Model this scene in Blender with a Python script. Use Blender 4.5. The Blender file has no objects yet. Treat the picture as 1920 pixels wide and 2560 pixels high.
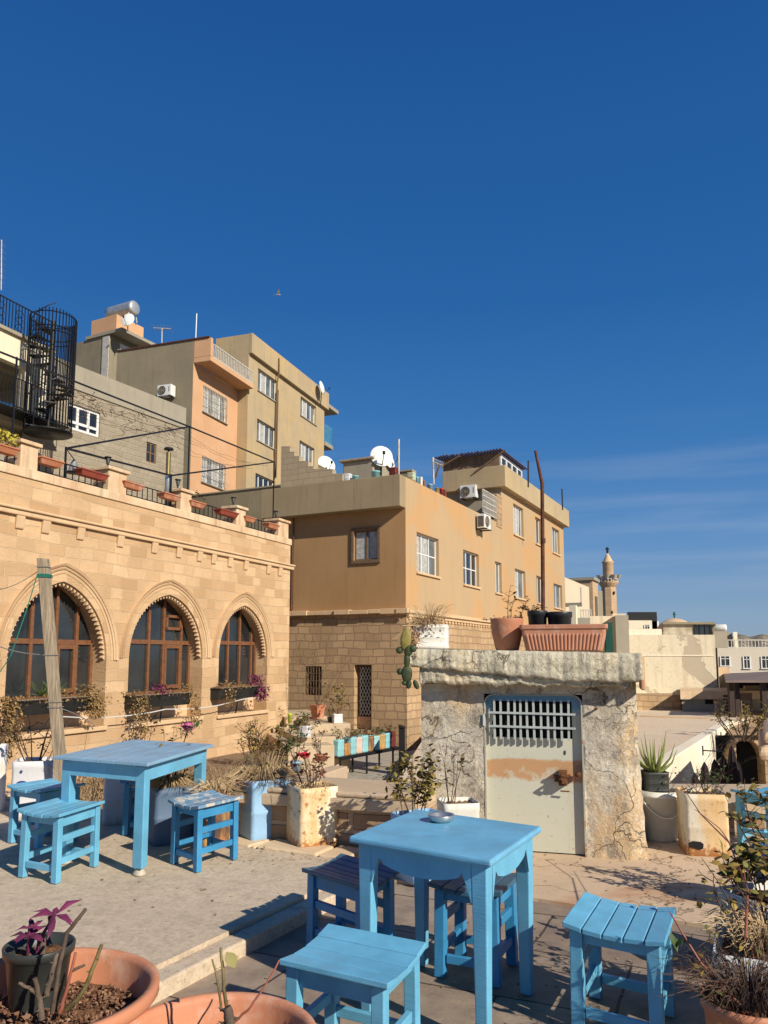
import bpy, bmesh, math, random
from mathutils import Vector, Matrix
from mathutils.geometry import tessellate_polygon
import mathutils.noise as mnoise
random.seed(7)
S = bpy.context.scene
COL = S.collection
R_ = math.radians

# ---------------------------------------------------------------- camera
F = 1950.0            # focal length in photo pixels (photo 1920 x 2560)
CX, CY = 960.0, 1411.0
PITCH = math.atan(0.12)
EYE = Vector((0, 0, 1.55))
cd = bpy.data.cameras.new('camera'); cam = bpy.data.objects.new('camera', cd); COL.objects.link(cam)
cam.location = EYE; cam.rotation_euler = (math.pi/2 + PITCH, 0, 0)
cd.sensor_fit = 'AUTO'; cd.sensor_width = 36; cd.lens = 36*F/2560; cd.shift_y = (CY-1280)/2560
cd.clip_start = 0.05; cd.clip_end = 6000
S.camera = cam
S.render.resolution_x, S.render.resolution_y = 768, 1024

# ---------------------------------------------------------------- light
SUN_AZ, SUN_EL = R_(136.5), R_(31)
sv = Vector((math.sin(SUN_AZ)*math.cos(SUN_EL), math.cos(SUN_AZ)*math.cos(SUN_EL), math.sin(SUN_EL)))
sl = bpy.data.lights.new('sun', 'SUN'); sl.energy = 5.0; sl.angle = R_(0.5); sl.color = (1.0, .91, .77)
so = bpy.data.objects.new('sun', sl); COL.objects.link(so); so.rotation_euler = sv.to_track_quat('Z', 'Y').to_euler()
W = bpy.data.worlds.new('World'); S.world = W; W.use_nodes = True
wt = W.node_tree; wn = wt.nodes; bg = wn['Background']
sky = wn.new('ShaderNodeTexSky'); sky.sky_type = 'NISHITA'; sky.sun_disc = False
sky.sun_elevation = SUN_EL; sky.sun_rotation = SUN_AZ; sky.altitude = 900; sky.air_density = 1.0; sky.dust_density = .6; sky.ozone_density = 3.0
hs = wn.new('ShaderNodeHueSaturation'); hs.inputs['Saturation'].default_value = 1.15; hs.inputs['Value'].default_value = 1.0
hs.inputs['Hue'].default_value = .50
wt.links.new(sky.outputs[0], hs.inputs['Color'])
# thin high cloud wisps low over the horizon (a function of the view direction on the sky itself)
tc = wn.new('ShaderNodeTexCoord'); mp = wn.new('ShaderNodeMapping'); mp.inputs['Scale'].default_value = (2.0, 2.0, 26)
mp.inputs['Rotation'].default_value = (0, R_(8), 0)
ns = wn.new('ShaderNodeTexNoise'); ns.inputs['Scale'].default_value = 1.6; ns.inputs['Detail'].default_value = 5; ns.inputs['Roughness'].default_value = .5
cr = wn.new('ShaderNodeValToRGB'); cr.color_ramp.elements[0].position = .46; cr.color_ramp.elements[1].position = .8
sx = wn.new('ShaderNodeSeparateXYZ'); band = wn.new('ShaderNodeValToRGB')
e = band.color_ramp.elements; e[0].position = .03; e[0].color = (0, 0, 0, 1); e[1].position = .10; e[1].color = (1, 1, 1, 1)
e2 = e.new(.20); e2.color = (.8, .8, .8, 1); e3 = e.new(.30); e3.color = (0, 0, 0, 1)
mul = wn.new('ShaderNodeMath'); mul.operation = 'MULTIPLY'; mul2 = wn.new('ShaderNodeMath'); mul2.operation = 'MULTIPLY'; mul2.inputs[1].default_value = .32
mx = wn.new('ShaderNodeMix'); mx.data_type = 'RGBA'; mx.inputs['B'].default_value = (3.6, 4.3, 5.4, 1)
L = wt.links.new
L(tc.outputs['Generated'], mp.inputs[0]); L(mp.outputs[0], ns.inputs['Vector']); L(ns.outputs[0], cr.inputs[0])
L(tc.outputs['Generated'], sx.inputs[0]); L(sx.outputs[2], band.inputs[0]); L(cr.outputs[0], mul.inputs[0]); L(band.outputs[0], mul.inputs[1])
L(mul.outputs[0], mul2.inputs[0]); L(mul2.outputs[0], mx.inputs['Factor'])
gr = wn.new('ShaderNodeValToRGB'); ge = gr.color_ramp.elements      # clear winter sky: deep blue overhead, paler and greyer low down
SK = [(0.0, (.26, .36, .48)), (.06, (.21, .34, .53)), (.14, (.115, .275, .55)), (.26, (.040, .185, .48)), (.42, (.017, .128, .40)), (.7, (.009, .088, .32)), (1., (.006, .075, .28))]
for i_, (p_, c_) in enumerate(SK):
    el_ = ge[i_] if i_ < 2 else ge.new(p_); el_.position = p_; el_.color = (c_[0], c_[1], c_[2], 1)
sc_ = wn.new('ShaderNodeVectorMath'); sc_.operation = 'SCALE'; sc_.inputs['Scale'].default_value = 8.1; L(gr.outputs[0], sc_.inputs[0]); L(sx.outputs[2], gr.inputs[0])
mg = wn.new('ShaderNodeMix'); mg.data_type = 'RGBA'; mg.inputs['Factor'].default_value = .88; L(hs.outputs[0], mg.inputs['A']); L(sc_.outputs[0], mg.inputs['B']); L(mg.outputs['Result'], mx.inputs['A']); L(mx.outputs['Result'], bg.inputs[0])
bg.inputs[1].default_value = 0.10
S.view_settings.view_transform = 'Standard'; S.view_settings.look = 'None'; S.view_settings.exposure = 0.24; S.view_settings.gamma = 1
S.render.engine = 'CYCLES'; S.cycles.max_bounces = 5; S.cycles.diffuse_bounces = 3; S.cycles.glossy_bounces = 3; S.cycles.transparent_max_bounces = 6

# ---------------------------------------------------------------- layout maths: photo pixel -> ray -> point on a real plane
CROPS = {1:(0,720,3.456),2:(440,780,3.77),3:(680,1060,3.77),4:(1000,1060,3.607),5:(1400,1320,3.19),6:(0,1340,3.456),7:(300,1440,3.606),
 8:(680,1640,3.77),9:(960,1480,2.44),10:(0,1800,2.592),11:(0,2200,2.074),12:(640,2000,2.183),13:(1340,2100,2.86),14:(1540,1800,4.253),
 15:(1400,1340,6.381),16:(1640,1540,5.925),17:(840,1100,5.53),18:(0,1840,5.53),19:(520,1800,6.504),20:(1600,1900,5.184),21:(0,760,5.267)}
def q(n, x, y): a, b, s = CROPS[n]; return (a+x/s, b+y/s)
def ray(u, v):
    a, b = (u-CX)/F, (CY-v)/F; c, s = math.cos(PITCH), math.sin(PITCH)
    return Vector((a, c-b*s, s+b*c))
def onz(p, z): d = ray(*p); t = (z-EYE.z)/d.z; return EYE+d*t
def ony(p, y): d = ray(*p); return EYE+d*(y/d.y)
class Fr:
    """a building's own frame: origin at a corner, local x runs along its right-hand face, local y along its left-hand face"""
    def __init__(s, u, D, vpu, v=1645, z=0):
        p = ony((u, v), D); s.C = Vector((p.x, p.y, z)); d = ray(vpu, 1645); d.z = 0; s.r = d.normalized()
        s.l = Vector((-s.r.y, s.r.x, 0)); s.rot = math.atan2(s.r.y, s.r.x)
    def loc(s, w): w = w-s.C; return Vector((w.dot(s.r), w.dot(s.l), w.z))
    def _pl(s, p, n, k):
        d = ray(*p); t = (k-(EYE-s.C).dot(n))/d.dot(n); return s.loc(EYE+d*t)
    def R(s, p, y=0): w = s._pl(p, s.l, y); return (w.x, w.z)
    def Lf(s, p, x=0): w = s._pl(p, s.r, x); return (w.y, w.z)
    def T(s, p, z): w = s.loc(onz(p, z+s.C.z)); return (w.x, w.y)
    def world(s, x, y, z): return s.C+s.r*x+s.l*y+Vector((0, 0, z))

# ---------------------------------------------------------------- mesh builder
class M:
    def __init__(s): s.v = []; s.f = []; s.sm = []
    def add(s, vs, fs, smooth=False):
        o = len(s.v); s.v += [tuple(v) for v in vs]; s.f += [tuple(i+o for i in f) for f in fs]; s.sm += [smooth]*len(fs); return s
    def box(s, x0, x1, y0, y1, z0, z1):
        vs = [(x, y, z) for x in (x0, x1) for y in (y0, y1) for z in (z0, z1)]
        return s.add(vs, [(0,1,3,2),(4,6,7,5),(0,4,5,1),(2,3,7,6),(0,2,6,4),(1,5,7,3)])
    def mbox(s, fm, a0, a1, d0, d1, z0, z1):
        vs = [fm(a, d, z) for a in (a0, a1) for d in (d0, d1) for z in (z0, z1)]
        return s.add(vs, [(0,1,3,2),(4,6,7,5),(0,4,5,1),(2,3,7,6),(0,2,6,4),(1,5,7,3)])
    def hexa(s, b, t):      # bottom quad, top quad
        return s.add(list(b)+list(t), [(3,2,1,0),(4,5,6,7),(0,1,5,4),(1,2,6,5),(2,3,7,6),(3,0,4,7)])
    def bar(s, p, r, w, h=None):   # square bar from p to r
        h = h or w; p, r = Vector(p), Vector(r); d = (r-p).normalized()
        a = d.cross(Vector((0, 0, 1))); a = a.normalized() if a.length > 1e-4 else Vector((1, 0, 0)); b = a.cross(d)
        a = a*w/2; b = b*h/2
        return s.hexa([p-a-b, p+a-b, p+a+b, p-a+b], [r-a-b, r+a-b, r+a+b, r-a+b])
    def tube(s, pts, r, n=6, cap=True):
        pts = [Vector(p) for p in pts]; rs = r if isinstance(r, (list, tuple)) else [r]*len(pts); vs = []; fs = []; a = None
        for i, p in enumerate(pts):
            d = (pts[min(i+1, len(pts)-1)]-pts[max(i-1, 0)])
            d = d.normalized() if d.length > 1e-7 else Vector((0, 0, 1))
            if a is None: a = d.cross(Vector((.13, .31, .94)))
            else: a = a-d*a.dot(d)
            a = a.normalized() if a.length > 1e-5 else Vector((1, 0, 0)); b = d.cross(a)
            for k in range(n):
                t = 2*math.pi*k/n; vs.append(p+(a*math.cos(t)+b*math.sin(t))*rs[i])
        for i in range(len(pts)-1):
            for k in range(n):
                fs.append((i*n+k, i*n+(k+1) % n, (i+1)*n+(k+1) % n, (i+1)*n+k))
        s.add(vs, fs, n > 4)
        if cap:
            s.add(vs[:n], [tuple(range(n))[::-1]]); s.add(vs[-n:], [tuple(range(n))])
        return s
    def lathe(s, prof, n=28, c=(0, 0, 0), sx=1, sy=1, smooth=True):
        vs = []; fs = []
        for (r, z) in prof:
            for k in range(n):
                t = 2*math.pi*k/n; vs.append((c[0]+r*math.cos(t)*sx, c[1]+r*math.sin(t)*sy, c[2]+z))
        for i in range(len(prof)-1):
            for k in range(n):
                fs.append((i*n+k, i*n+(k+1) % n, (i+1)*n+(k+1) % n, (i+1)*n+k))
        return s.add(vs, fs, smooth)
    def prism(s, poly, fm, d0, d1):
        n = len(poly); vs = [fm(a, d0, z) for a, z in poly]+[fm(a, d1, z) for a, z in poly]
        tr = tessellate_polygon([[Vector((a, z, 0)) for a, z in poly]])
        fs = [tuple(t) for t in tr]+[tuple(i+n for i in t[::-1]) for t in tr]+[(i, (i+1) % n, (i+1) % n+n, i+n) for i in range(n)]
        return s.add(vs, fs)
    def holed(s, outer, holes, fm, d=0, depth=.2):
        loops = [[Vector((a, z, 0)) for a, z in outer]]+[[Vector((a, z, 0)) for a, z in h] for h in holes]
        tr = tessellate_polygon(loops); allp = [p for lp in loops for p in lp]
        s.add([fm(p.x, d, p.y) for p in allp], [tuple(t) for t in tr])
        for h in holes:
            n = len(h); vs = [fm(a, d, z) for a, z in h]+[fm(a, d-depth, z) for a, z in h]
            s.add(vs, [(i, (i+1) % n, (i+1) % n+n, i+n) for i in range(n)])
        return s
    def quad(s, *p): return s.add(p, [tuple(range(len(p)))])
    def build(s, name, mat, parent=None, bevel=0, loc=None, recalc=True, merge=False):
        me = bpy.data.meshes.new(name); me.from_pydata(s.v, [], s.f); me.update()
        me.polygons.foreach_set('use_smooth', s.sm)
        if recalc:
            bm = bmesh.new(); bm.from_mesh(me)
            if merge: bmesh.ops.remove_doubles(bm, verts=bm.verts, dist=1e-5)
            bmesh.ops.recalc_face_normals(bm, faces=bm.faces); bm.to_mesh(me); bm.free()
        me.materials.append(mat)
        o = bpy.data.objects.new(name, me); COL.objects.link(o)
        if parent: o.parent = parent
        if loc: o.location = loc
        if bevel:
            b = o.modifiers.new('b', 'BEVEL'); b.width = bevel; b.segments = 2; b.limit_method = 'ANGLE'; b.angle_limit = R_(40)
        return o
def tag(o, label=None, cat=None, group=None, kind=None):
    if label: o['label'] = label
    if cat: o['category'] = cat
    if group: o['group'] = group
    if kind: o['kind'] = kind
    return o
def thing(name, label, cat, loc=(0, 0, 0), rz=0, group=None):
    o = bpy.data.objects.new(name, None); COL.objects.link(o); o.location = loc; o.rotation_euler = (0, 0, rz); o.empty_display_size = .2
    return tag(o, label, cat, group)
def kids(o): return [c for c in bpy.data.objects if c.parent == o]
def copy_tree(o, parent=None):
    c = o.copy(); COL.objects.link(c)
    if parent: c.parent = parent
    for ch in kids(o):
        if ch is not c and ch.name in bpy.data.objects: copy_tree(ch, c)
    return c
def fR(y=0): return lambda a, d, z: (a, y-d, z)      # right-hand face of a frame; d = outwards
def fL(x=0): return lambda a, d, z: (x-d, a, z)      # left-hand face
def lerp(a, b, t): return a+(b-a)*t
def U(a, b): return random.uniform(a, b)

# ---------------------------------------------------------------- materials
class NT:
    def __init__(s, name):
        s.m = bpy.data.materials.new(name); s.m.use_nodes = True; s.t = s.m.node_tree; s.b = s.t.nodes['Principled BSDF']; s._c = {}
    def n(s, ty, props=None, **inp):
        k = s.t.nodes.new('ShaderNode'+ty)
        for a, b in (props or {}).items(): setattr(k, a, b)
        for a, b in inp.items(): s.set(k, a, b)
        return k
    def set(s, k, a, b):
        key = a.replace('_', ' ')
        i = k.inputs[int(a[1:])] if (a[0] == 'i' and a[1:].isdigit()) else k.inputs[key]
        if isinstance(b, bpy.types.NodeSocket): s.t.links.new(b, i)
        elif isinstance(b, bpy.types.Node): s.t.links.new(b.outputs[0], i)
        else:
            if i.type == 'RGBA' and len(b) == 3: b = (*b, 1)
            i.default_value = b
    def obj(s):
        if 'o' not in s._c: s._c['o'] = s.n('TexCoord').outputs['Object']
        return s._c['o']
    def map(s, sc=(1, 1, 1), loc=(0, 0, 0), rot=(0, 0, 0), v=None): return s.n('Mapping', i0=v or s.obj(), Scale=sc, Location=loc, Rotation=rot).outputs[0]
    def noise(s, scale, detail=4, rough=.55, v=None, dist=0): return s.n('TexNoise', Vector=v or s.obj(), Scale=scale, Detail=detail, Roughness=rough, Distortion=dist).outputs[0]
    def ramp(s, fac, stops):
        k = s.n('ValToRGB', i0=fac); el = k.color_ramp.elements
        while len(el) > 1: el.remove(el[-1])
        el[0].position = stops[0][0]; c = stops[0][1]; el[0].color = (*c, 1) if isinstance(c, tuple) else (c, c, c, 1)
        for p, c in stops[1:]:
            e = el.new(p); e.color = (*c, 1) if isinstance(c, tuple) else (c, c, c, 1)
        return k.outputs[0]
    def mix(s, f, a, b, blend='MIX'):
        k = s.n('Mix', {'data_type': 'RGBA', 'blend_type': blend})
        s.set(k, 'i0', f)
        for i, x in ((6, a), (7, b)):
            if isinstance(x, bpy.types.NodeSocket): s.t.links.new(x, k.inputs[i])
            else: k.inputs[i].default_value = (*x, 1) if len(x) == 3 else x
        return k.outputs[2]
    def math(s, op, a, b=0): return s.n('Math', {'operation': op}, i0=a, i1=b).outputs[0]
    def bump(s, h, strength=.4, dist=.02, nrm=None):
        k = s.n('Bump', Height=h, Strength=strength, Distance=dist)
        if nrm: s.set(k, 'Normal', nrm)
        s.t.links.new(k.outputs[0], s.b.inputs['Normal']); return k.outputs[0]
    def out(s, col=None, rough=None, metal=None, spec=None):
        if col is not None: s.set(s.b, 'Base_Color', col)
        if rough is not None: s.set(s.b, 'Roughness', rough)
        if metal is not None: s.set(s.b, 'Metallic', metal)
        if spec is not None: s.set(s.b, 'Specular_IOR_Level', spec)
        return s.m
def simple(name, c, rough=.6, metal=0, var=.15, scale=8, bump=0, c2=None):
    t = NT(name); d = c2 or tuple(x*(1-2*var) for x in c)
    n = t.noise(scale, 5, .6); col = t.mix(t.ramp(n, [(.3, 0.), (.7, 1.)]), d, c)
    if bump: t.bump(t.noise(scale*4, 4), bump, .01)
    return t.out(col, rough, metal, .4)
def terramat(name, c):
    t = NT(name); n = t.noise(4, 5, .6); col = t.mix(n, tuple(x*.85 for x in c), tuple(min(1, x*1.12) for x in c))
    bl = t.noise(6, 7, .72, t.map(loc=(3, 1, 4))); col = t.mix(t.ramp(bl, [(.52, 0.), (.68, .45)]), col, (.66, .50, .40)); dk = t.noise(5, 6, .7, t.map((1, 1, .5), (9, 2, 0))); col = t.mix(t.ramp(dk, [(.58, 0.), (.72, .5)]), col, tuple(x*.45 for x in c))
    t.bump(t.noise(40, 4, .7), .12, .004); return t.out(col, .6, 0, .3)
def leafmat(name, cols, rough=.6):
    t = NT(name); g = t.n('NewGeometry').outputs['Random Per Island']
    n = len(cols); col = t.ramp(g, [(i/max(1, n-1)*.98, c) for i, c in enumerate(cols)])
    t.out(col, rough, 0, .3); t.b.inputs['Transmission Weight'].default_value = 0; return t.m
def planar(t):     # wall coordinates: run along the wall, height
    s = t.n('SeparateXYZ', i0=t.obj()); a = t.math('ADD', s.outputs[0], s.outputs[1])
    return t.n('CombineXYZ', i0=a, i1=s.outputs[2]).outputs[0]
def masonry(name, c1, c2, mortar, bw=.5, rh=.24, ms=.012, bump=.5, stain=None, rough=.9, dist=.02, off=.5):
    t = NT(name); p = planar(t)
    wob = t.n('TexNoise', Vector=p, Scale=1.3, Detail=2).outputs['Color']
    pv = t.n('VectorMath', {'operation': 'MULTIPLY_ADD'}, i0=wob, i1=(dist*6, dist*3, 0), i2=p).outputs[0]
    b = t.n('TexBrick', {'offset': off, 'squash': .75, 'squash_frequency': 3}, Vector=pv, Scale=1, Color1=(0, 0, 0), Color2=(1, 1, 1), Mortar=(.5, .5, .5), Brick_Width=bw, Row_Height=rh, Mortar_Size=ms, Mortar_Smooth=.3, Bias=0)
    base = t.mix(b.outputs['Color'], c1, c2)
    n = t.noise(1.1, 6, .65, p); base = t.mix(t.ramp(n, [(.35, 0.), (.75, .55)]), base, stain or tuple(x*.72 for x in c1))
    n2 = t.noise(22, 6, .7, p); base = t.mix(t.ramp(n2, [(.3, .35), (.65, 0.)]), base, tuple(x*.6 for x in c1))
    col = t.mix(t.math('MULTIPLY', b.outputs['Fac'], .75), base, mortar)
    h = t.math('SUBTRACT', t.math('MULTIPLY', n2, .6), b.outputs['Fac'])
    t.bump(h, bump, .03); return t.out(col, rough, 0, .2)
def plaster(name, c1, c2, stain, scale=.8, streak=.3, bump=.25, patch=None, pthr=.55, rough=.9, soft=.06):
    t = NT(name); p = planar(t)
    n = t.noise(scale, 6, .6, p); col = t.mix(t.ramp(n, [(.35, 0.), (.68, 1.)]), c1, c2)
    if patch:
        n3 = t.noise(scale*.9, 5, .55, t.map((1, 1.3, 1), (7, 3, 1), v=p), .6)
        col = t.mix(t.ramp(n3, [(pthr-soft, 0.), (pthr+soft, .9)]), col, patch)
    st = t.noise(1, 5, .6, t.map((6, .35, 1), v=p)); col = t.mix(t.ramp(st, [(.52, 0.), (.78, streak)]), col, stain)
    n2 = t.noise(30, 5, .7, p); col = t.mix(t.ramp(n2, [(.3, .22), (.6, 0.)]), col, stain)
    t.bump(t.math('ADD', t.math('MULTIPLY', n2, .5), n), bump, .03); return t.out(col, rough, 0, .2)
def rusty(name, base, amt=.5, seed=0, streak=True, base2=None):
    t = NT(name); o = t.map(loc=(seed*3.1, seed*1.7, seed))
    n = t.noise(9, 7, .68, o, .4); s = t.noise(6, 5, .6, t.map((1, 1, .16), (seed, seed*2, 0)))
    b2 = base2 or tuple(x*.82 for x in base)
    col = t.mix(t.noise(5, 4, .5, o), base, b2)
    n3 = t.noise(30, 5, .7, o); nz = t.math('MULTIPLY', t.n('MapRange', i0=t.n('SeparateXYZ', i0=t.obj()).outputs[2], i1=.14, i2=.0, i3=0., i4=1.).outputs[0], .16)
    if streak: col = t.mix(t.ramp(t.math('ADD', s, t.math('MULTIPLY', nz, .6)), [(amt+.0, 0.), (amt+.09, .5), (amt+.22, .85)]), col, (.60, .34, .09))
    sp_ = t.math('ADD', nz, t.math('ADD', t.math('MULTIPLY', n3, .5), t.math('MULTIPLY', n, .5))); col = t.mix(t.ramp(sp_, [(amt+.12, 0.), (amt+.17, .9)]), col, (.36, .14, .035))
    n4 = t.noise(60, 4, .7, o); col = t.mix(t.ramp(n4, [(.64, 0.), (.69, .8)]), col, (.20, .09, .04))
    t.bump(t.math('ADD', n, t.math('MULTIPLY', t.noise(18, 4, .6, o), .6)), .35, .01)
    return t.out(col, .55, 0, .35)
def woodpaint(name, c, wear=.72, wearcol=(.42, .33, .24), grain=(3, 3, 40), dk=.78):
    t = NT(name); g = t.noise(4, 6, .65, t.map(grain)); o = t.noise(7, 5, .6)
    col = t.mix(t.ramp(o, [(.3, 0.), (.7, 1.)]), tuple(x*dk for x in c), c)
    col = t.mix(t.ramp(g, [(.3, .35), (.5, 0.)]), col, tuple(x*.7 for x in c))
    w = t.noise(14, 7, .75, t.map((1, 1, .6))); col = t.mix(t.ramp(w, [(wear, 0.), (wear+.04, 1.)]), col, wearcol)
    bv = t.n('Bevel', {'samples': 4}, Radius=.006).outputs[0]; dt = t.n('VectorMath', {'operation': 'DOT_PRODUCT'}, i0=bv, i1=t.n('NewGeometry').outputs['Normal']).outputs['Value']
    ed = t.math('MULTIPLY', t.ramp(dt, [(.80, 1.), (.97, 0.)]), t.ramp(t.noise(16, 6, .75), [(.50, 0.), (.56, 1.)])); col = t.mix(t.math('MULTIPLY', ed, .85), col, wearcol)
    lt = t.noise(2.3, 4, .6, t.map((1, 1, 1), (5, 2, 1))); col = t.mix(t.ramp(lt, [(.42, 0.), (.7, .35)]), col, tuple(min(1, x*1.35+.03) for x in c))
    t.bump(t.math('SUBTRACT', t.math('ADD', g, t.math('MULTIPLY', w, .5)), ed), .3, .006); return t.out(col, t.ramp(o, [(.3, .36), (.7, .55)]), 0, .4)
# ---------------------------------------------------------------- palette
m_ashlar = masonry('ashlar_stone', (.72, .50, .29), (.48, .30, .155), (.64, .46, .275), .46, .23, .009, .9, (.36, .23, .12), dist=.04)
m_rubble = masonry('rubble_stone', (.56, .39, .22), (.40, .27, .15), (.30, .20, .12), .42, .24, .018, 1.0, (.26, .17, .10), dist=.05)
m_trim = plaster('carved_stone', (.66, .47, .28), (.58, .395, .23), (.33, .22, .13), 2, .3)
m_parapet = plaster('weathered_stone', (.58, .39, .23), (.72, .57, .38), (.30, .19, .11), 1.6, .75, .6)
m_ochre = plaster('ochre_render', (.37, .215, .095), (.42, .255, .125), (.21, .125, .06), .5, .3, .1)
m_ochre2 = plaster('patchy_render', (.43, .31, .18), (.47, .33, .185), (.30, .22, .14), .5, .4, .2, patch=(.51, .30, .135), pthr=.505, soft=.07)
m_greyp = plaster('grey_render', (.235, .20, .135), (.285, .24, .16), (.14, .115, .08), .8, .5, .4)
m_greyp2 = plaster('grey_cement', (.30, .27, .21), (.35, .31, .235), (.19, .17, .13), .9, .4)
m_beige = plaster('beige_render', (.40, .31, .19), (.47, .365, .21), (.26, .20, .13), .6, .55, .3, patch=(.50, .36, .17), pthr=.60, soft=.1)
m_pink = plaster('peach_render', (.62, .37, .205), (.55, .32, .175), (.40, .25, .15), .6, .3, .15)
m_cream = plaster('cream_render', (.78, .70, .52), (.72, .64, .47), (.5, .42, .3), .5, .15)
m_rough = masonry('old_block_wall', (.40, .34, .25), (.30, .25, .175), (.36, .31, .225), .45, .22, .03, 1.0, (.25, .21, .15), dist=.05)
m_block = masonry('hollow_block', (.46, .37, .25), (.40, .32, .21), (.27, .21, .14), .42, .2, .012, .5)
m_frame = simple('white_window_frame', (.72, .72, .69), .4, 0, .05, 3)
m_brown = simple('brown_window_wood', (.22, .095, .042), .5, 0, .2, 12, .1)
m_oldwood = simple('old_bare_wood', (.20, .125, .07), .8, 0, .25, 14, .3)
m_iron = simple('black_iron', (.018, .018, .02), .5, .3, .2, 9)
m_rustiron = simple('rusty_iron', (.14, .05, .03), .8, .2, .3, 7, .2)
m_whiteiron = simple('grey_painted_iron', (.62, .58, .50), .6, 0, .2, 9)
m_dish = simple('white_enamel', (.78, .78, .74), .45, 0, .05, 3)
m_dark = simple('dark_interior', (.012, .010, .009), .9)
m_terra = terramat('terracotta_plastic', (.44, .17, .085))
m_terra2 = simple('red_plastic', (.31, .065, .04), .5, 0, .15, 6)
m_green = simple('green_sheet', (.02, .13, .09), .5, 0, .15, 5)
m_curtain = simple('net_curtain', (.50, .50, .47), .9, 0, .25, 9)
m_straw = leafmat('dry_grass', [(.50, .36, .19), (.38, .26, .13), (.60, .45, .26), (.27, .17, .09)], .8)
m_twig = simple('brown_twig', (.12, .07, .045), .85, 0, .3, 20)
m_leafdry = leafmat('withered_leaf', [(.10, .055, .03), (.16, .09, .03), (.07, .05, .02), (.20, .13, .04)])
m_leafmix = leafmat('autumn_leaf', [(.10, .12, .02), (.26, .20, .04), (.14, .075, .02), (.36, .26, .05), (.07, .09, .02), (.20, .10, .03)])
m_leafgreen = leafmat('green_leaf', [(.05, .09, .02), (.08, .13, .03), (.03, .06, .015), (.14, .17, .05)])
m_leafpurple = leafmat('purple_leaf', [(.13, .02, .06), (.20, .035, .10), (.09, .02, .05)], .45)
m_leafyellow = leafmat('yellow_leaf', [(.45, .36, .03), (.30, .27, .03), (.55, .42, .05)])
def glassmat(name, c, rough=.06, bumps=.0):
    t = NT(name); n = t.noise(1.3, 3, .5); col = t.mix(t.ramp(n, [(.35, 0.), (.65, 1.)]), tuple(x*.45 for x in c), c)
    t.out(col, rough, 0, .8); t.bump(t.noise(2.5, 2), .05, .02); return t.m
m_glass = glassmat('dark_window_glass', (.030, .034, .036))
m_glass2 = glassmat('pale_window_glass', (.17, .19, .19), .15)

# ---------------------------------------------------------------- ground and terraces
def gmat(name, c1, c2, sp, scale=1.5, cracks=True, bump=.3, stain=None, spk=1.0):
    t = NT(name); n = t.noise(scale, 6, .6); col = t.mix(t.ramp(n, [(.3, 0.), (.7, 1.)]), c1, c2)
    n2 = t.noise(60, 5, .75); col = t.mix(t.ramp(n2, [(.6, 0.), (.66, .75)]), col, sp)
    n5 = t.noise(9, 5, .6); col = t.mix(t.ramp(n5, [(.45, 0.), (.75, .5*spk)]), col, tuple(x*.6 for x in c1))
    n7 = t.noise(33, 4, .8); col = t.mix(t.ramp(n7, [(.32, .55*spk), (.5, 0.)]), col, tuple(x*.45 for x in c1)); col = t.mix(t.ramp(n7, [(.58, 0.), (.72, .5*spk)]), col, tuple(min(1, x*1.3) for x in c2))
    if stain:
        n6 = t.noise(.9, 4, .6, t.map((1, 2.5, 1), (2, 1, 0))); col = t.mix(t.ramp(n6, [(.56, 0.), (.66, .8)]), col, stain)
    h = t.math('ADD', t.math('MULTIPLY', n2, .5), n5)
    if cracks:
        v = t.n('TexVoronoi', {'feature': 'DISTANCE_TO_EDGE'}, Vector=t.n('VectorMath', {'operation': 'ADD'}, i0=t.obj(), i1=t.n('TexNoise', Vector=t.obj(), Scale=3, Detail=5).outputs['Color']).outputs[0], Scale=.8).outputs['Distance']
        ck = t.ramp(v, [(0., 1.), (.006, 1.), (.012, 0.)]); col = t.mix(t.math('MULTIPLY', ck, .6), col, tuple(x*.25 for x in c1))
        h = t.math('SUBTRACT', h, ck)
    t.bump(h, bump, .01); return t.out(col, .85, 0, .25)
m_conc = gmat('terrace_concrete', (.52, .415, .295), (.63, .51, .37), (.10, .08, .06), 1.0, False)
m_pad = gmat('smooth_cement', (.53, .385, .255), (.61, .455, .31), (.32, .22, .14), 1.2, True, .15, stain=(.45, .25, .14), spk=.35)
m_roofc = gmat('flat_roof_cement', (.64, .51, .36), (.70, .57, .41), (.38, .29, .21), .5, False, .15)
m_yard = gmat('yard_cement', (.36, .32, .26), (.42, .375, .30), (.2, .16, .12), .7, True)
m_earth = gmat('bare_earth', (.20, .13, .08), (.27, .185, .115), (.10, .06, .04), 2, False, .8)
m_plain = gmat('far_plain', (.30, .25, .17), (.36, .30, .21), (.15, .13, .07), .02, False, .3)
def slabmat():
    t = NT('paving_slabs'); p = t.map((1, 1, 1), (0, 0, 0), (0, 0, R_(24)))
    wob = t.n('TexNoise', Vector=p, Scale=2, Detail=3).outputs['Color']
    pv = t.n('VectorMath', {'operation': 'MULTIPLY_ADD'}, i0=wob, i1=(.05, .05, 0), i2=p).outputs[0]
    b = t.n('TexBrick', Vector=pv, Scale=1, Color1=(0, 0, 0), Color2=(1, 1, 1), Mortar=(.5, .5, .5), Brick_Width=1.05, Row_Height=.62, Mortar_Size=.008, Mortar_Smooth=.2)
    col = t.mix(b.outputs['Color'], (.27, .20, .145), (.35, .27, .195)); n = t.noise(5, 6, .65)
    col = t.mix(t.ramp(n, [(.4, 0.), (.7, .7)]), col, (.14, .105, .085)); n2 = t.noise(70, 4, .7); col = t.mix(t.ramp(n2, [(.6, 0.), (.68, .6)]), col, (.36, .30, .24))
    col = t.mix(b.outputs['Fac'], col, (.07, .05, .04)); t.bump(t.math('SUBTRACT', t.math('ADD', n, t.math('MULTIPLY', n2, .3)), b.outputs['Fac']), .5, .015)
    return t.out(col, .7, 0, .35)
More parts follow.
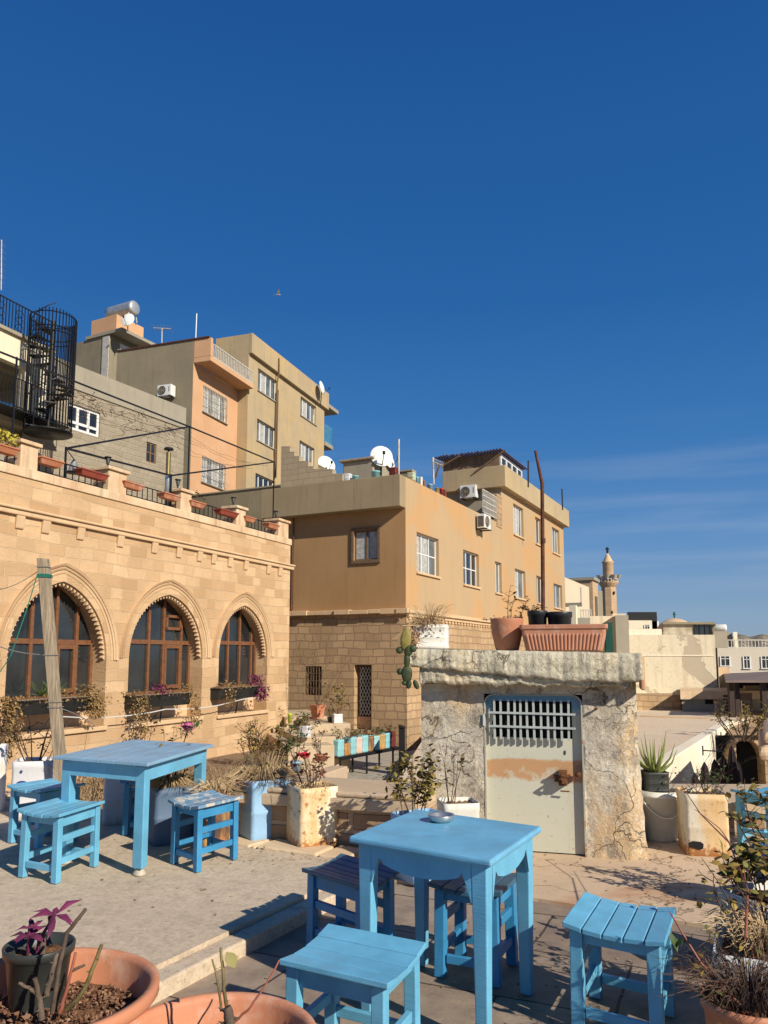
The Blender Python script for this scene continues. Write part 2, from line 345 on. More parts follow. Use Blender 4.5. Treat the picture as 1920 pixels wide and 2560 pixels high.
m_slab = slabmat()
def st(o, lab=None): o['kind'] = 'structure'; return o
g = M(); Rg = 4500
g.add([(-Rg, -Rg, -9), (Rg, -Rg, -9), (Rg, Rg, -9), (-Rg, Rg, -9)], [(0, 1, 2, 3)]); st(g.build('ground', m_plain))
def slab(name, poly, z, th, mat, kind='structure', parent=None, bevel=0):
    m = M(); m.prism(poly, lambda a, d, b: (a, b, d), z-th, z); o = m.build(name, mat, parent, bevel)
    if kind: o['kind'] = kind
    return o
def pz(z, *ps): return [tuple(onz(p, z)[:2]) for p in ps]
# lower paved terrace that the near table stands on
edgeK = pz(.10, (-260, 1962), (0, 1998), (640, 2122), (870, 2152))          # far edge of the upper terrace
strip = pz(.08, (388, 2463), (606, 2345), (757, 2277))
d_s = (Vector(strip[2])-Vector(strip[0])).normalized()
s_near = Vector(strip[0])-d_s*5.5; s_far = Vector(strip[2])+d_s*.95
hutL = onz((1050, 2112), 0)
slab('paving', [(s_near.x-.1, -3.2), (5.5, -3.2), (5.5, 5.3), (s_far.x+.2, 5.6), (s_far.x-.3, s_far.y)], 0, .5, m_slab)
slab('cement_terrace', pz(.02, (790, 2172), (1098, 2216), (1345, 2246), (1667, 2297), (1800, 2318), (2300, 2390))+[(6.5, 7.7), (.2, 7.7), (-1.2, 5.9), (s_far.x-.35, s_far.y+.1)], .02, .5, m_pad)
w_s = .125; nrm = Vector((-d_s.y, d_s.x))
slab('upper_terrace', [tuple(s_near+nrm*w_s), tuple(s_far+nrm*w_s)]+edgeK[::-1][0:1]+edgeK[::-1][1:]+[(-9, 9), (-9, s_near.y)], .10, .6, m_conc)
slab('kerb_strip', [tuple(s_near), tuple(s_far), tuple(s_far+nrm*(w_s-.004)), tuple(s_near+nrm*(w_s-.004))], .08, .5, m_conc, bevel=.012)
# edge stones along the far side of the upper terrace
eb = [Vector(p) for p in edgeK]; k = M()
for a, b in zip(eb[:-1], eb[1:]):
    n_ = (b-a); ln = n_.length; n_.normalize(); t_ = 0; pr = Vector((-n_.y, n_.x))
    while t_ < ln-.05:
        w_ = min(U(.35, .6), ln-t_); p0 = a+n_*t_+pr*.004; p1 = a+n_*(t_+w_-.02)+pr*.004; z1 = .10+U(.0, .03); dd = pr*U(.26, .34)
        k.hexa([(p0.x, p0.y, -.3), (p1.x, p1.y, -.3), ((p1+dd).x, (p1+dd).y, -.3), ((p0+dd).x, (p0+dd).y, -.3)], [(p0.x, p0.y, z1), (p1.x, p1.y, z1), ((p1+dd).x, (p1+dd).y, z1), ((p0+dd).x, (p0+dd).y, z1)]); t_ += w_
st(k.build('edge_stones', m_parapet, bevel=.015))
# low parapet between the terrace and the yard
m_lowwall = masonry('low_wall_rubble', (.47, .31, .19), (.34, .22, .13), (.50, .38, .26), .30, .15, .02, 1.0, (.25, .16, .10), dist=.05)
m_cap = masonry('cap_stone', (.58, .45, .31), (.53, .40, .27), (.35, .26, .17), .33, .5, .006, .35, (.45, .33, .22))
lw = thing('low_wall', 'low rubble wall with overhanging cap stones behind the rusty can at the terrace edge', 'low wall')
pA = ony((560, 1645), 6.55); pB = ony((1036, 1645), 6.02); dr = Vector((pB.x-pA.x, pB.y-pA.y)).normalized(); pp = Vector((-dr.y, dr.x))
def band(name, A, B, f, bk, z0, z1, mat, par, bev=.01):
    d = (B-A).normalized(); n = Vector((-d.y, d.x)); c = [A+n*f, B+n*f, B+n*bk, A+n*bk]
    m = M(); m.hexa([(p.x, p.y, z0) for p in c], [(p.x, p.y, z1) for p in c]); return m.build(name, mat, par, bev)
A2, B2 = Vector(pA[:2]), Vector(pB[:2])
band('rubble_base', A2, B2, .07, .60, -1.3, .38, m_lowwall, lw); band('cap_stone', A2, B2, 0, .72, .383, .47, m_cap, lw); band('cap_stone', A2, B2, .035, .70, .473, .515, m_cap, lw, .015)
lw2 = thing('low_wall', 'low beige ledge behind the bucket and rusted can right of the little hut', 'low wall')
A3, B3 = Vector((1.75, 7.0)), Vector((6.2, 6.85))
band('rubble_base', A3, B3, .05, .9, -6, .2, m_lowwall, lw2); band('cap_stone', A3, B3, 0, 1.0, .203, .31, m_cap, lw2)
# garden bed and yard beyond, at the foot of the stone house
slab('garden_bed', [(-14, 6), (-3.9, 8.4), (-1.0, 7.0), (-.4, 7.6), (-1.2, 12), (-2.2, 17), (-2.0, 22), (-2.6, 24), (-14, 14)], -.75, .6, m_earth)
YARD = lambda: slab('yard', [(-16, 5), (e2b.x-.5, 5), (e2b.x-.5, e2b.y), (e1.x-.5, e1.y), (13, 60), (-16, 60)], -1.24, .3, m_yard)
# flat cement roof lower to the right, its street side wall dropping away
rf = thing('flat_roof_house', 'low house with a wide flat beige cement roof right of the hut', 'house')
ZR = -.7
e1 = onz((1832, 1806), ZR); e2 = onz((1619, 1946), ZR); e3 = onz((1560, 1752), ZR); ed = (e2-e1).normalized(); e2b = e2+ed*6
poly = [(e1.x, e1.y), (e2b.x, e2b.y), (-.5, 8.5), (2, 30), (3, 42), (15.2, 42), (14.5, 31)]
slab('roof', poly, ZR, .3, m_roofc, None, rf)
m_wwall = plaster('whitewash', (.74, .66, .50), (.80, .73, .58), (.45, .36, .25), .7, .6, .3)
en = Vector((-ed.y, ed.x, 0)); en = en if en.x > 0 else -en
o_ = en*.03
m = M(); m.hexa([(e1+o_)[:2]+(-7,), (e2b+o_)[:2]+(-7,), (e2b-en*.5)[:2]+(-7,), (e1-en*.5)[:2]+(-7,)], [(e1+o_)[:2]+(ZR+.12,), (e2b+o_)[:2]+(ZR+.12,), (e2b-en*.25)[:2]+(ZR+.12,), (e1-en*.25)[:2]+(ZR+.12,)]) if False else None
def v2(p, z): return (p.x, p.y, z)
m.hexa([v2(e1+o_, -7), v2(e2b+o_, -7), v2(e2b-en*.3, -7), v2(e1-en*.3, -7)], [v2(e1+o_, ZR+.1), v2(e2b+o_, ZR+.1), v2(e2b-en*.3, ZR+.1), v2(e1-en*.3, ZR+.1)])
m.build('street_wall', m_wwall, rf, .03)
# low kerbs on the roof
m = M()
for (a, b, w, h) in [((1600, 1752), (1790, 1775), .4, .28), ((1600, 1792), (1770, 1798), .1, .05)]:
    P, Q = onz(a, ZR), onz(b, ZR); d = (Q-P).normalized(); n = Vector((-d.y, d.x, 0))
    m.hexa([v2(P, ZR-.01), v2(Q, ZR-.01), v2(Q+n*w, ZR-.01), v2(P+n*w, ZR-.01)], [v2(P, ZR+h), v2(Q, ZR+h), v2(Q+n*w, ZR+h), v2(P+n*w, ZR+h)])
m.build('roof_kerb', m_parapet, rf)
YARD()
slab('street', [(5, 6), (40, 6), (60, 60), (12, 60)], -5.5, .3, m_yard)
# far hillside
def hill(name, u0, u1, D, prof, zb, mat, seed):
    random.seed(seed); m = M(); nx, ny = 90, 14; vs = []
    for j in range(ny):
        for i in range(nx):
            t = i/(nx-1); u = lerp(u0, u1, t); y = D+j*D*.12; base = ony((u, 1645), D); x = base.x*(y/D)
            top = prof(u); zt = ony((u, top), y).z; s = j/(ny-1)
            z = lerp(zb, zt, math.sin(min(1, s*1.6)*math.pi/2))+U(-1, 1)*D*.0009*(s > .1)
            vs.append((x, y, z))
    fs = [(j*nx+i, j*nx+i+1, (j+1)*nx+i+1, (j+1)*nx+i) for j in range(ny-1) for i in range(nx-1)]
    m.add(vs, fs, True); return st(m.build(name, mat))
def hp(u):
    return 1566+max(0, (u-1650))*.12+(4*math.sin(u/17)) if u < 1840 else 1589+3*math.sin(u/9)
m_hill = gmat('rocky_hillside', (.22, .175, .125), (.30, .24, .17), (.05, .05, .03), .05, False, .8)
t_ = NT('scrub_hillside'); nn = t_.noise(.10, 6, .7); n2_ = t_.noise(.4, 5, .7)
cc = t_.mix(t_.ramp(nn, [(.42, 0.), (.52, 1.)]), (.36, .28, .20), (.09, .085, .05)); cc = t_.mix(t_.ramp(n2_, [(.55, 0.), (.62, 1.)]), cc, (.55, .46, .36))
t_.bump(n2_, .8, 1); t_.out(cc, .95, 0, .1)
hill('hill', 1560, 2300, 320, hp, -9, t_.m, 3)
# ---------------------------------------------------------------- building helpers
def window(par, fm, a0, a1, z0, z1, nv=2, nh=0, d=-.16, mat=None, glass=None, w=.05, sill=True, smat=None, hpos=None, curtain=False, uneven=None):
    mat = mat or m_frame; glass = glass or m_glass
    m = M(); m.mbox(fm, a0, a1, d, d+.05, z0, z0+w); m.mbox(fm, a0, a1, d, d+.05, z1-w, z1); m.mbox(fm, a0, a0+w, d, d+.05, z0+w, z1-w); m.mbox(fm, a1-w, a1, d, d+.05, z0+w, z1-w)
    for i in range(1, nv):
        x = lerp(a0, a1, (uneven[i-1] if uneven else i/nv)); m.mbox(fm, x-w*.55, x+w*.55, d+.004, d+.055, z0+w, z1-w)
    for i in range(nh):
        z = lerp(z0, z1, (hpos[i] if hpos else (i+1)/(nh+1))); m.mbox(fm, a0+w, a1-w, d+.008, d+.045, z-w*.4, z+w*.4)
    win = m.build('window', mat, par)
    g = M(); g.mbox(fm, a0+.01, a1-.01, d+.012, d+.022, z0+.01, z1-.01); g.build('pane', glass, win)
    if curtain:
        for (p, r_) in curtain:
            c = M(); c.mbox(fm, lerp(a0, a1, p)+.03, lerp(a0, a1, r_)-.03, d+.024, d+.03, z0+w, z1-w); c.build('curtain', m_curtain, win)
    if sill:
        s = M(); s.mbox(fm, a0-.06, a1+.06, -.02, .07, z0-.07, z0-.002); s.build('sill', smat or m_greyp2, win)
    return win
def rect(a0, a1, z0, z1): return [(a0, z0), (a1, z0), (a1, z1), (a0, z1)]
def ropen(fr, n, xl, yt, yb, xr, y=0, left=False):
    f = fr.Lf if left else fr.R
    aL, z1 = f(q(n, xl, yt), y); _, z0 = f(q(n, xl, yb), y); aR, _ = f(q(n, xr, (yt+yb)/2), y)
    return (min(aL, aR), max(aL, aR), z0, z1)
def bthing(name, label, cat, fr, group=None): return thing(name, label, cat, fr.C, fr.rot, group)
def railing(m, fm, a0, a1, z0, z1, d=0, step=.12, r=.008, rails=None, n=5):
    k = max(1, round(abs(a1-a0)/step))
    for i in range(k+1):
        a = lerp(a0, a1, i/k); m.bar(fm(a, d, z0), fm(a, d, z1), r*2)
    for z in (rails or (z0+.04, z1)): m.bar(fm(a0, d, z), fm(a1, d, z), r*3)

# ================================================================ the arched stone house (left)
SB = Fr(722, 21.6, 1830)
sb = bthing('stone_house', 'long honey coloured stone house with three pointed arch windows and a roof terrace', 'house', SB)
xN = SB.R((-330, 1645))[0]; ZT = (SB.R((95, 1177))[1]+SB.R((451, 1276))[1]+SB.R((615, 1321))[1])/3
ZC = (SB.R((0, 1283))[1]+SB.R((728, 1423))[1])/2
print('SB', xN, ZT, ZC, [SB.R(p)[1] for p in ((95, 1177), (451, 1276), (615, 1321), (0, 1283), (728, 1423))])
def arch(a0, a1, zb, zs, za, o=0, n=14, bottom=True):
    w = (a1-a0)/2+o; zs = zs-.32; h = (za-zs)+o*1.25; c = (a0+a1)/2
    if h <= w: h = w*1.001
    zs2 = zs; cc = (h*h-w*w)/(2*w); Rr = w+cc; t1 = math.asin(min(1, h/Rr)); pr = [(c-cc+Rr*math.cos(t1*i/n), zs+Rr*math.sin(t1*i/n)) for i in range(n+1)]
    pl = [(2*c-x, z) for x, z in pr[::-1]][1:]
    pts = pr+pl
    return ([(a0-o, zb), (a1+o, zb)] if bottom else [])+pts
AW = []
for (uL, uR, vb, vs, uA, vA) in [(17, 266, (140, 1826), 1606, 148, 1452), (322, 506, (400, 1801), 1607, 416, 1486), (547, 668, (600, 1781), 1609, 609, 1513)]:
    aL = SB.R((uL, 1650))[0]; aR = SB.R((uR, 1650))[0]; zb = SB.R(vb)[1]; zs = SB.R(((uL+uR)/2, vs))[1]; za = SB.R((uA, vA))[1]
    AW.append((aL, aR, zb, zs, za))
print('arches', AW)
fs = fR(0)
m = M(); m.holed([(xN, -3), (0, -3), (0, ZT), (xN, ZT)], [arch(*a) for a in AW], fs, 0, .5)
m.quad((0, 0, -3), (0, 9, -3), (0, 9, ZT), (0, 0, ZT)); m.quad((xN, 0, ZT), (0, 0, ZT), (0, 9, ZT), (xN, 9, ZT)); m.quad((xN, 9, -3), (0, 9, -3), (0, 9, ZT), (xN, 9, ZT)); m.quad((xN, 0, -3), (xN, 9, -3), (xN, 9, ZT), (xN, 0, ZT))
m.build('wall', m_ashlar, sb, merge=True)
m = M(); m.mbox(fs, xN, .12, .002, .07, ZC-.0, ZC+.09); m.mbox(fs, xN, .12, .004, .11, ZC+.09, ZC+.14)
m.mbox(fL(0), -.1, 2.5, .002, .12, ZC-.02, ZC+.15) if False else None
m.build('cornice', m_trim, sb, .02)
x = xN+.3
while x < -.2:
    c = M(); c.hexa([fs(x, .004, ZC-.24), fs(x+.17, .004, ZC-.24), fs(x+.17, .035, ZC-.22), fs(x, .035, ZC-.22)], [fs(x, .004, ZC-.004), fs(x+.17, .004, ZC-.004), fs(x+.17, .07, ZC-.004), fs(x, .07, ZC-.004)]); c.build('corbel', m_trim, sb, .015); x += U(.5, 1.1)
m = M(); m.mbox(fs, xN, .03, .002, .03, ZT-.16, ZT+.01); m.build('parapet_band', m_parapet, sb, .01)
for i, (a0, a1, zb, zs, za) in enumerate(AW):
    m = M()
    for (o1, o2, dd) in ((.235, .27, .055), (.18, .21, .04), (.12, .145, .02)):
        P1 = arch(a0, a1, zb, zs, za, o1, 18, False); P2 = arch(a0, a1, zb, zs, za, o2, 18, False)
        for j in range(len(P1)-1):
            A, B, C, D_ = P1[j], P1[j+1], P2[j+1], P2[j]
            m.hexa([fs(A[0], .002, A[1]), fs(B[0], .002, B[1]), fs(C[0], .002, C[1]), fs(D_[0], .002, D_[1])], [fs(A[0], dd*.5, A[1]), fs(B[0], dd*.5, B[1]), fs(C[0], dd, C[1]), fs(D_[0], dd, D_[1])])
    m.build('arch_moulding', m_trim, sb)
    m = M(); P1 = arch(a0, a1, zb, zs, za, 0, 40, False); P2 = arch(a0, a1, zb, zs, za, -.065, 40, False)
    for j in range(0, len(P1)-2, 2):
        A, B = P1[j], P1[j+2]; T_ = P2[j+1]
        for dd in (-.05,):
            m.add([fs(A[0], dd, A[1]), fs(B[0], dd, B[1]), fs(T_[0], dd, T_[1]), fs(A[0], dd-.08, A[1]), fs(B[0], dd-.08, B[1]), fs(T_[0], dd-.08, T_[1])], [(0, 1, 2), (3, 5, 4), (0, 3, 4, 1), (1, 4, 5, 2), (2, 5, 3, 0)])
    m.build('toothed_trim', m_trim, sb)
    m = M(); m.mbox(fs, a0-.05, a1+.05, -.45, .06, zb-.09, zb-.002); m.build('sill', m_trim, sb, .015)
    # timber window set back in the arch
    d = -.42; fr = M(); ztr = zs+.02; zbt = SB.R([(140, 1738), (400, 1726), (600, 1711)][i], .42)[1]
    mull = [[(245, 1500), (460, 1500), (640, 1500)], [(238, 1500), (372, 1500), (530, 1500)], [(955, 1500), (1060, 1500), (1165, 1500)]][i]
    us = [q([6, 7, 7][i], x_, 800)[0] for x_, _ in mull]; au = [SB.R((u_, 1600), .42)[0] for u_ in us]
    fr.mbox(fs, a0, a1, d, d+.07, ztr-.045, ztr+.045); fr.mbox(fs, a0, a1, d, d+.07, zbt-.06, zbt); fr.mbox(fs, a0, a0+.07, d+.003, d+.073, zbt, zs); fr.mbox(fs, a1-.07, a1, d+.003, d+.073, zbt, zs)
    def ztop(a):
        P = arch(a0, a1, zb, zs, za, 0, 30, False)
        return min(P, key=lambda p: abs(p[0]-a))[1]
    for a in au: fr.mbox(fs, a-.035, a+.035, d+.006, d+.076, zbt, max(ztr, ztop(a)))
    if i < 2:
        a = (au[1]+au[2])/2-.07*(i == 0); 
        for s_ in (-1, 1): fr.mbox(fs, (au[1]+.03 if s_ < 0 else au[2]-.09), (au[1]+.09 if s_ < 0 else au[2]-.03), d+.02, d+.09, zbt+.04, ztr-.05)
        fr.mbox(fs, au[1]+.09, au[2]-.09, d+.02, d+.09, ztr-.13, ztr-.05); fr.mbox(fs, au[1]+.09, au[2]-.09, d+.02, d+.09, zbt+.04, zbt+.12)
    if i == 1:
        zz0, zz1 = SB.R(q(7, 400, 485), .42)[1], SB.R(q(7, 400, 350), .42)[1]
        for (p0, p1, r0, r1) in ((au[1]+.03, au[2]-.03, zz0, zz0+.06), (au[1]+.03, au[2]-.03, zz1-.06, zz1), (au[1]+.03, au[1]+.1, zz0, zz1), (au[2]-.1, au[2]-.03, zz0, zz1)): fr.mbox(fs, p0, p1, d+.03, d+.1, r0, r1)
    win = fr.build('window', m_brown, sb)
    g = M(); g.prism(arch(a0, a1, zbt, zs, za), fs, d+.02, d+.03); g.build('pane', m_glass, win)
    b = M(); b.mbox(fs, a0, a1, d-.02, d+.02, zb, zbt-.06); b.build('back_panel', m_trim, win)
# roof terrace piers and railings
piers = []
for (uL, vT, uR) in ((53, 1094, 97), (272, 1167, 318), (453, 1219, 480), (592, 1265, 615), (697, 1298, 722)):
    a0 = SB.R((uL, vT+40))[0]; a1 = min(.0, SB.R((uR, vT+40))[0]); zt = SB.R((uL, vT))[1]; piers.append((a0, a1, zt))
PZ = sum(p[2] for p in piers)/5; print('piers', piers, PZ)
for a0, a1, zt in piers:
    m = M(); m.mbox(fs, a0, a1, -.42, -.01, ZT+.001, PZ-.06); m.mbox(fs, a0-.05, a1+.05, -.46, .04, PZ-.058, PZ+.01); m.build('pier', m_parapet, sb, .012)
ends = [(xN, piers[0][0])]+[(piers[i][1], piers[i+1][0]) for i in range(4)]
for a0, a1 in ends:
    m = M(); railing(m, fs, a0, a1, ZT+.03, PZ-.16, -.15, .16, .007); m.build('railing', m_iron, sb)
# trough planters hung on the railing
TR = [('terracotta trough of yellow flowers at the left end of the roof terrace railing', 1, -60, 190, 1215, 1255, 0), ('terracotta trough just right of the leftmost roof terrace pier', 1, 372, 566, 1375, 1415, 0),
 ('bright red trough left of the second roof terrace pier', 1, 722, 952, 1482, 1530, 1), ('terracotta trough just right of the second roof terrace pier', 1, 1092, 1258, 1600, 1640, 0),
 ('terracotta trough beside the tall tin chimney pipe', 1, 1432, 1570, 1705, 1750, 0), ('terracotta trough with a bare stem right of the third roof terrace pier', 2, 158, 292, 1708, 1740, 0),
 ('bright red trough left of the fourth roof terrace pier', 2, 432, 600, 1803, 1840, 1), ('small terracotta trough just right of the fourth roof terrace pier', 2, 668, 762, 1880, 1905, 0), ('small terracotta trough against the last roof terrace pier', 2, 885, 985, 1962, 1985, 0)]
for lab, n, xl, xr, yl, ym, red in TR:
    a0 = SB.R(q(n, xl, yl), -.08)[0]; a1 = SB.R(q(n, xr, yl), -.08)[0]; z1 = SB.R(q(n, xl, yl), -.08)[1]; z1 = PZ-.20
    o = bthing('trough_planter', lab, 'planter', SB, 'trough planters on the roof terrace railing'); d0, d1 = -.16, .06; h = .125
    b = M(); ins = .04
    b.hexa([fs(a0+ins, d0+ins, z1-h), fs(a1-ins, d0+ins, z1-h), fs(a1-ins, d1-ins, z1-h), fs(a0+ins, d1-ins, z1-h)], [fs(a0, d0, z1-.03), fs(a1, d0, z1-.03), fs(a1, d1, z1-.03), fs(a0, d1, z1-.03)])
    b.mbox(fs, a0-.015, a1+.015, d0-.015, d1+.015, z1-.029, z1)
    b.build('trough', m_terra2 if red else m_terra, o, .006)
    e = M(); e.mbox(fs, a0+.02, a1-.02, d0+.02, d1-.02, z1+.001, z1+.008); e.build('soil', m_earth, o)
    if 'yellow' in lab or 'stem' in lab:
        f = M(); 
        for _ in range(150 if 'yellow' in lab else 40):
            p = Vector(fs(U(a0, a1), U(d0, d1), z1+U(.02, .28))); a = Vector((U(-1, 1), U(-1, 1), U(-1, 1))).normalized()*.04; b_ = Vector((U(-1, 1), U(-1, 1), U(-1, 1)))*.025
            f.add([p-a, p+b_, p+a, p-b_], [(0, 1, 2, 3)])
        f.build('foliage', m_leafyellow if 'yellow' in lab else m_leafdry, o)

# pergola of iron bars standing on the roof terrace
pg = bthing('pergola', 'open pergola of dark iron bars and wires on the stone house roof terrace', 'pergola', SB)
def pt(u, v, y): a, z = SB.R((u, v), y); return Vector((a, y, z))
A = pt(165, 1121, .25); zP = A.z; YP = 2.3
B = pt(474, 1067, YP); Cc = pt(685, 1155, YP); Dd = pt(428, 1189, .25); L0 = pt(-20, 872, YP)
print('pergola', A, B, Cc, Dd, L0)
def post(p): m = M(); m.bar((p.x, p.y, ZT), (p.x, p.y, p.z+.03), .03); m.build('post', m_iron, pg)
for p in (A, B, Cc, Dd, pt(42, 896, YP)): post(p)
for a, b in ((A, B), (Dd, Cc), (L0, B), (B, Cc), (A, Dd)):
    m = M(); m.bar(a, b, .025, .038); m.build('beam', m_iron, pg)
m = M()
random.seed(5)
for off, dz in ((.25, -.1), (.5, -.02), (.8, -.15), (1.2, -.06)):
    for (a, b) in ((L0, B), (B, Cc)):
        pts = [a.lerp(b, t/10)+Vector((0, off, dz-.25*math.sin(math.pi*t/10)*U(.7, 1.1))) for t in range(11)]; m.tube(pts, .004, 3)
m.build('wire', m_iron, pg)
m = M()
for _ in range(70):
    t = U(.35, 1); p = L0.lerp(B, t)+Vector((U(-.3, .3), U(0, 1.2), U(-.3, .05))); pts = [p]
    for k_ in range(4): p = p+Vector((U(-.25, .25), U(-.15, .15), U(-.16, .1))); pts.append(p)
    m.tube(pts, [.008, .007, .006, .004, .002], 3)
m.build('climber', m_twig, pg)
# lamps on the piers, chimney pipe, bell lamp
def lantern(p, lab, fr):
    w_ = p; o = thing('lantern', lab, 'lantern', w_, fr.rot, 'lanterns on the roof terrace piers'); o.scale = (.5, .5, .55); m = M(); m.lathe([(.001, 0), (.07, 0), (.07, .03), (.035, .08), (.035, .16), (.06, .2), (.02, .2)], 8); m.build('base', m_iron, o)
    m = M()
    for k in range(4):
        a = k*math.pi/2+.4; m.bar((.05*math.cos(a), .05*math.sin(a), .2), (.11*math.cos(a), .11*math.sin(a), .42), .015)
    m.lathe([(.14, .42), (.14, .45), (.03, .47), (.001, .47)], 8); m.build('cage', m_iron, o)
    m = M(); m.lathe([(.04, .21), (.085, .4)], 8); m.build('glass', m_glass2, o)
for (a0, a1, _), lab in zip(piers[1:], ('dark lantern on the second roof terrace pier', 'dark lantern on the third roof terrace pier', 'dark lantern on the fourth roof terrace pier', 'dark lantern on the last roof terrace pier by the corner')):
    lantern(SB.world(lerp(a0, a1, .35), .22, PZ+.01), lab, SB)
px = SB.R(q(1, 1460, 1800), .3)[0]; ztc = SB.R(q(1, 1460, 1375), .3)[1]
o = thing('chimney_pipe', 'tall thin tin chimney pipe with a flat cap rising through the roof terrace railing', 'chimney pipe', SB.world(px, .35, ZT+.002), SB.rot)
hz = ztc-ZT; m = M(); m.lathe([(.001, 0), (.06, 0), (.06, hz*.55)], 14); m.build('lower_pipe', simple('galvanised_pipe', (.45, .52, .58), .35, .7, .1, 4), o)
m = M(); m.lathe([(.052, hz*.55), (.052, hz*.93)], 14); m.build('upper_pipe', simple('brassy_pipe', (.35, .26, .10), .35, .7, .2, 4), o)
m = M(); m.lathe([(.02, hz*.93), (.02, hz*.96), (.115, hz*.97), (.09, hz), (.001, hz*1.01)], 14); m.build('cap', m_iron, o)
bx, bz = SB.R(q(1, 635, 1600), .8); o = thing('bell_lamp', 'grey conical lamp shade hanging before the roof terrace railing', 'lamp shade', SB.world(bx, .8, bz), SB.rot)
m = M(); m.lathe([(.14, 0), (.12, .02), (.055, .22), (.02, .28), (.001, .28)], 16); m.build('shade', simple('grey_tin', (.33, .34, .33), .5, .4), o); m = M(); m.lathe([(.001, .0), (.15, 0), (.16, .02), (.13, .025)], 16); m.tube([(0, 0, .28), (0, .2, .5), (0, .25, .5)], .01, 5); m.build('rim', m_iron, o)
# ================================================================ the ochre rendered house in the middle
MB = Fr(1015, 24, 1930)
mb = bthing('ochre_house', 'patchy ochre rendered house on an old stone ground floor in the middle', 'house', MB)
zM = MB.R(q(4, 60, 1690))[1]; zRl = MB.R(q(4, 0, 452))[1]; zPb = MB.Lf(q(3, 1200, 768), -.45)[1]; yE = MB.Lf((703, 1500))[0]
xs = MB.R(q(4, 915, 800))[0]; xe = MB.R((1413, 1500))[0]; zRh = MB.R(q(4, 965, 380), -.28)[1]; zCh = MB.R(q(4, 950, 560), -.28)[1]
print('MB zM %.2f zRl %.2f zPb %.2f yE %.2f xs %.2f xe %.2f zRh %.2f zCh %.2f' % (zM, zRl, zPb, yE, xs, xe, zRh, zCh))
fr0, fl0 = fR(0), fL(0); ZB = -1.5
oL = ropen(MB, 3, 775, 1010, 1290, 1000, 0, True)
m = M(); m.holed(rect(0, yE, zM, zPb+.05), [rect(*oL)], fl0, 0, .2)
m.build('side_wall', m_ochre, mb, merge=True)
wins = {k: ropen(MB, 4, *v) for k, v in {'a': (150, 970, 1330, 350), 'b': (570, 1130, 1440, 712), 'c': (857, 1235, 1515, 917), 'd': (1035, 1300, 1560, 1132), 'e': (1230, 1365, 1610, 1292), 'f': (1385, 1435, 1650, 1462),
 'g': (1020, 712, 985, 1112), 'h': (1218, 832, 1070, 1272), 'i': (1370, 925, 1150, 1437)}.items()}
up = [(0, zM), (xe, zM), (xe, zCh+.02), (xs, zCh+.02), (xs, zRl-.001), (0, zRl-.001)]
m = M(); m.holed(up, [rect(*w) for w in wins.values()], fr0, 0, .22)
m.quad((xe, 0, ZB), (xe, yE, ZB), (xe, yE, zRh), (xe, 0, zRh)); m.quad((0, yE, ZB), (xe, yE, ZB), (xe, yE, zRl), (0, yE, zRl)); m.quad((0, 0, zRl-.5), (xs, 0, zRl-.5), (xs, yE, zRl-.5), (0, yE, zRl-.5))
m.build('wall', m_ochre2, mb, merge=True)
# thick roof parapet overhanging the side
m = M(); m.mbox(fl0, -.004, yE+.6, .0, .42, zPb, zRl); m.box(-.0, .18, .02, yE, zPb, zRl-.004); m.box(.18, xs-.3, .004, .2, zRl-.6, zRl-.006); m.build('parapet', plaster('tan_parapet', (.30, .24, .145), (.36, .285, .175), (.19, .13, .075), .8, .6, .3), mb, .015)
# upper storey block
m = M(); yH = MB.Lf(q(4, 402, 445), xs)[0]; print('yH', yH)
m.quad((xs, 0, zRl-.6), (xs, yH, zRl-.6), (xs, yH, zCh), (xs, 0, zCh)); m.build('upper_side_wall', m_greyp2, mb)
m = M(); m.box(xs-.28, xe+.28, -.28, yH, zCh, zRh); m.build('upper_parapet', m_ochre2 if False else m_beige, mb, .02)
m = M(); m.box(xs+.1, xe-.1, .1, yH-.1, zRh-.02, zRh+.01); m.build('roof', m_roofc, mb)
# stone ground floor
door = ropen(MB, 8, 778, 82, 690, 942, 0, True); gw = ropen(MB, 8, 318, 95, 368, 472, 0, True)
m = M(); m.holed(rect(-.04, yE, ZB, zM), [rect(*door), rect(*gw)], fL(-.03), 0, .35); m.holed(rect(-.04, xe, ZB, zM), [], fR(-.03)); m.build('ground_floor_wall', m_rubble, mb)
m = M(); random.seed(3)
y = -.15
while y < yE:
    w_ = U(.3, .7); m.mbox(fl0, y, min(y+w_, yE), .0, .18+U(0, .06), zM-.06+U(-.015, .015), zM+.08+U(-.02, .02)); y += w_+.01
m.mbox(fr0, -.12, xe, .02, .20, zM-.05, zM+.06); m.mbox(fr0, 0, xe, .02, .12, zM-.16, zM-.052)
for i in range(46): m.mbox(fr0, .1+i*.3, .24+i*.3, .015, .09, zM-.24, zM-.162)
m.build('string_course', m_trim, mb, .01)
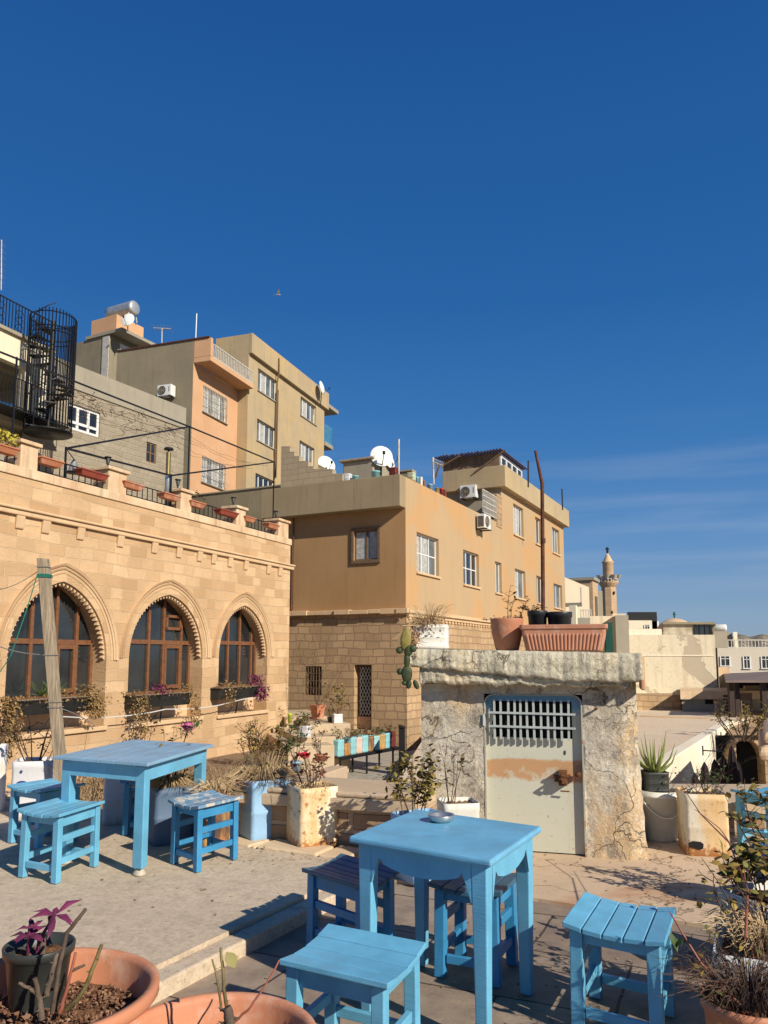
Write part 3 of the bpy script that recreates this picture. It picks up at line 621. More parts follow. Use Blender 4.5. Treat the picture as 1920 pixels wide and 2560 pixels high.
# side window in weathered wood
a0, a1, z0, z1 = oL
w1 = window(mb, fl0, a0, a1, z0, z1, 2, 0, -.1, m_oldwood, m_glass2, .05, False, curtain=[(0, .42), (.5, 1)])
m = M(); 
for (p0, p1, r0, r1) in ((a0-.09, a1+.09, z1, z1+.09), (a0-.09, a1+.09, z0-.11, z0), (a0-.09, a0, z0, z1), (a1, a1+.09, z0, z1)): m.mbox(fl0, p0, p1, .002, .06, r0, r1)
m.build('timber_surround', m_oldwood, mb, .008)
for k_, (nv, nh, gl, cu) in {'a': (3, 1, m_glass2, [(.0, .3), (.34, .64)]), 'b': (3, 1, m_glass, None), 'c': (2, 0, m_glass2, None), 'd': (2, 0, m_glass2, [(0, .5)]), 'e': (2, 0, m_glass, None), 'f': (2, 0, m_glass2, None), 'g': (4, 0, m_glass2, [(.25, .5), (.5, .74)]), 'h': (2, 0, m_glass, None), 'i': (3, 0, m_glass2, [(0, .33)])}.items():
    window(mb, fr0, *wins[k_], nv, nh, -.17, None, gl, .05, True, m_trim, curtain=cu)
# ground floor window grille and lattice door
a0, a1, z0, z1 = gw; f3 = fL(-.03)
m = M(); m.mbox(f3, a0, a1, -.3, -.28, z0, z1); gwin = m.build('window', m_dark, mb)
m = M(); [m.bar(f3(lerp(a0, a1, t/6), -.02, z0), f3(lerp(a0, a1, t/6), -.02, z1), .02) for t in range(7)]; [m.bar(f3(a0, -.02, lerp(z0, z1, t/4)), f3(a1, -.02, lerp(z0, z1, t/4)), .02) for t in range(5)]; m.build('grille', m_oldwood, gwin)
a0, a1, z0, z1 = door
m = M(); m.mbox(f3, a0, a1, -.3, -.27, z0, z1); m.mbox(f3, a0, a0+.08, -.27, -.1, z0, z1); dd_ = m.build('door', m_oldwood, mb)
m = M(); m.mbox(f3, a0+.12, a1-.12, -.268, -.262, z0+.4, z1-.1); m.build('dark_opening', m_dark, dd_)
m = M(); w_ = (a1-a0-.2)/2; n_ = 7; hh = (z1-z0-.5)/n_
for c_ in range(2):
    for r_ in range(n_):
        cx = a0+.1+w_*(c_+.5); cz = z0+.42+hh*(r_+.5)
        for s1 in (-1, 1): m.bar(f3(cx-s1*w_/2, -.22, cz-hh/2), f3(cx, -.22, cz+hh*.5), .022); m.bar(f3(cx+s1*w_/2, -.212, cz+hh/2), f3(cx, -.212, cz-hh*.5), .018)
for zz in range(n_+1): pass
m.build('lattice', m_whiteiron, dd_); m = M(); m.mbox(f3, a0+.1, a1-.06, -.262, -.2, z0+.02, z0+.38); m.build('kick_panel', m_pink, dd_)
# gutter pipe and cable on the side wall
yg = MB.Lf(q(3, 205, 1400))[0]; m = M(); m.tube([(-.05, yg, zPb), (-.05, yg, zM+.2), (-.12, yg, zM+.08)], .02, 6); m.build('drain_pipe', m_rustiron, mb)
# the unfinished stepped block stair wall on the parapet
bw = bthing('block_wall', 'unfinished stepped wall of bare concrete blocks on the ochre house roof', 'block wall', MB)
prof = [(98, 250), (175, 250), (215, 290), (262, 330), (300, 368), (350, 400), (395, 425), (480, 425), (578, 425), (630, 465), (670, 500), (672, 560)]
steps = [(92, 212), (172, 212), (172, 262), (215, 262), (215, 302), (262, 302), (262, 350), (345, 350), (345, 400), (395, 400), (395, 425), (575, 425), (575, 468), (668, 468)]
def LfX(n, x, y, X): return MB.Lf(q(n, x, y), X)
pl = [LfX(3, a, b, .25) for a, b in steps]; zb_ = zRl-.5
pl2 = [(pl[0][0], zb_)]+pl+[(pl[-1][0], zb_)]
m = M(); m.prism(pl2[::-1], lambda a, d, z: (d, a, z), .22, .45); m.build('front_wall', m_block, bw)
steps2 = [(215, 262), (285, 262), (300, 300), (420, 330), (420, 350), (560, 395), (668, 440), (668, 480)]
p0_, p1_ = pl[2], pl[-2]
m = M(); m.prism([(p0_[0], zb_), (p1_[0]-.1, zb_), (p1_[0]-.1, p1_[1]+.05), (lerp(p0_[0], p1_[0], .6), p1_[1]+.35), (p0_[0], p0_[1]-.02)][::-1], lambda a, d, z: (d, a, z), 2.1, 2.3); m.build('rear_wall', m_block, bw)
m = M(); n_ = 9
for i in range(n_):
    t = i/n_; y0 = lerp(p0_[0], p1_[0], t); y1 = lerp(p0_[0], p1_[0], (i+1)/n_); m.box(.452, 2.098, y1, y0, zb_, lerp(p0_[1], p1_[1], t)-.25)
m.build('step', m_block, bw)
# roof hut with crumbling edge
rh = bthing('roof_hut', 'small rough cement hut behind the buckets on the ochre house roof', 'roof hut', MB)
X = 2.2; yA, zA = MB.Lf(q(17, 515, 262), X); yB, _ = MB.Lf(q(17, 95, 300), X); xB = MB.R(q(17, 745, 360), yA)[0]
m = M(); m.box(X, xB, yA, yB, zRl-.55, zA); m.build('wall', m_greyp2, rh, .04); m = M(); m.box(X-.1, xB+.05, yA-.05, yB+.12, zA+.001, zA+.09); m.build('roof', m_rough, rh, .03)
# tin shed on the upper block
sh = bthing('tin_shed', 'rusty corrugated lean-to shed on top of the ochre house upper storey', 'shed', MB)
zs0 = zRh+.012; yS0, zS1 = MB.Lf(q(4, 968, 248), xs+.1); yS1 = MB.Lf(q(4, 390, 440), xs+.1)[0]; zS2 = MB.Lf(q(4, 385, 320), xs+.1)[1]; xS1 = MB.R(q(4, 1095, 380), .1)[0]
print('shed', yS0, zS1, yS1, zS2, xS1, zs0)
m_shed = plaster('grimy_boards', (.24, .17, .11), (.15, .10, .07), (.07, .045, .03), 1.2, .8, .6)
m = M(); xq = xs+.1; m.hexa([(xq, .1, zs0), (xS1, .1, zs0), (xS1, yS1, zs0), (xq, yS1, zs0)], [(xq, .1, zS1), (xS1, .1, zS1), (xS1, yS1, zS2), (xq, yS1, zS2)]); m.build('wall', m_shed, sh)
m = M(); n_ = 44
for i in range(n_):
    y0, y1 = lerp(-.15, yS1+.3, i/n_), lerp(-.15, yS1+.3, (i+1)/n_); za, zb2 = (lerp(zS1, zS2, (y0-.1)/(yS1-.1)), lerp(zS1, zS2, (y1-.1)/(yS1-.1))); h_ = .05 if i % 2 else 0; e_ = U(-.08, .05)
    m.hexa([(xq-.3+e_, y0, za+h_), (xS1+.15, y0, za+h_), (xS1+.15, y1, zb2+h_), (xq-.3+e_, y1, zb2+h_)], [(xq-.3+e_, y0, za+.04+h_), (xS1+.15, y0, za+.04+h_), (xS1+.15, y1, zb2+.04+h_), (xq-.3+e_, y1, zb2+.04+h_)])
m.build('roof', simple('rusty_tin', (.10, .035, .022), .8, .2, .3, 4, .3), sh)
window(sh, fR(.1), lerp(xq, xS1, .03), lerp(xq, xS1, .97), zs0+.05, zS1-.05, 4, 0, .01, None, m_glass, .12, False)
m = M()
for (p, r_) in (((966, 250), (690, 450)), ((560, 300), (400, 390)), ((380, 360), (340, 500))):
    a = MB.Lf(q(4, *p), xs-.05); b = MB.Lf(q(4, *r_), xs-.05); m.bar((xs-.32, a[0], a[1]), (xs-.32, b[0], b[1]), .07)
m.build('prop', m_oldwood, sh)
# grey back wall left of the ochre house, half in its shade
gb = bthing('grey_wall', 'plain grey cement wall half in shade behind the stone house roof terrace', 'wall', MB)
xg = 5.2; z_g = MB.Lf((640, 1222), xg)[1]
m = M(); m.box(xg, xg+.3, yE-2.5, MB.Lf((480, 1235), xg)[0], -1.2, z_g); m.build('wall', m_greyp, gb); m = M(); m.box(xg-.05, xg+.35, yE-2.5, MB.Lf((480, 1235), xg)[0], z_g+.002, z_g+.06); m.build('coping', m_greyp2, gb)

# ================================================================ beige block with balconies, peach house in front of it
BB = Fr(623, 42, 1650, 834)
bb = bthing('beige_block', 'tall beige apartment block with white casement windows and a heavy roof parapet', 'apartment block', BB)
zT = BB.R((623, 834))[1]; xE = BB.R((810, 1100))[0]; yP = BB.Lf((592, 1100))[0]; zO = BB.R(q(2, 695, 335), -.45)[1]; yW = BB.Lf((540, 850))[0]
print('BB', zT, xE, yP, zO, yW)
bw_ = [ropen(BB, 2, *v) for v in ((775, 525, 735, 957), (1175, 790, 970, 1322), (765, 1000, 1205, 942), (1165, 1205, 1400, 1307), (750, 1515, 1760, 935))]
m = M(); m.holed(rect(0, xE, -2, zT), [rect(*w) for w in bw_], fR(0), 0, .25); m.quad((0, 0, -2), (0, yW, -2), (0, yW, zT), (0, 0, zT)); m.quad((xE, 0, -2), (xE, yW, -2), (xE, yW, zT), (xE, 0, zT)); m.quad((0, 0, zT), (xE, 0, zT), (xE, yW, zT), (0, yW, zT)); m.quad((0, yW, -2), (xE, yW, -2), (xE, yW, zT), (0, yW, zT))
m.build('wall', m_beige, bb, merge=True)
m = M(); m.mbox(fR(0), .0, xE+.3, .004, .22, zO, zT+.02); m.build('roof_parapet', m_beige, bb, .02)
for i, w in enumerate(bw_): window(bb, fR(0), *w, 4, 0 if i != 2 else 0, -.2, None, m_glass2 if i != 4 else m_glass, .07, True, m_greyp2, curtain=[(.25, .5)] if i < 4 else None)
m = M(); m.tube([BBp for BBp in [(lerp(0, xE, .30), -.27, zT-.3), (lerp(0, xE, .30), -.29, zO), (lerp(0, xE, .31), -.12, zO-.6), (lerp(0, xE, .30), -.1, zO-5), (lerp(0, xE, .315), -.1, zO-6.4), (lerp(0, xE, .32), -.1, zO-5.8), (lerp(0, xE, .325), -.1, zO-1)]], .045, 6); m.build('drain_hose', m_oldwood, bb)
def balc(z, w, mat=None):
    m = M(); m.box(xE+.002, xE+w, -.1, 3.5, z-.25, z); s_ = m.build('balcony', m_greyp2, bb)
    if mat:
        r = M(); railing(r, fR(-.05), xE+.02, xE+w-.05, z+.02, z+1.2, 0, .2, .012); railing(r, fL(xE+w-.05), -.05, 3.4, z+.02, z+1.2, 0, .3, .012); r.build('railing', mat, s_)
balc(BB.R(q(2, 1400, 830))[1]-.1, 2.3); balc(BB.R(q(2, 1400, 1225))[1], 1.35, simple('turquoise_paint', (.14, .45, .55), .5))
# peach house
pb = bthing('peach_house', 'narrow peach fronted house with barred windows and grey cement side', 'house', BB)
xA = BB.R((481, 1000), yP)[0]; fP = fR(yP); zSl = BB.R(q(2, 165, 480), yP)[1]; yF = BB.Lf((288, 1000), xA)[0]; zG1 = BB.Lf(q(2, 262, 248), xA)[1]; zG2 = BB.Lf((290, 893), xA)[1]
print('PB', xA, zSl, yF, zG1, zG2)
pw = [ropen(BB, 2, 258, 690, 940, 478, yP), ropen(BB, 2, 247, 1355, 1602, 465, yP)]
m = M(); m.holed(rect(xA, -.004, -2, zSl), [rect(*w) for w in pw], fP, 0, .2); m.build('front_wall', m_pink, pb)
m = M(); m.quad((xA, yP, -2), (xA, yF, -2), (xA, yF, zG1), (xA, yP, zG1)); m.quad((xA, yP, zSl), (-.01, yP, zSl), (-.01, yF, zSl), (xA, yF, zSl)); m.box(xA+.002, xA+.25, yP, yF, zSl, zG1-.01); m.build('side_wall', m_greyp2 if False else m_greyp, pb)
m = M(); m.box(xA-.06, xA+.35, yP-.9, yF, zG1, zG1+.07); m.build('coping', m_rustiron, pb)
m = M(); m.box(xA+.002, -.02, yP-1.0, yP, zSl, zSl+.26); m.box(xA+.004, xA+.2, yP-1.0, yP-.002, zSl+.262, zG1-.002); sl_ = m.build('balcony', m_pink, pb, .02)
m = M(); railing(m, fR(yP-.94), xA+.3, -.1, zSl+.27, zG1-.25, 0, .16, .02); m.build('railing', m_whiteiron, sl_)
for k_, w in enumerate(pw):
    wv = window(pb, fP, *w, 4, 1, -.14, None, m_glass2, .06, True, m_oldwood, hpos=[.62], curtain=[(0, .25), (.5, .75)])
    m = M(); a0, a1, z0, z1 = w; n_ = 15
    for i in range(n_+1):
        a = lerp(a0, a1, i/n_)
        if k_ == 0: m.bar(fP(a, .06, z0), fP(a, .06, z1), .022)
        else: m.tube([fP(a, .06, z1), fP(a, .08, lerp(z0, z1, .6)), fP(a, .28, lerp(z0, z1, .25)), fP(a, .1, z0)], .012, 4)
    for t in (0, .35, .7, 1): m.bar(fP(a0, .07, lerp(z0, z1, t)), fP(a1, .07, lerp(z0, z1, t)), .025)
    m.build('grille', m_whiteiron, wv)
# ================================================================ grey old block house
GB = Fr(463, 33, 2050, 1021)
go = bthing('grey_block_house', 'long grey rough walled house with a white four pane window behind the roof terrace', 'house', GB)
zg = (GB.R((463, 1021))[1]+GB.R((187, 915))[1])/2; xgL = GB.R((60, 1000))[0]; print('GB', zg, GB.R((463, 1021))[1], GB.R((187, 915))[1])
w1 = ropen(GB, 1, 590, 985, 1210, 868); w2 = ropen(GB, 1, 1268, 1325, 1500, 1350)
m = M(); m.holed(rect(xgL, 0, -1, zg), [rect(*w1), rect(*w2)], fR(0), 0, .2); m.quad((0, 0, -1), (0, 6, -1), (0, 6, zg), (0, 0, zg)); m.quad((xgL, 0, zg), (0, 0, zg), (0, 6, zg), (xgL, 6, zg)); m.build('wall', m_rough, go)
m = M(); m.mbox(fR(0), xgL, .02, .002, .05, zg-.9, zg+.02); m.build('parapet', m_greyp2, go)
a0, a1, z0, z1 = w1
window(go, fR(0), a0, a1, z0, z1, 3, 0, -.12, None, m_glass, .10, False); m = M(); zz = lerp(z0, z1, .3); m.mbox(fR(0), a0+.1, a1-.1, -.1, -.04, zz-.05, zz+.05); m.build('transom', m_frame, go)
window(go, fR(0), *w2, 2, 1, -.1, m_oldwood, m_glass, .06, False)
# tower hut with solar tank
TB = Fr(293, 46, 1980, 831)
to = bthing('roof_tower', 'peach and grey stair tower rising above the grey roofs under a steel tank', 'stair tower', TB)
zt0 = TB.R(q(1, 1015, 385))[1]; xt = TB.R(q(1, 1250, 420))[0]; yt = TB.Lf(q(1, 765, 330))[0]; zt1 = TB.R(q(1, 1020, 205))[1]; y2 = TB.Lf(q(1, 640, 600))[0]
m = M(); m.box(0, xt+1.5, .6, y2, 4, zt0); m.build('grey_wall', m_greyp, to); m = M(); m.mbox(fL(0), .62, TB.Lf(q(1, 885, 600))[0], .003, .05, 4, zt0-.1); m.build('white_band', m_whiteiron, to)
m = M(); m.box(-.1, xt+2.2, -.5, yt+.1, zt0+.002, zt0+.2); m.build('roof_slab', m_greyp2, to); m = M(); m.box(.2, xt+.2, .3, yt, zt0+.202, zt1); m.build('peach_block', m_pink, to, .03)
m = M(); m.mbox(fR(.6), .8, 2.3, 0, .05, zt0-1.6, zt0-.3); m.build('window', m_frame, to)
tc_ = TB.world(lerp(.2, xt, .55), lerp(.3, yt, .35), zt1); tk = thing('solar_tank', 'shiny horizontal steel water tank on top of the peach tower', 'water tank', tc_, R_(-28))
rt = .46; m = M(); L_ = 1.15; vs = []
prof = [(.001, -L_), (rt*.8, -L_), (rt, -L_+.08)]+[(rt, -L_+.1+i*.29) for i in range(1, 8)]+[(rt, L_-.08), (rt*.8, L_), (.001, L_)]
for r_, z_ in prof:
    for k in range(20):
        a = 2*math.pi*k/20; vs.append((z_, r_*math.cos(a), r_*math.sin(a)+rt+.35))
n_ = 20; m.add(vs, [(i*n_+k, i*n_+(k+1) % n_, (i+1)*n_+(k+1) % n_, (i+1)*n_+k) for i in range(len(prof)-1) for k in range(n_)], True)
m.build('tank', simple('brushed_steel', (.55, .56, .56), .35, .55, .15, 3), tk)
m = M()
for xq_ in (-.9, .9): m.bar((xq_, -.4, 0), (xq_, -.25, .6), .06); m.bar((xq_, .4, 0), (xq_, .25, .6), .06)
m.build('cradle', m_whiteiron, tk)

# ================================================================ white house with spiral stair (far left)
WL = Fr(127, 27, 1750, 950)
wl = bthing('white_house', 'cream walled house with a deep shaded loggia at the left edge', 'house', WL)
zb1 = WL.R((0, 822))[1]; zb0 = WL.R(q(1, 0, 600))[1]; xL = WL.R((-260, 900))[0]; zfl = WL.R(q(1, 200, 1150))[1]; print('WL', zb1, zb0, xL, zfl)
m = M(); m.box(xL, 0, 0, .3, zb0, zb1); m.box(xL, 0, .3, 6, zb1-.3, zb1-.01); m.build('upper_wall', m_cream, wl); m = M(); m.mbox(fR(0), xL, .1, -.1, .12, zb1+.002, zb1+.12); m.build('coping', m_greyp2, wl)
xp = WL.R(q(1, 205, 1000))[0]; m = M(); m.box(xp, 0, .0, .5, zfl, zb0-.002); m.build('pillar', m_cream, wl); m = M(); m.box(xL, .0, 2.6, 2.9, zfl-3, zb0); m.box(xL, -.01, .32, 2.6, zb0-.15, zb0-.02); m.build('back_wall', m_greyp, wl)
m = M(); m.box(xL, .2, -.1, 2.6, zfl-.25, zfl-.002); m.box(xL, 0, .5, 2.5, 1, zfl-.26); m.build('loggia_floor', m_greyp2, wl)
m = M(); railing(m, fR(.0), xL, .02, zb1+.13, zb1+1.15, 0, .13, .012); 
for a in (-3.1, -2.3, -1.5, -.7):
    for j in range(3): m.tube([fR(0)(a+.16*math.cos(t*math.pi/5), .0, zb1+.35+.25*j+.11*math.sin(t*math.pi/5)) for t in range(11)], .012, 4)
m.build('roof_railing', m_iron, wl)
m = M(); railing(m, fR(-.9), xL, .0, zfl+.02, zfl+1.0, 0, .14, .01); m.box(xL, 0, -.95, -.11, zfl-.06, zfl-.004); m.build('balcony_railing', m_iron, wl)
# spiral stair
sp_ = ony((129, 900), 25.6); sp_.z = 0; Rsp = .75; zlo = ony((150, 1085), 25.6).z; Rsp = .75
ztop = ony((130, 794), 25.6).z; zflr = zb1+.05
ssp = thing('spiral_stair', 'black iron spiral staircase with a tall barred cage on the white house', 'spiral staircase', (sp_.x, sp_.y, zlo), WL.rot)
H_ = zflr-zlo; Ht = ztop-zlo; print('spiral', sp_, zlo, ztop, H_)
m = M(); m.tube([(0, 0, 0), (0, 0, Ht*.97)], .06, 8); m.build('centre_pole', m_iron, ssp)
n_ = 15
for i in range(n_):
    a = 2.2+i*2*math.pi*1.25/n_; z = (i+1)*H_/n_; m = M(); a2 = a+.5
    m.hexa([(.05*math.cos(a), .05*math.sin(a), z-.04), (Rsp*math.cos(a), Rsp*math.sin(a), z-.04), (Rsp*math.cos(a2), Rsp*math.sin(a2), z-.04), (.05*math.cos(a2), .05*math.sin(a2), z-.04)], [(.05*math.cos(a), .05*math.sin(a), z), (Rsp*math.cos(a), Rsp*math.sin(a), z), (Rsp*math.cos(a2), Rsp*math.sin(a2), z), (.05*math.cos(a2), .05*math.sin(a2), z)]); m.build('step', m_iron, ssp)
m = M(); nb = 42
for i in range(nb):
    a = 2*math.pi*i/nb
    if i in (19, 20, 21): continue
    z0 = H_*.42 if (a > 3.4 and a < 5.6) else .1; m.bar((Rsp*math.cos(a), Rsp*math.sin(a), z0), (Rsp*math.cos(a), Rsp*math.sin(a), Ht+.05*math.sin(a*2)), .026)
for z in (Ht-.08, H_+.1, H_*.98): m.tube([(Rsp*math.cos(t*.21), Rsp*math.sin(t*.21), z) for t in range(31)], .02, 4)
m.tube([(Rsp*math.cos(2.2+t*.3), Rsp*math.sin(2.2+t*.3), .9+t*H_/27) for t in range(28)], .02, 4); m.build('cage', m_iron, ssp)
m = M(); m.lathe([(.001, 0), (Rsp*1.05, 0), (Rsp*1.05, .06), (.001, .06)], 24); m.build('landing', m_iron, ssp)
# ================================================================ plants
def stem_curve(base, tip, bend, n=6):
    b, t = Vector(base), Vector(tip); off = Vector((U(-1, 1), U(-1, 1), U(-.2, .6)))*bend
    return [b.lerp(t, i/n)+off*math.sin(math.pi*i/n) for i in range(n+1)]
def leaf(m, p, d, ln, w, fold=.25):
    d = d.normalized(); s = d.cross(Vector((U(-.5, .5), U(-.5, .5), 1))); s = s.normalized() if s.length > 1e-3 else Vector((1, 0, 0)); n = s.cross(d)
    c = p+d*ln*.5+n*ln*fold*.3; m.add([p, p+d*ln*.3+s*w*.42, p+d*ln*.62+s*w*.5, p+d*ln+n*-ln*.15, p+d*ln*.62-s*w*.5, p+d*ln*.3-s*w*.42, c], [(0, 6, 1), (1, 6, 2), (2, 6, 3), (3, 6, 4), (4, 6, 5), (5, 6, 0)], True)
def shrub(par, base, h, spread, ns=5, nl=30, ll=.05, mat=None, stem=None, r=.006, branch=2, lean=(0, 0), lw=.55, rb=.04):
    ms, ml = M(), M(); pts_all = []
    for i in range(ns):
        a = U(0, 6.28); b = Vector(base)+Vector((math.cos(a), math.sin(a), 0))*U(0, rb); hh = h*U(.6, 1)
        t = b+Vector((math.cos(a)*spread*U(.3, 1)+lean[0], math.sin(a)*spread*U(.3, 1)+lean[1], hh)); c = stem_curve(b, t, spread*.3); ms.tube(c, [r*(1-.7*j/6) for j in range(7)], 5); pts_all += c[2:]
        for _ in range(branch):
            j = random.randint(2, 5); d = Vector((U(-1, 1), U(-1, 1), U(.2, 1))).normalized()*h*U(.15, .35); c2 = stem_curve(c[j], c[j]+d, h*.05, 4); ms.tube(c2, [r*.55*(1-.6*k/4) for k in range(5)], 4); pts_all += c2[1:]
    ms.build('stem', stem or m_twig, par, recalc=False)
    if nl:
        for _ in range(nl):
            p = random.choice(pts_all)+Vector((U(-1, 1), U(-1, 1), U(-1, 1)))*ll*.3; leaf(ml, p, Vector((U(-1, 1), U(-1, 1), U(-.5, .7))), ll*U(.6, 1.25), ll*lw*U(.8, 1.2))
        ml.build('foliage', mat or m_leafmix, par, recalc=False)
def tuft(m, base, n, h, sp, r=.003, droop=.5, br=.1):
    for _ in range(n):
        a = U(0, 6.28); d = Vector((math.cos(a), math.sin(a), 0)); b = Vector(base)+d*U(0, br); hh = h*U(.4, 1); s = sp*U(.4, 1); pts = [b+d*s*(t/5)**1.3+Vector((0, 0, hh*math.sin(min(1, t/5*(1+droop*.5))*math.pi*(.5+droop*.35)))) for t in range(6)]
        m.tube(pts, [r, r, r*.9, r*.8, r*.6, r*.3], 3, False)
def soilmesh(par, r, z, n=16, sq=False, c=(0, 0), amp=.012, mat=None):
    m = M(); nn = 12; vs = []
    for j in range(nn+1):
        for i in range(nn+1):
            x, y = lerp(-1, 1, i/nn), lerp(-1, 1, j/nn)
            if not sq: k = max(abs(x), abs(y)) / (math.hypot(x, y) or 1); x, y = x*k, y*k
            vs.append((c[0]+x*r, c[1]+y*r, z+U(-amp, amp)))
    m.add(vs, [(j*(nn+1)+i, j*(nn+1)+i+1, (j+1)*(nn+1)+i+1, (j+1)*(nn+1)+i) for j in range(nn) for i in range(nn)], True); return m.build('soil', mat or m_earth, par)
def rcan(m, w, h, r=.035, t=.006, dent=.0, z0=0, seg=4):       # square can with rounded corners, open top, w = side
    def ring(s, z, dn=0):
        out = []
        for cx, cy, a0 in ((1, 1, 0), (-1, 1, 90), (-1, -1, 180), (1, -1, 270)):
            for k in range(seg+1):
                a = math.radians(a0+90*k/seg); out.append(((s/2-r)*cx+r*math.cos(a)+U(-dn, dn), (s/2-r)*cy+r*math.sin(a)+U(-dn, dn), z))
        return out
    prof = [(w-.012, z0), (w, z0+.012), (w*.995, z0+h*.12), (w*.985, z0+h*.14), (w*.985, z0+h*.42), (w*.997, z0+h*.44), (w*.997, z0+h*.48), (w*.985, z0+h*.5), (w*.985, z0+h*.86), (w, z0+h*.88), (w, z0+h), (w-2*t, z0+h), (w-2*t, z0+h*.6)]
    vs = []; n = 4*(seg+1)
    for s, z in prof: vs += ring(s, z, dent)
    m.add(vs, [(i*n+k, i*n+(k+1) % n, (i+1)*n+(k+1) % n, (i+1)*n+k) for i in range(len(prof)-1) for k in range(n)], True); m.add([v for v in vs[:n]], [tuple(range(n))[::-1]]); return m

# ================================================================ far town on the right
m_sand = masonry('far_sandstone', (.58, .40, .24), (.50, .335, .19), (.42, .30, .18), .9, .4, .02, .3)
m_sandl = plaster('far_pale_render', (.66, .56, .40), (.60, .50, .36), (.42, .34, .24), .3, .3)
def wedge(m, x0, x1, y0, y1, z0, z1):
    k = y1/y0; m.hexa([(x0, y0, z0), (x1, y0, z0), (x1*k, y1, z0), (x0*k, y1, z0)], [(x0, y0, z1), (x1, y0, z1), (x1*k, y1, z1), (x0*k, y1, z1)])
def wb(m, u0, u1, v0, v1, D, dep, extra=0):
    a = ony((u0, v0), D); b = ony((u1, v1), D); wedge(m, a.x, b.x, D, D+dep, b.z-extra, a.z); return a, b
# minaret
Dm = 95; base = ony((1524, 1535), Dm); mn = thing('minaret', 'slender octagonal sandstone minaret with a balcony and pointed cone cap', 'minaret', (base.x*(Dm+3)/Dm, Dm+3, -6))
def zz(v): return ony((1524, v), Dm).z+6
k_ = Dm/F
R1, R2 = 19.5*k_, 13.5*k_
m = M(); m.lathe([(R1*1.03, 0), (R1, zz(1470)), (R1*.97, zz(1462))], 8, smooth=False); m.build('shaft', m_sand, mn)
m = M(); m.lathe([(R1*.97, zz(1462)), (R1*1.12, zz(1458)), (R1*1.25, zz(1454)), (R1*1.3, zz(1451)), (R1*1.3, zz(1449)), (.1, zz(1449))], 16, smooth=False); m.build('balcony', m_sand, mn)
m = M(); m.lathe([(R2, zz(1449)), (R2, zz(1402)), (R2*1.12, zz(1400)), (R2*1.12, zz(1397)), (.5, zz(1397))], 20); m.build('upper_shaft', m_sand, mn)
m = M(); m.lathe([(R2*.95, zz(1397)), (R2*.5, zz(1384)), (.05, zz(1374)), (.001, zz(1374))], 16); m.build('cone_cap', m_trim, mn)
m = M(); m.tube([(0, 0, zz(1375)), (0, 0, zz(1361))], .12, 5); m.tube([(.2*math.cos(a_), 0, zz(1364)+.2*math.sin(a_)) for a_ in [-.9+k*.42 for k in range(13)]], .05, 4); m.lathe([(.001, -.15), (.2, 0), (.001, .15)], 8, (0, 0, zz(1371))); m.build('finial', m_iron, mn)
m = M()
for i in range(20):
    a = i*math.pi/10; c_, s_ = R1*1.24*math.cos(a), R1*1.24*math.sin(a); m.bar((c_, s_, zz(1449)), (c_, s_, zz(1436)), .08)
for v_ in (1436, 1442): m.tube([(R1*1.24*math.cos(i*math.pi/10), R1*1.24*math.sin(i*math.pi/10), zz(v_)) for i in range(21)], .05, 4)
m.build('railing', m_whiteiron, mn)
m = M()
for a in (-2.9, -2.0, -1.3, -.5, .1): c_, s_ = R1*1.3*math.cos(a), R1*1.3*math.sin(a); m.lathe([(.1, 0), (.45, .5)], 8, (c_, s_, zz(1443))); m.bar((c_, s_, zz(1443)), (c_*.8, s_*.8, zz(1443)), .15)
m.build('loudspeaker', m_whiteiron, mn)
m = M()
for v_, u_ in ((1478, 8), (1528, 1), (1438, -3), (1438, 3)): rr = R1 if v_ > 1450 else R2; m.box(u_*k_-.09, u_*k_+.09, -rr-.03, -rr+.6, zz(v_)-.2, zz(v_)+.15)
m.build('slit_window', m_dark, mn)
def house(name, lab, parts, D, dep, mat, cat='house', wins=(), extra=6):
    o = thing(name, lab, cat, (0, 0, 0)); 
    for nm, u0, u1, v0, v1, dz, mt in parts:
        m = M(); wb(m, u0, u1, v0, v1, D+dz, dep, extra); m.build(nm, mt or mat, o)
    for (u0, u1, v0, v1, dz) in wins:
        a = ony((u0, v0), D+dz); b = ony((u1, v1), D+dz); fm = lambda a_, d_, z_: (a_, D+dz-d_, z_)
        w_ = D*.0007; m = M(); m.mbox(fm, a.x, b.x, .001, .03, b.z, a.z); wi = m.build('window', m_glass, o)
        m = M(); m.mbox(fm, a.x-w_, a.x+w_*.8, .002, .08, b.z, a.z); m.mbox(fm, b.x-w_*.8, b.x+w_, .002, .08, b.z, a.z); m.mbox(fm, (a.x+b.x)/2-w_*.5, (a.x+b.x)/2+w_*.5, .002, .07, b.z, a.z); m.mbox(fm, a.x-2*w_, b.x+2*w_, .002, .12, b.z-w_*1.5, b.z); m.mbox(fm, a.x, b.x, .003, .07, lerp(b.z, a.z, .72), lerp(b.z, a.z, .72)+w_); m.build('frame', m_frame, wi)
    return o
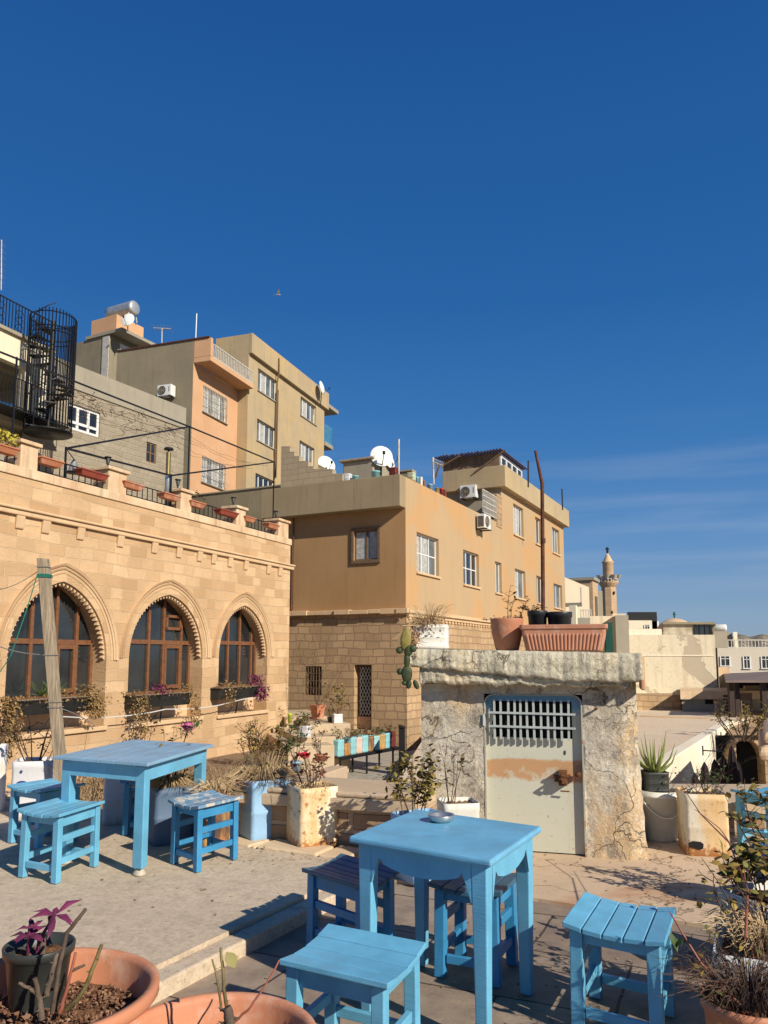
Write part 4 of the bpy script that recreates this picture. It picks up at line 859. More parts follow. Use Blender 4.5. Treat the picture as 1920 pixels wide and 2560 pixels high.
# stepped sandstone houses between the ochre house and the minaret
HA = Fr(1481, 80, 1900)
ha = bthing('sandstone_house', 'tall flat roofed sandstone house just left of the minaret', 'house', HA)
def hb(fr, par, nm, u, uR, vT, uL, vB, mat, x=0, y=0, bev=0):
    a1, z1 = fr.R((u, vT), y); aR = fr.R((uR, vT), y)[0]; yL = fr.Lf((uL, vT), a1)[0]; m = M(); m.box(a1, aR, y, yL, -8, z1); return m.build(nm, mat, par, bev), (a1, aR, y, yL, z1)
o_, h1 = hb(HA, ha, 'wall', 1481, 1494, 1450, 1415, 1540, m_sand); m = M(); m.box(h1[0]-.2, h1[1]+.2, -.2, h1[3], h1[4], h1[4]+.3); m.build('roof_slab', m_greyp2, ha)
m = M(); m.mbox(fR(0), lerp(h1[0], h1[1], .35), lerp(h1[0], h1[1], .8), .0, .04, h1[4]-4, h1[4]-1.6); m.build('window', m_glass, ha)
HB = Fr(1478, 70, 1900); hb_ = bthing('sandstone_house', 'sunlit yellow house with a projecting balcony left of the minaret', 'house', HB)
m = M(); zt_ = HB.R((1477, 1470))[1]; m.box(HB.R((1412, 1450))[0], 0, 0, 5, -8, zt_); m.build('wall', m_sandl, hb_); xa_ = HB.R((1428, 1500))[0]
zb_1, zb_2 = HB.R((1428, 1498), -1.5)[1], HB.R((1428, 1460), -1.5)[1]
m = M(); m.box(HB.R((1405, 1500))[0], HB.R((1455, 1500), -1.5)[0], -1.5, 0, zb_1-.3, zb_1); m.build('balcony', m_greyp2, hb_); m = M(); railing(m, fR(-1.45), HB.R((1405, 1500))[0], HB.R((1455, 1500), -1.5)[0], zb_1, zb_1+1.1, 0, .25, .03); m.build('railing', m_whiteiron, hb_)
m = M(); x_ = HB.R((1440, 1540), -1.4)[0]; m.box(x_, x_+.5, -1.4, -.9, -8, zb_1-.3); m.build('pillar', m_cream, hb_)
house('sandstone_house', 'squat orange sandstone block touching the minaret base', [('wall', 1477, 1505, 1479, 1545, 0, m_sand), ('roof_slab', 1476, 1506, 1477, 1479.5, -.2, m_greyp2)], 84, 5, m_sand)
o = thing('iron_fence', 'pale iron railing on the roof edge before the yellow house', 'fence', (0, 0, 0)); m = M(); a = ony((1452, 1525), 60); b = ony((1478, 1545), 60)
railing(m, lambda x, d, z: (x, 60-d, z), a.x, b.x, b.z, a.z, 0, .2, .03); m.build('bars', m_whiteiron, o)
m = M(); m.box(a.x-1, b.x+1, 59.8, 66, -8, b.z); m.build('wall', m_greyp2, o)
# weathered plaster chimney block next to the green sheet
house('plaster_block', 'weathered pale plaster stub wall with a capped chimney behind the green sheet', [('wall', 1475, 1536, 1540, 1600, 2, None), ('wall', 1533, 1567, 1534, 1600, 0, None), ('cap', 1538, 1571, 1538, 1545, -.3, m_greyp2)], 33, 2.5, plaster('flaking_plaster', (.70, .62, .46), (.56, .47, .33), (.34, .26, .17), 1.6, .7, .8), 'wall', extra=3)
o = thing('green_sheet', 'green corrugated sheet leaning behind the long planter', 'metal sheet', (0, 0, 0))
a = ony((1511, 1556), 11.5); b = ony((1534, 1660), 11.5); m = M(); n_ = 14
for i in range(n_):
    x0, x1 = lerp(a.x, b.x, i/n_), lerp(a.x, b.x, (i+1)/n_); dd = .02 if i % 2 else 0
    m.hexa([(x0-.03, 11.5-dd, ZR), (x1-.03, 11.5-dd, ZR), (x1-.03, 11.52-dd, ZR), (x0-.03, 11.52-dd, ZR)], [(x0, 11.5-dd, a.z), (x1, 11.5-dd, a.z), (x1, 11.52-dd, a.z), (x0, 11.52-dd, a.z)])
m.build('sheet', m_green, o)
# white plaster house
def peelmat():
    t = NT('peeling_whitewash'); p = planar(t); n = t.noise(.62, 5, .5, t.map((1, 1, .8), (5.2, 1.5, 0), v=p), .8); n2 = t.noise(3, 6, .6, p)
    col = t.mix(n2, (.60, .52, .37), (.68, .60, .44)); msk = t.ramp(t.math('ADD', n, t.math('MULTIPLY', n2, .12)), [(.615, 0.), (.63, 1.)])
    col = t.mix(msk, col, (.44, .37, .27)); st_ = t.noise(1, 4, .6, t.map((3, .3, 1), v=p)); col = t.mix(t.ramp(st_, [(.50, 0.), (.72, .6)]), col, (.42, .33, .22)); n9 = t.noise(7, 6, .75, p); col = t.mix(t.ramp(n9, [(.34, .6), (.46, 0.)]), col, (.38, .31, .22))
    t.bump(t.math('SUBTRACT', t.math('MULTIPLY', n2, .4), msk), .4, .03); return t.out(col, .9, 0, .2)
wp = thing('white_plaster_house', 'windowless white plaster house with grey peeled patches', 'house', (0, 0, 0)); Dw = 37
m = M(); a = ony((1533, 1587), Dw); b = ony((1794, 1735), Dw); wedge(m, a.x, b.x, Dw, Dw+8, b.z-1.5, a.z); m.build('wall', peelmat(), wp)
m = M(); m.box(a.x, b.x-.1, Dw-.03, Dw, a.z-1.0, a.z-.95); wedge(m, a.x, ony((1658, 1580), Dw).x, Dw+.2, Dw+5, a.z+.003, a.z+.28); m.build('ledge', m_wwall, wp)
m = M(); m.box(a.x+1, b.x-.5, Dw-.9, Dw-.002, b.z-.3, b.z+.02); m.build('plinth', m_cream, wp)
ob = thing('mossy_parapet_hut', 'low stained roof hut with dark panes above the white plaster house', 'roof hut', (0, 0, 0)); D_ = 42
m = M(); c = ony((1658, 1561), D_); d = ony((1777, 1587), D_); wedge(m, c.x, d.x, D_, D_+4, d.z-.6, c.z); m.build('wall', plaster('mould_stained', (.56, .5, .38), (.3, .25, .17), (.2, .16, .1), 2.2, .8), ob)
m = M(); wedge(m, c.x-.1, d.x+.2, D_-.2, D_+4.1, c.z+.002, c.z+.12); m.build('roof_slab', m_greyp, ob)
m = M(); x0, x1 = ony((1735, 1570), D_).x, ony((1775, 1570), D_).x; m.box(x0, x1, D_-.03, D_-.002, d.z, c.z-.05); w_ = m.build('window', m_glass, ob); m = M()
for t in (0, .33, .66, 1): m.bar((lerp(x0, x1, t), D_-.05, d.z), (lerp(x0, x1, t), D_-.05, c.z-.05), .05)
m.build('frame', m_iron, w_)
o = thing('water_tank', 'white horizontal water tank on the roofs at the right', 'water tank', tuple(ony((1796, 1570), 44))); rr = 9.5*44/F; hl = 17*44/F; m = M(); vs = []
for x_, r_ in ((-hl, .001), (-hl, rr), (hl*.75, rr), (hl*.77, rr*1.02), (hl, rr), (hl*1.04, rr*.7), (hl*1.05, .001)):
    for k in range(20): vs.append((x_, r_*math.cos(k*math.pi/10), r_*math.sin(k*math.pi/10)))
m.add(vs, [(i*20+k, i*20+(k+1) % 20, (i+1)*20+(k+1) % 20, (i+1)*20+k) for i in range(6) for k in range(20)], True); m.build('tank', m_dish, o); m = M(); m.box(-hl, hl, -.2, .2, -rr-.9, -rr+.03); m.build('stand', m_greyp2, o)
# dome and its finial
Dd_ = 60; c = ony((1688, 1584), Dd_); o = thing('dome', 'low plastered dome with a small finial beyond the white plaster house', 'dome', (c.x, Dd_, c.z)); rr = 46*Dd_/F
m = M(); m.lathe([(rr*math.cos(t*math.pi/2/8), rr*.82*math.sin(t*math.pi/2/8)) for t in range(8)]+[(.02, rr*.84)], 24); m.lathe([(rr*1.02, -6), (rr*1.02, .1), (rr, .1)], 24); m.build('shell', m_parapet, o); m = M(); m.tube([(0, 0, rr*.83), (0, 0, rr*.83+.5)], .07, 5); m.lathe([(.001, 0), (.15, .1), (.001, .25)], 8, (0, 0, rr*.83+.2)); m.build('finial', m_green, o)
# pale house with dark glass roof terrace
house('pale_house', 'pale grey house under a dark glazed roof pavilion right of the minaret', [('wall', 1567, 1631, 1551, 1585, 0, m_cream), ('side_wall', 1631, 1648, 1553, 1585, .5, m_dish), ('pavilion', 1572, 1638, 1532, 1551, 1, m_glass), ('pavilion_roof', 1568, 1642, 1530, 1533, .5, m_iron)], 66, 6, m_cream, wins=((1611, 1624, 1562, 1575, 0),))
# right hand houses
HR = house('grey_render_house', 'grey rendered house with three white framed windows at the right edge', [('wall', 1793, 2080, 1620, 1760, 0, None), ('upper_wall', 1793, 1832, 1581, 1620, 3, m_greyp2), ('pillar', 1833, 1845, 1580, 1620, 2.4, m_cream)], 50, 8, plaster('grey_far_render', (.52, .47, .38), (.56, .50, .41), (.36, .31, .24), .4, .2), wins=((1800, 1824, 1641, 1664, 0), (1857, 1875, 1641, 1670, 0), (1902, 1925, 1641, 1670, 0)))
m = M(); a = ony((1794, 1600), 50.3); b = ony((2050, 1620), 50.3)
railing(m, lambda x, d, z: (x, 50.3-d, z), a.x, b.x, b.z, a.z, 0, .22, .02); m.build('railing', m_whiteiron, HR)
house('white_chimney', 'square white chimney stack beside the white plaster house', [('side', 1797, 1817, 1674, 1722, 0, m_greyp2), ('stack', 1818, 1827, 1672, 1722, 0, m_dish), ('cap', 1796, 1824, 1668, 1674, -.1, m_parapet)], 38, 1.2, m_dish, 'chimney', extra=1)
# low stone store with dark square opening
sw = thing('stone_store', 'low weathered stone store with one dark square opening below the white house', 'store', (0, 0, 0)); D_ = 33.5
a = ony((1703, 1727), D_); b = ony((1838, 1790), D_); m = M(); wedge(m, a.x, b.x+4, D_, D_+3.4, ZR-.2, a.z-.35); m.build('wall', m_greyp2, sw)
m = M(); wedge(m, a.x-.1, b.x+4, D_-.15, D_+3.4, a.z-.348, a.z); m.build('coping', m_parapet, sw); c = ony((1762, 1741), D_); d = ony((1783, 1760), D_); m = M(); m.box(c.x, d.x, D_-.02, D_-.002, d.z, c.z); m.build('opening', m_dark, sw)
lwk = thing('rubble_bank', 'low broken stone kerb wall at the back of the flat cement roof', 'low wall', (0, 0, 0)); a = ony((1598, 1737), 34.5); b = ony((1703, 1775), 34.5); m = M(); wedge(m, a.x-1, b.x-.01, 34.5, 36, ZR-.1, a.z); m.build('wall', m_rubble, lwk)
# timber pergola terrace on the right
tp = thing('timber_pavilion', 'dark timber cafe pavilion under a brown canvas awning at the right edge', 'pavilion', (0, 0, 0)); D_ = 30
m_dwood = simple('dark_timber', (.045, .025, .02), .7, 0, .3, 9, .2)
P_ = lambda u, v, D=D_: ony((u, v), D)
zf = P_(1830, 1795).z
m = M(); wedge(m, P_(1828, 1795).x, P_(2100, 1795).x, D_, D_+7, -5.5, zf); m.build('base_wall', m_rubble, tp)
for u_, D2 in ((1828, 30.2), (1842, 30.6), (1909, 30.2), (1840, 36), (1905, 36), (1990, 30.2)):
    m = M(); x_ = P_(u_, 1700, D2).x; m.box(x_-.09, x_+.09, D2, D2+.18, zf+.002, P_(1840, 1708, 30).z); m.build('post', m_dwood, tp)
aw0 = P_(1828, 1706); m = M(); x0, x1 = aw0.x-.3, P_(2060, 1700).x; zA_ = aw0.z
m.hexa([(x0, 29.8, zA_), (x1, 29.8, zA_), (x1*1.27, 38, zA_+.2), (x0*1.27, 38, zA_+.1)], [(x0, 29.8, zA_+.08), (x1, 29.8, zA_+.08), (x1*1.27, 38, P_(1900, 1672, 38).z), (x0*1.27, 38, P_(1850, 1684, 38).z)]); m.build('awning', simple('brown_canvas', (.20, .15, .13), .9, 0, .15, 2), tp)
m = M(); 
for i in range(6): z_ = lerp(P_(1850, 1790).z, P_(1850, 1745).z, i/5); m.bar((P_(1848, 1700).x, 31.5, z_), (P_(1900, 1700).x, 31.5, z_), .08)
m.build('slatted_screen', simple('maroon_board', (.07, .02, .02), .6, 0, .2, 6), tp)
m = M(); m.box(P_(1861, 1712, 35).x, P_(1899, 1712, 35).x, 35, 35.1, P_(1861, 1745, 35).z, P_(1861, 1714, 35).z); m.build('reed_panel', m_straw if False else m_trim, tp)
m = M(); m.box(P_(1828, 1700).x*36.8/30, P_(2060, 1700).x*1.2, 36.8, 36.9, zf, zA_+.2); m.build('back_panel', m_dwood, tp)
ch = thing('terrace_chair', 'small wooden chair seen in the shade of the timber pavilion', 'chair', tuple(P_(1868, 1795, 30.7))); ch.location.z = zf+.002
for s in (-1, 1):
    for t in (0, 1): m = M(); m.bar((s*.2, t*.4, 0), (s*.2, t*.4, .45 if t else .9), .05); m.build('leg', m_oldwood, ch)
m = M(); m.box(-.23, .23, -.02, .43, .44, .48); m.build('seat', m_oldwood, ch); m = M(); m.box(-.2, .2, -.02, .02, .6, .9); m.build('backrest', m_oldwood, ch)
# street: closed dark parasols, lamps, dark arch, stone pier
random.seed(11)
for i, (u, vt, vb) in enumerate(((1761, 1905, 1990), (1786, 1898, 1985), (1808, 1888, 1980), (1829, 1864, 1975), (1737, 1932, 1990))):
    D2 = [15.5, 16.5, 18, 19.5, 14.5][i]; p = ony((u, vt), D2); o = thing('closed_parasol', ['folded dark parasol second from the left in the lane', 'folded dark parasol, middle one in the lane', 'folded dark parasol second from the right in the lane', 'tallest folded dark parasol beside the black archway', 'folded dark parasol, lowest and leftmost in the lane'][i], 'parasol', (p.x, D2, -5.5), 0, 'folded dark parasols in the lane')
    h = p.z+5.5; m = M(); vs = []; pr = [(.01, h), (.05, h-.1), (.12, h-.6), (.19, h-1.4), (.22, h-2.1), (.10, h-2.3), (.10, h-2.5)]
    for r_, z_ in pr:
        for k in range(16): rr = r_*(1+.22*(k % 2)); vs.append((rr*math.cos(k*math.pi/8), rr*math.sin(k*math.pi/8), z_))
    m.add(vs, [(j*16+k, j*16+(k+1) % 16, (j+1)*16+(k+1) % 16, (j+1)*16+k) for j in range(6) for k in range(16)]); m.build('canopy', simple('dark_canvas', (.022, .012, .014), .9) if i == 0 else bpy.data.materials['dark_canvas'], o); m = M(); m.tube([(0, 0, 0), (0, 0, h-2)], .03, 6); m.build('pole', m_iron, o); m = M(); m.lathe([(.001, 0), (.3, 0), (.3, .08), (.001, .08)], 12); m.build('base', m_greyp2, o)
for lab, (uw, vw), (ul, vl) in (('nearer street lamp bracket with a conical shade on the whitewashed wall', (1753, 1876), (1786, 1892)), ('farther street lamp bracket with a conical shade on the whitewashed wall', (1799, 1840), (1823, 1848)), ('farthest bare lamp bracket at the end of the whitewashed wall', (1822, 1824), (1836, 1828))):
    # wall point: on street wall plane
    d = ray(uw, vw); t = ((e1-EYE).dot(en))/d.dot(en); w_ = EYE+d*t; o = thing('wall_lamp', lab, 'wall lamp', tuple(w_+en*.03), math.atan2(en.y, en.x), 'wall lamps along the lane'); m = M(); m.box(-.02, .02, -.06, .06, -.12, .12); m.tube([(0, 0, 0), (.55, 0, 0)], .018, 5); m.build('bracket', m_iron, o); m = M(); m.tube([(.5, 0, 0), (.5, 0, -.14)], .012, 4); m.lathe([(.02, -.12), (.05, -.16), (.17, -.27), (.17, -.29)], 14, (.5, 0, 0)); m.build('shade', m_iron, o); m = M(); m.lathe([(.13, -.28), (.12, -.34), (.001, -.38)], 12, (.5, 0, 0)); m.build('globe', m_glass2, o)
aw = thing('archway_wall', 'shadowed stone wall with a big black archway across the lane', 'wall', (0, 0, 0)); D_ = 23; a = ony((1822, 1850), D_); b = ony((1990, 1990), D_)
fm = lambda x, d, z: (x, D_-d, z); cx_ = ony((1868, 1900), D_).x; w_ = ony((1912, 1900), D_).x-cx_; zs_ = ony((1860, 1905), D_).z
m = M(); m.holed(rect(a.x+.2, b.x, -5.5, a.z), [[(cx_-w_, -5.4), (cx_+w_, -5.4)]+[(cx_+w_*math.cos(t*math.pi/12), zs_+w_*1.25*math.sin(t*math.pi/12)) for t in range(13)]], fm, 0, 1.2); wedge(m, a.x+.2, b.x, D_+.5, D_+6, -5.5, a.z-.02); m.build('wall', m_rubble, aw)
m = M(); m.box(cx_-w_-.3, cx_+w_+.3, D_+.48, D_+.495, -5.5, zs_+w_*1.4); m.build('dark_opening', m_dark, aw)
sp = thing('stone_pier', 'pale carved stone pier and vault corner at the right edge beyond the terrace', 'stone pier', (0, 0, 0)); D_ = 15; a = ony((1882, 1828), D_); b = ony((2050, 1990), D_)
m = M(); wedge(m, a.x+.25, b.x, D_, D_+3, -5.5, ony((1882, 1905), D_).z); m.build('shaft', m_ashlar, sp, .05); m = M(); wedge(m, a.x, b.x, D_-.2, D_+3.2, ony((1882, 1902), D_).z, a.z-.25); m.build('cornice', m_parapet, sp, .12); m = M(); wedge(m, a.x+.15, b.x, D_-.1, D_+3.1, a.z-.248, a.z); m.build('cap', m_parapet, sp, .1)

# ================================================================ the little cement hut with iron door
HL = onz((1047, 2115), .02); HRt = onz((1598, 2152), .02); hv = Vector((HRt.x-HL.x, HRt.y-HL.y, 0)); HW = hv.length; hrot = math.atan2(hv.y, hv.x)
print('hut', HL, HRt, HW)
hut = thing('cement_hut', 'small crumbling cement hut with a thick cracked roof slab and iron door', 'hut', (HL.x, HL.y, .0), hrot)
hx = hv.normalized(); hn = Vector((hx.y, -hx.x, 0))
def H(u, v, d=0):     # pixel -> (x,z) on the hut's front face pushed out by d
    dd = ray(u, v); o_ = Vector((HL.x, HL.y, 0))+hn*d; t = (o_-EYE).dot(hn)/dd.dot(hn); w_ = EYE+dd*t; return ((w_-o_).dot(hx), w_.z)
def crackmat(name, base, c2, tint, warm, seed):
    t = NT(name); o = t.map(loc=(seed, seed, 0)); n = t.noise(2.2, 7, .65, o); col = t.mix(t.ramp(n, [(.35, 0.), (.6, 1.)]), base, c2)
    n1 = t.noise(1.1, 5, .6, t.map((1, 1, .6), (4, seed, 2))); col = t.mix(t.ramp(n1, [(.50, 0.), (.58, .9)]), col, warm)
    n2 = t.noise(3.2, 8, .78, t.map(loc=(seed+2, 0, 5))); col = t.mix(t.ramp(n2, [(.53, 0.), (.58, .75)]), col, tint); n8 = t.noise(9, 7, .8, t.map(loc=(seed, 9, 5))); col = t.mix(t.ramp(n8, [(.55, 0.), (.60, .6)]), col, tuple(min(1, x*1.12) for x in base)); col = t.mix(t.ramp(n8, [(.36, .6), (.43, 0.)]), col, tuple(x*.6 for x in tint))
    wv = t.n('TexNoise', Vector=t.obj(), Scale=4, Detail=6).outputs['Color']; vv = t.n('VectorMath', {'operation': 'MULTIPLY_ADD'}, i0=wv, i1=(.5, .5, .5), i2=t.obj()).outputs[0]
    v1 = t.n('TexVoronoi', {'feature': 'DISTANCE_TO_EDGE'}, Vector=vv, Scale=1.7).outputs['Distance']; v2_ = t.n('TexVoronoi', {'feature': 'DISTANCE_TO_EDGE'}, Vector=vv, Scale=7).outputs['Distance']
    c1 = t.math('MULTIPLY', t.ramp(v1, [(0., 1.), (.004, 1.), (.010, 0.)]), t.ramp(t.noise(1.6, 3, .5, t.map(loc=(seed, 3, 1))), [(.44, 0.), (.52, 1.)])); c3 = t.math('MULTIPLY', t.ramp(v2_, [(0., 1.), (.008, 1.), (.022, 0.)]), t.ramp(n, [(.5, 0.), (.66, .5)]))
    ck = t.math('MAXIMUM', c1, c3); col = t.mix(t.math('MULTIPLY', ck, .7), col, (.08, .055, .035)); fine = t.noise(40, 6, .75); col = t.mix(t.ramp(fine, [(.35, .5), (.55, 0.)]), col, tuple(x*.55 for x in base))
    h = t.math('SUBTRACT', t.math('ADD', t.math('MULTIPLY', fine, .35), t.math('ADD', n, t.math('MULTIPLY', n2, .8))), ck); t.bump(t.math('ADD', h, t.math('MULTIPLY', n8, .8)), 1.0, .03); return t.out(col, .92, 0, .15)
m_hutw = crackmat('crumbling_cement', (.76, .70, .57), (.55, .48, .37), (.27, .235, .18), (.66, .46, .25), 1)
m_huts = crackmat('cracked_slab', (.76, .70, .53), (.60, .54, .40), (.36, .33, .23), (.70, .57, .37), 6)
dx0, dz1 = H(*q(9, 608, 620)); dx1 = H(*q(9, 1210, 700))[0]; zsl0 = H(*q(9, 700, 560), .12)[1]; zsl1 = H(*q(9, 200, 345), .15)[1]; zslR = H(*q(9, 1500, 372), .15)[1]
print('door', dx0, dx1, dz1, zsl0, zsl1, zslR)
HD = 1.3      # hut depth
xl0 = H(*q(9, 228, 800))[0]
xr0 = H(*q(9, 1552, 900))[0]
def rough_grid(m, fn, nx, ny, amp):
    vs = []
    for j in range(ny+1):
        for i in range(nx+1):
            p = Vector(fn(i/nx, j/ny)); e_ = 0 if i in (0, nx) else 1; w_ = mnoise.fractal(p*3.1, .8, 2.1, 5)*1.5+mnoise.fractal(p*11, .7, 2.1, 4)*.5; vs.append(p+Vector((0, 1, 0))*(w_*amp+U(-.0012, .0012))*e_)
    m.add(vs, [(j*(nx+1)+i, j*(nx+1)+i+1, (j+1)*(nx+1)+i+1, (j+1)*(nx+1)+i) for j in range(ny) for i in range(nx)], True)
random.seed(21)
zw = zsl0+.05; m = M()
rough_grid(m, lambda s, t: (lerp(xl0, dx0, s), 0, lerp(-.05, zw, t)), 34, 70, .008); rough_grid(m, lambda s, t: (lerp(dx1, xr0+.05*(1-t)**3, s), .10*max(0, (s-.72)/.28)**1.6, lerp(-.05, zw, t)), 44, 70, .008); rough_grid(m, lambda s, t: (lerp(dx0, dx1, s), 0, lerp(dz1, zw, t)), 40, 14, .006)
for x_ in (dx0, dx1): m.quad((x_, 0, -.05), (x_, .25, -.05), (x_, .25, dz1), (x_, 0, dz1))
m.quad((dx0, 0, dz1), (dx1, 0, dz1), (dx1, .25, dz1), (dx0, .25, dz1))
rough_grid(m, lambda s, t: (xr0+.05*(1-t)**3+U(-.012, .012)*(0 < s < 1), lerp(.10, HD, s), lerp(-.05, zw, t)), 14, 20, 0); rough_grid(m, lambda s, t: (xl0, lerp(0, HD, s), lerp(-.05, zw, t)), 6, 6, 0); m.quad((xl0, HD, -.05), (xr0, HD, -.05), (xr0, HD, zw), (xl0, HD, zw))
m.build('wall', m_hutw, hut)
# roof slab: wobbly thick slab with a torn lower edge, in two layers
def slabring(name, x0, x1, y0, y1, zlo, zhi, lo_amp, mat, nseg=150, rnd=.05, seed=1):
    random.seed(seed); m = M(); path = []
    for i in range(nseg): path.append((lerp(x0, x1, i/nseg), y0))
    for i in range(20): path.append((x1, lerp(y0, y1, i/20)))
    for i in range(20): path.append((lerp(x1, x0, i/20), y1))
    for i in range(20): path.append((x0, lerp(y1, y0, i/20)))
    n = len(path); cx_, cy_ = (x0+x1)/2, (y0+y1)/2; wob = [sum(math.sin(i*f_*.21+p_)*a_ for f_, p_, a_ in ((1, seed, .5), (2.7, seed*2, .3), (6.1, 1, .25), (13, 4, .18))) for i in range(n)]
    prof = [(-.03, .02, 1), (-.01, .0, 1), (.004, .06, 1), (.010, .18, .8), (.008, .35, .3), (.012, .55, 0), (.006, .75, 0), (.0, .90, 0), (-.008, .97, 0), (-.022, .995, 0), (-.06, 1.0, 0), (-.3, 1.0, 0)]; vs = []
    pr2 = []
    for (p_, q_2) in zip(prof[:-1], prof[1:]):
        for k_3 in range(3): pr2.append(tuple(lerp(a_9, b_9, k_3/3) for a_9, b_9 in zip(p_, q_2)))
    prof = pr2+[prof[-1]]
    for (o_, f_, la) in prof:
        for i, (x_, y_) in enumerate(path):
            w1_ = wob[i]; nv = mnoise.fractal(Vector((x_*7, y_*7, f_*1.9+seed)), .8, 2.1, 5)+.5*mnoise.fractal(Vector((x_*22, y_*22, f_*6+seed)), .8, 2.1, 4); z_ = lerp(zlo(x_)+lo_amp*w1_*la, zhi(x_), f_); ex = math.copysign(1, x_-cx_) if x_ in (x0, x1) else 0; ey = math.copysign(1, y_-cy_) if y_ in (y0, y1) else 0
            j_ = U(-.002, .002)+w1_*.01+nv*.0045; vs.append((x_+(o_+j_)*ex-(.03*ex if abs(ey) and ex else 0), y_+(o_+j_)*ey, z_+U(-.0015, .0015)+nv*.003*(f_ < .98)))
    m.add(vs, [(k*n+i, k*n+(i+1) % n, (k+1)*n+(i+1) % n, (k+1)*n+i) for k in range(len(prof)-1) for i in range(n)], True)
    m.add(vs[:n]+[(cx_, cy_, zlo(cx_))], [(i, (i+1) % n, n) for i in range(n)]); m.add(vs[-n:]+[(cx_, cy_, zhi(cx_))], [(i, (i+1) % n, n) for i in range(n)], True)
    return m.build(name, mat, hut)
xsl0 = H(*q(9, 155, 400), .15)[0]; xsl1 = H(*q(9, 1530, 450), .15)[0]
zA1 = H(*q(9, 200, 455), .15)[1]; zB1 = H(*q(9, 1000, 560), .15)[1]; zC1 = H(*q(9, 1450, 575), .15)[1]
def zlow(x): t = (x-xsl0)/(xsl1-xsl0); return lerp(zA1-.0, zA1-.04, t/.25) if t < .25 else lerp(zA1-.04, zC1+.03, min(1, (t-.25)/.5))
slabring('roof_slab', xsl0, xsl1+.06, -.17, HD+.1, zlow, lambda x: lerp(zsl1, zslR, (x-xsl0)/(xsl1-xsl0)), .012, m_huts, seed=2)
zA2 = H(*q(9, 220, 545), .1)[1]; zB2 = H(*q(9, 800, 560), .1)[1]
slabring('under_slab', xsl0+.07, xsl1-.03, -.13, HD+.05, lambda x: lerp(zA2, zB2, min(1, (x-xsl0)/(xsl1-xsl0)/.5))-.012, lambda x: zlow(x)+.03, .022, m_huts, seed=5)
m = M(); m.box(xsl1+.04, xsl1+.075, -.12, .25, zC1-.03, zslR-.03); m.build('edge_brick', m_terra if False else m_pink, hut, .01)
# iron door
m_doorp = NT('door_paint'); t = m_doorp; n = t.noise(3, 5, .6); col = t.mix(n, (.52, .52, .41), (.58, .57, .45)); sep = t.n('SeparateXYZ', i0=t.obj()); zc = sep.outputs[2]; xc = sep.outputs[0]
wv = t.math('ADD', zc, t.math('MULTIPLY', t.noise(3.5, 6, .7), .13))
zr1 = H(*q(9, 900, 1025))[1]; zr0 = H(*q(9, 900, 1150))[1]
bandm = t.math('MULTIPLY', t.ramp(wv, [(0., 0.), (.5, 0.), (.51, 1.)]) if False else t.n('MapRange', i0=wv, i1=zr0+.055, i2=zr0+.075, i3=0., i4=1.).outputs[0], t.n('MapRange', i0=wv, i1=zr1+.08, i2=zr1+.06, i3=0., i4=1.).outputs[0])
pk = t.ramp(t.noise(6, 4, .6), [(.52, 1.), (.60, .3)]); col = t.mix(t.math('MULTIPLY', bandm, pk), col, (.50, .29, .145))
top = t.n('MapRange', i0=wv, i1=H(*q(9, 900, 700))[1], i2=H(*q(9, 900, 660))[1], i3=0., i4=1.).outputs[0]; col = t.mix(t.math('MULTIPLY', top, .9), col, (.12, .31, .47))
sp2 = t.noise(38, 5, .7); col = t.mix(t.ramp(sp2, [(.64, 0.), (.68, .9)]), col, (.16, .09, .05)); sr = t.noise(7, 4, .6, t.map((1, 1, .1))); col = t.mix(t.ramp(sr, [(.62, 0.), (.75, .35)]), col, (.45, .25, .10))
t.bump(sp2, .15, .005); m_doorp = t.out(col, .5, 0, .35)
door_ = thing('tmp', None, None); bpy.data.objects.remove(door_)
ix0, ix1 = dx0+.012, dx1-.012; izt = dz1-.01; ft = H(*q(9, 900, 668))[1]; fb = H(*q(9, 900, 893))[1]; gx0 = H(*q(9, 655, 780))[0]; gx1 = H(*q(9, 1145, 780))[0]; fh = lambda a, d, z: (a, .04-d, z)
fo = M()
def rr_(x0, x1, z0, z1, r=.07): return [(x0, z0), (x1, z0)]+[(x1-r+r*math.sin(a), z1-r+r*math.cos(a)) for a in [math.pi/2*(1-k/5) for k in range(6)]]+[(x0+r-r*math.sin(a), z1-r+r*math.cos(a)) for a in [math.pi/2*k/5 for k in range(6)]]
m = M(); m.holed(rr_(ix0, ix1, .03, izt), [rect(gx0, gx1, fb, ft)], fh, 0, .03); m.quad((ix0, .07, .03), (ix1, .07, .03), (ix1, .07, fb), (ix0, .07, fb)); door = m.build('door', m_doorp, hut)
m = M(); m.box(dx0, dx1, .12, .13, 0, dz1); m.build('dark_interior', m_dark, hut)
m = M(); P1 = rr_(dx0-.0, dx1+.0, .02, dz1-.002, .08); P2 = rr_(ix0, ix1, .02, izt, .07)
for j in range(1, len(P1)-1) if False else [k for k in range(1, len(P1))]+[0]:
    A_, B_ = P1[j], P1[(j+1) % len(P1)]; C_, D2_ = P2[(j+1) % len(P2)], P2[j]
    if j == 0: continue
    m.hexa([fh(A_[0], -.01, A_[1]), fh(B_[0], -.01, B_[1]), fh(C_[0], -.01, C_[1]), fh(D2_[0], -.01, D2_[1])], [fh(A_[0], .045, A_[1]), fh(B_[0], .045, B_[1]), fh(C_[0], .045, C_[1]), fh(D2_[0], .045, D2_[1])])
m.build('frame', rusty('door_frame_rust', (.45, .44, .36), .44, 3, False), door)
m_bar = simple('pale_blue_bars', (.45, .50, .48), .5, 0, .1, 9)
for i in range(12):
    x_ = lerp(gx0, gx1, (i+.5)/12)+U(-.004, .004); m = M(); m.bar((x_, -.004, fb-.012), (x_+U(-.004, .004), -.004, ft+.015), .017); m.build('bar', m_bar, door)
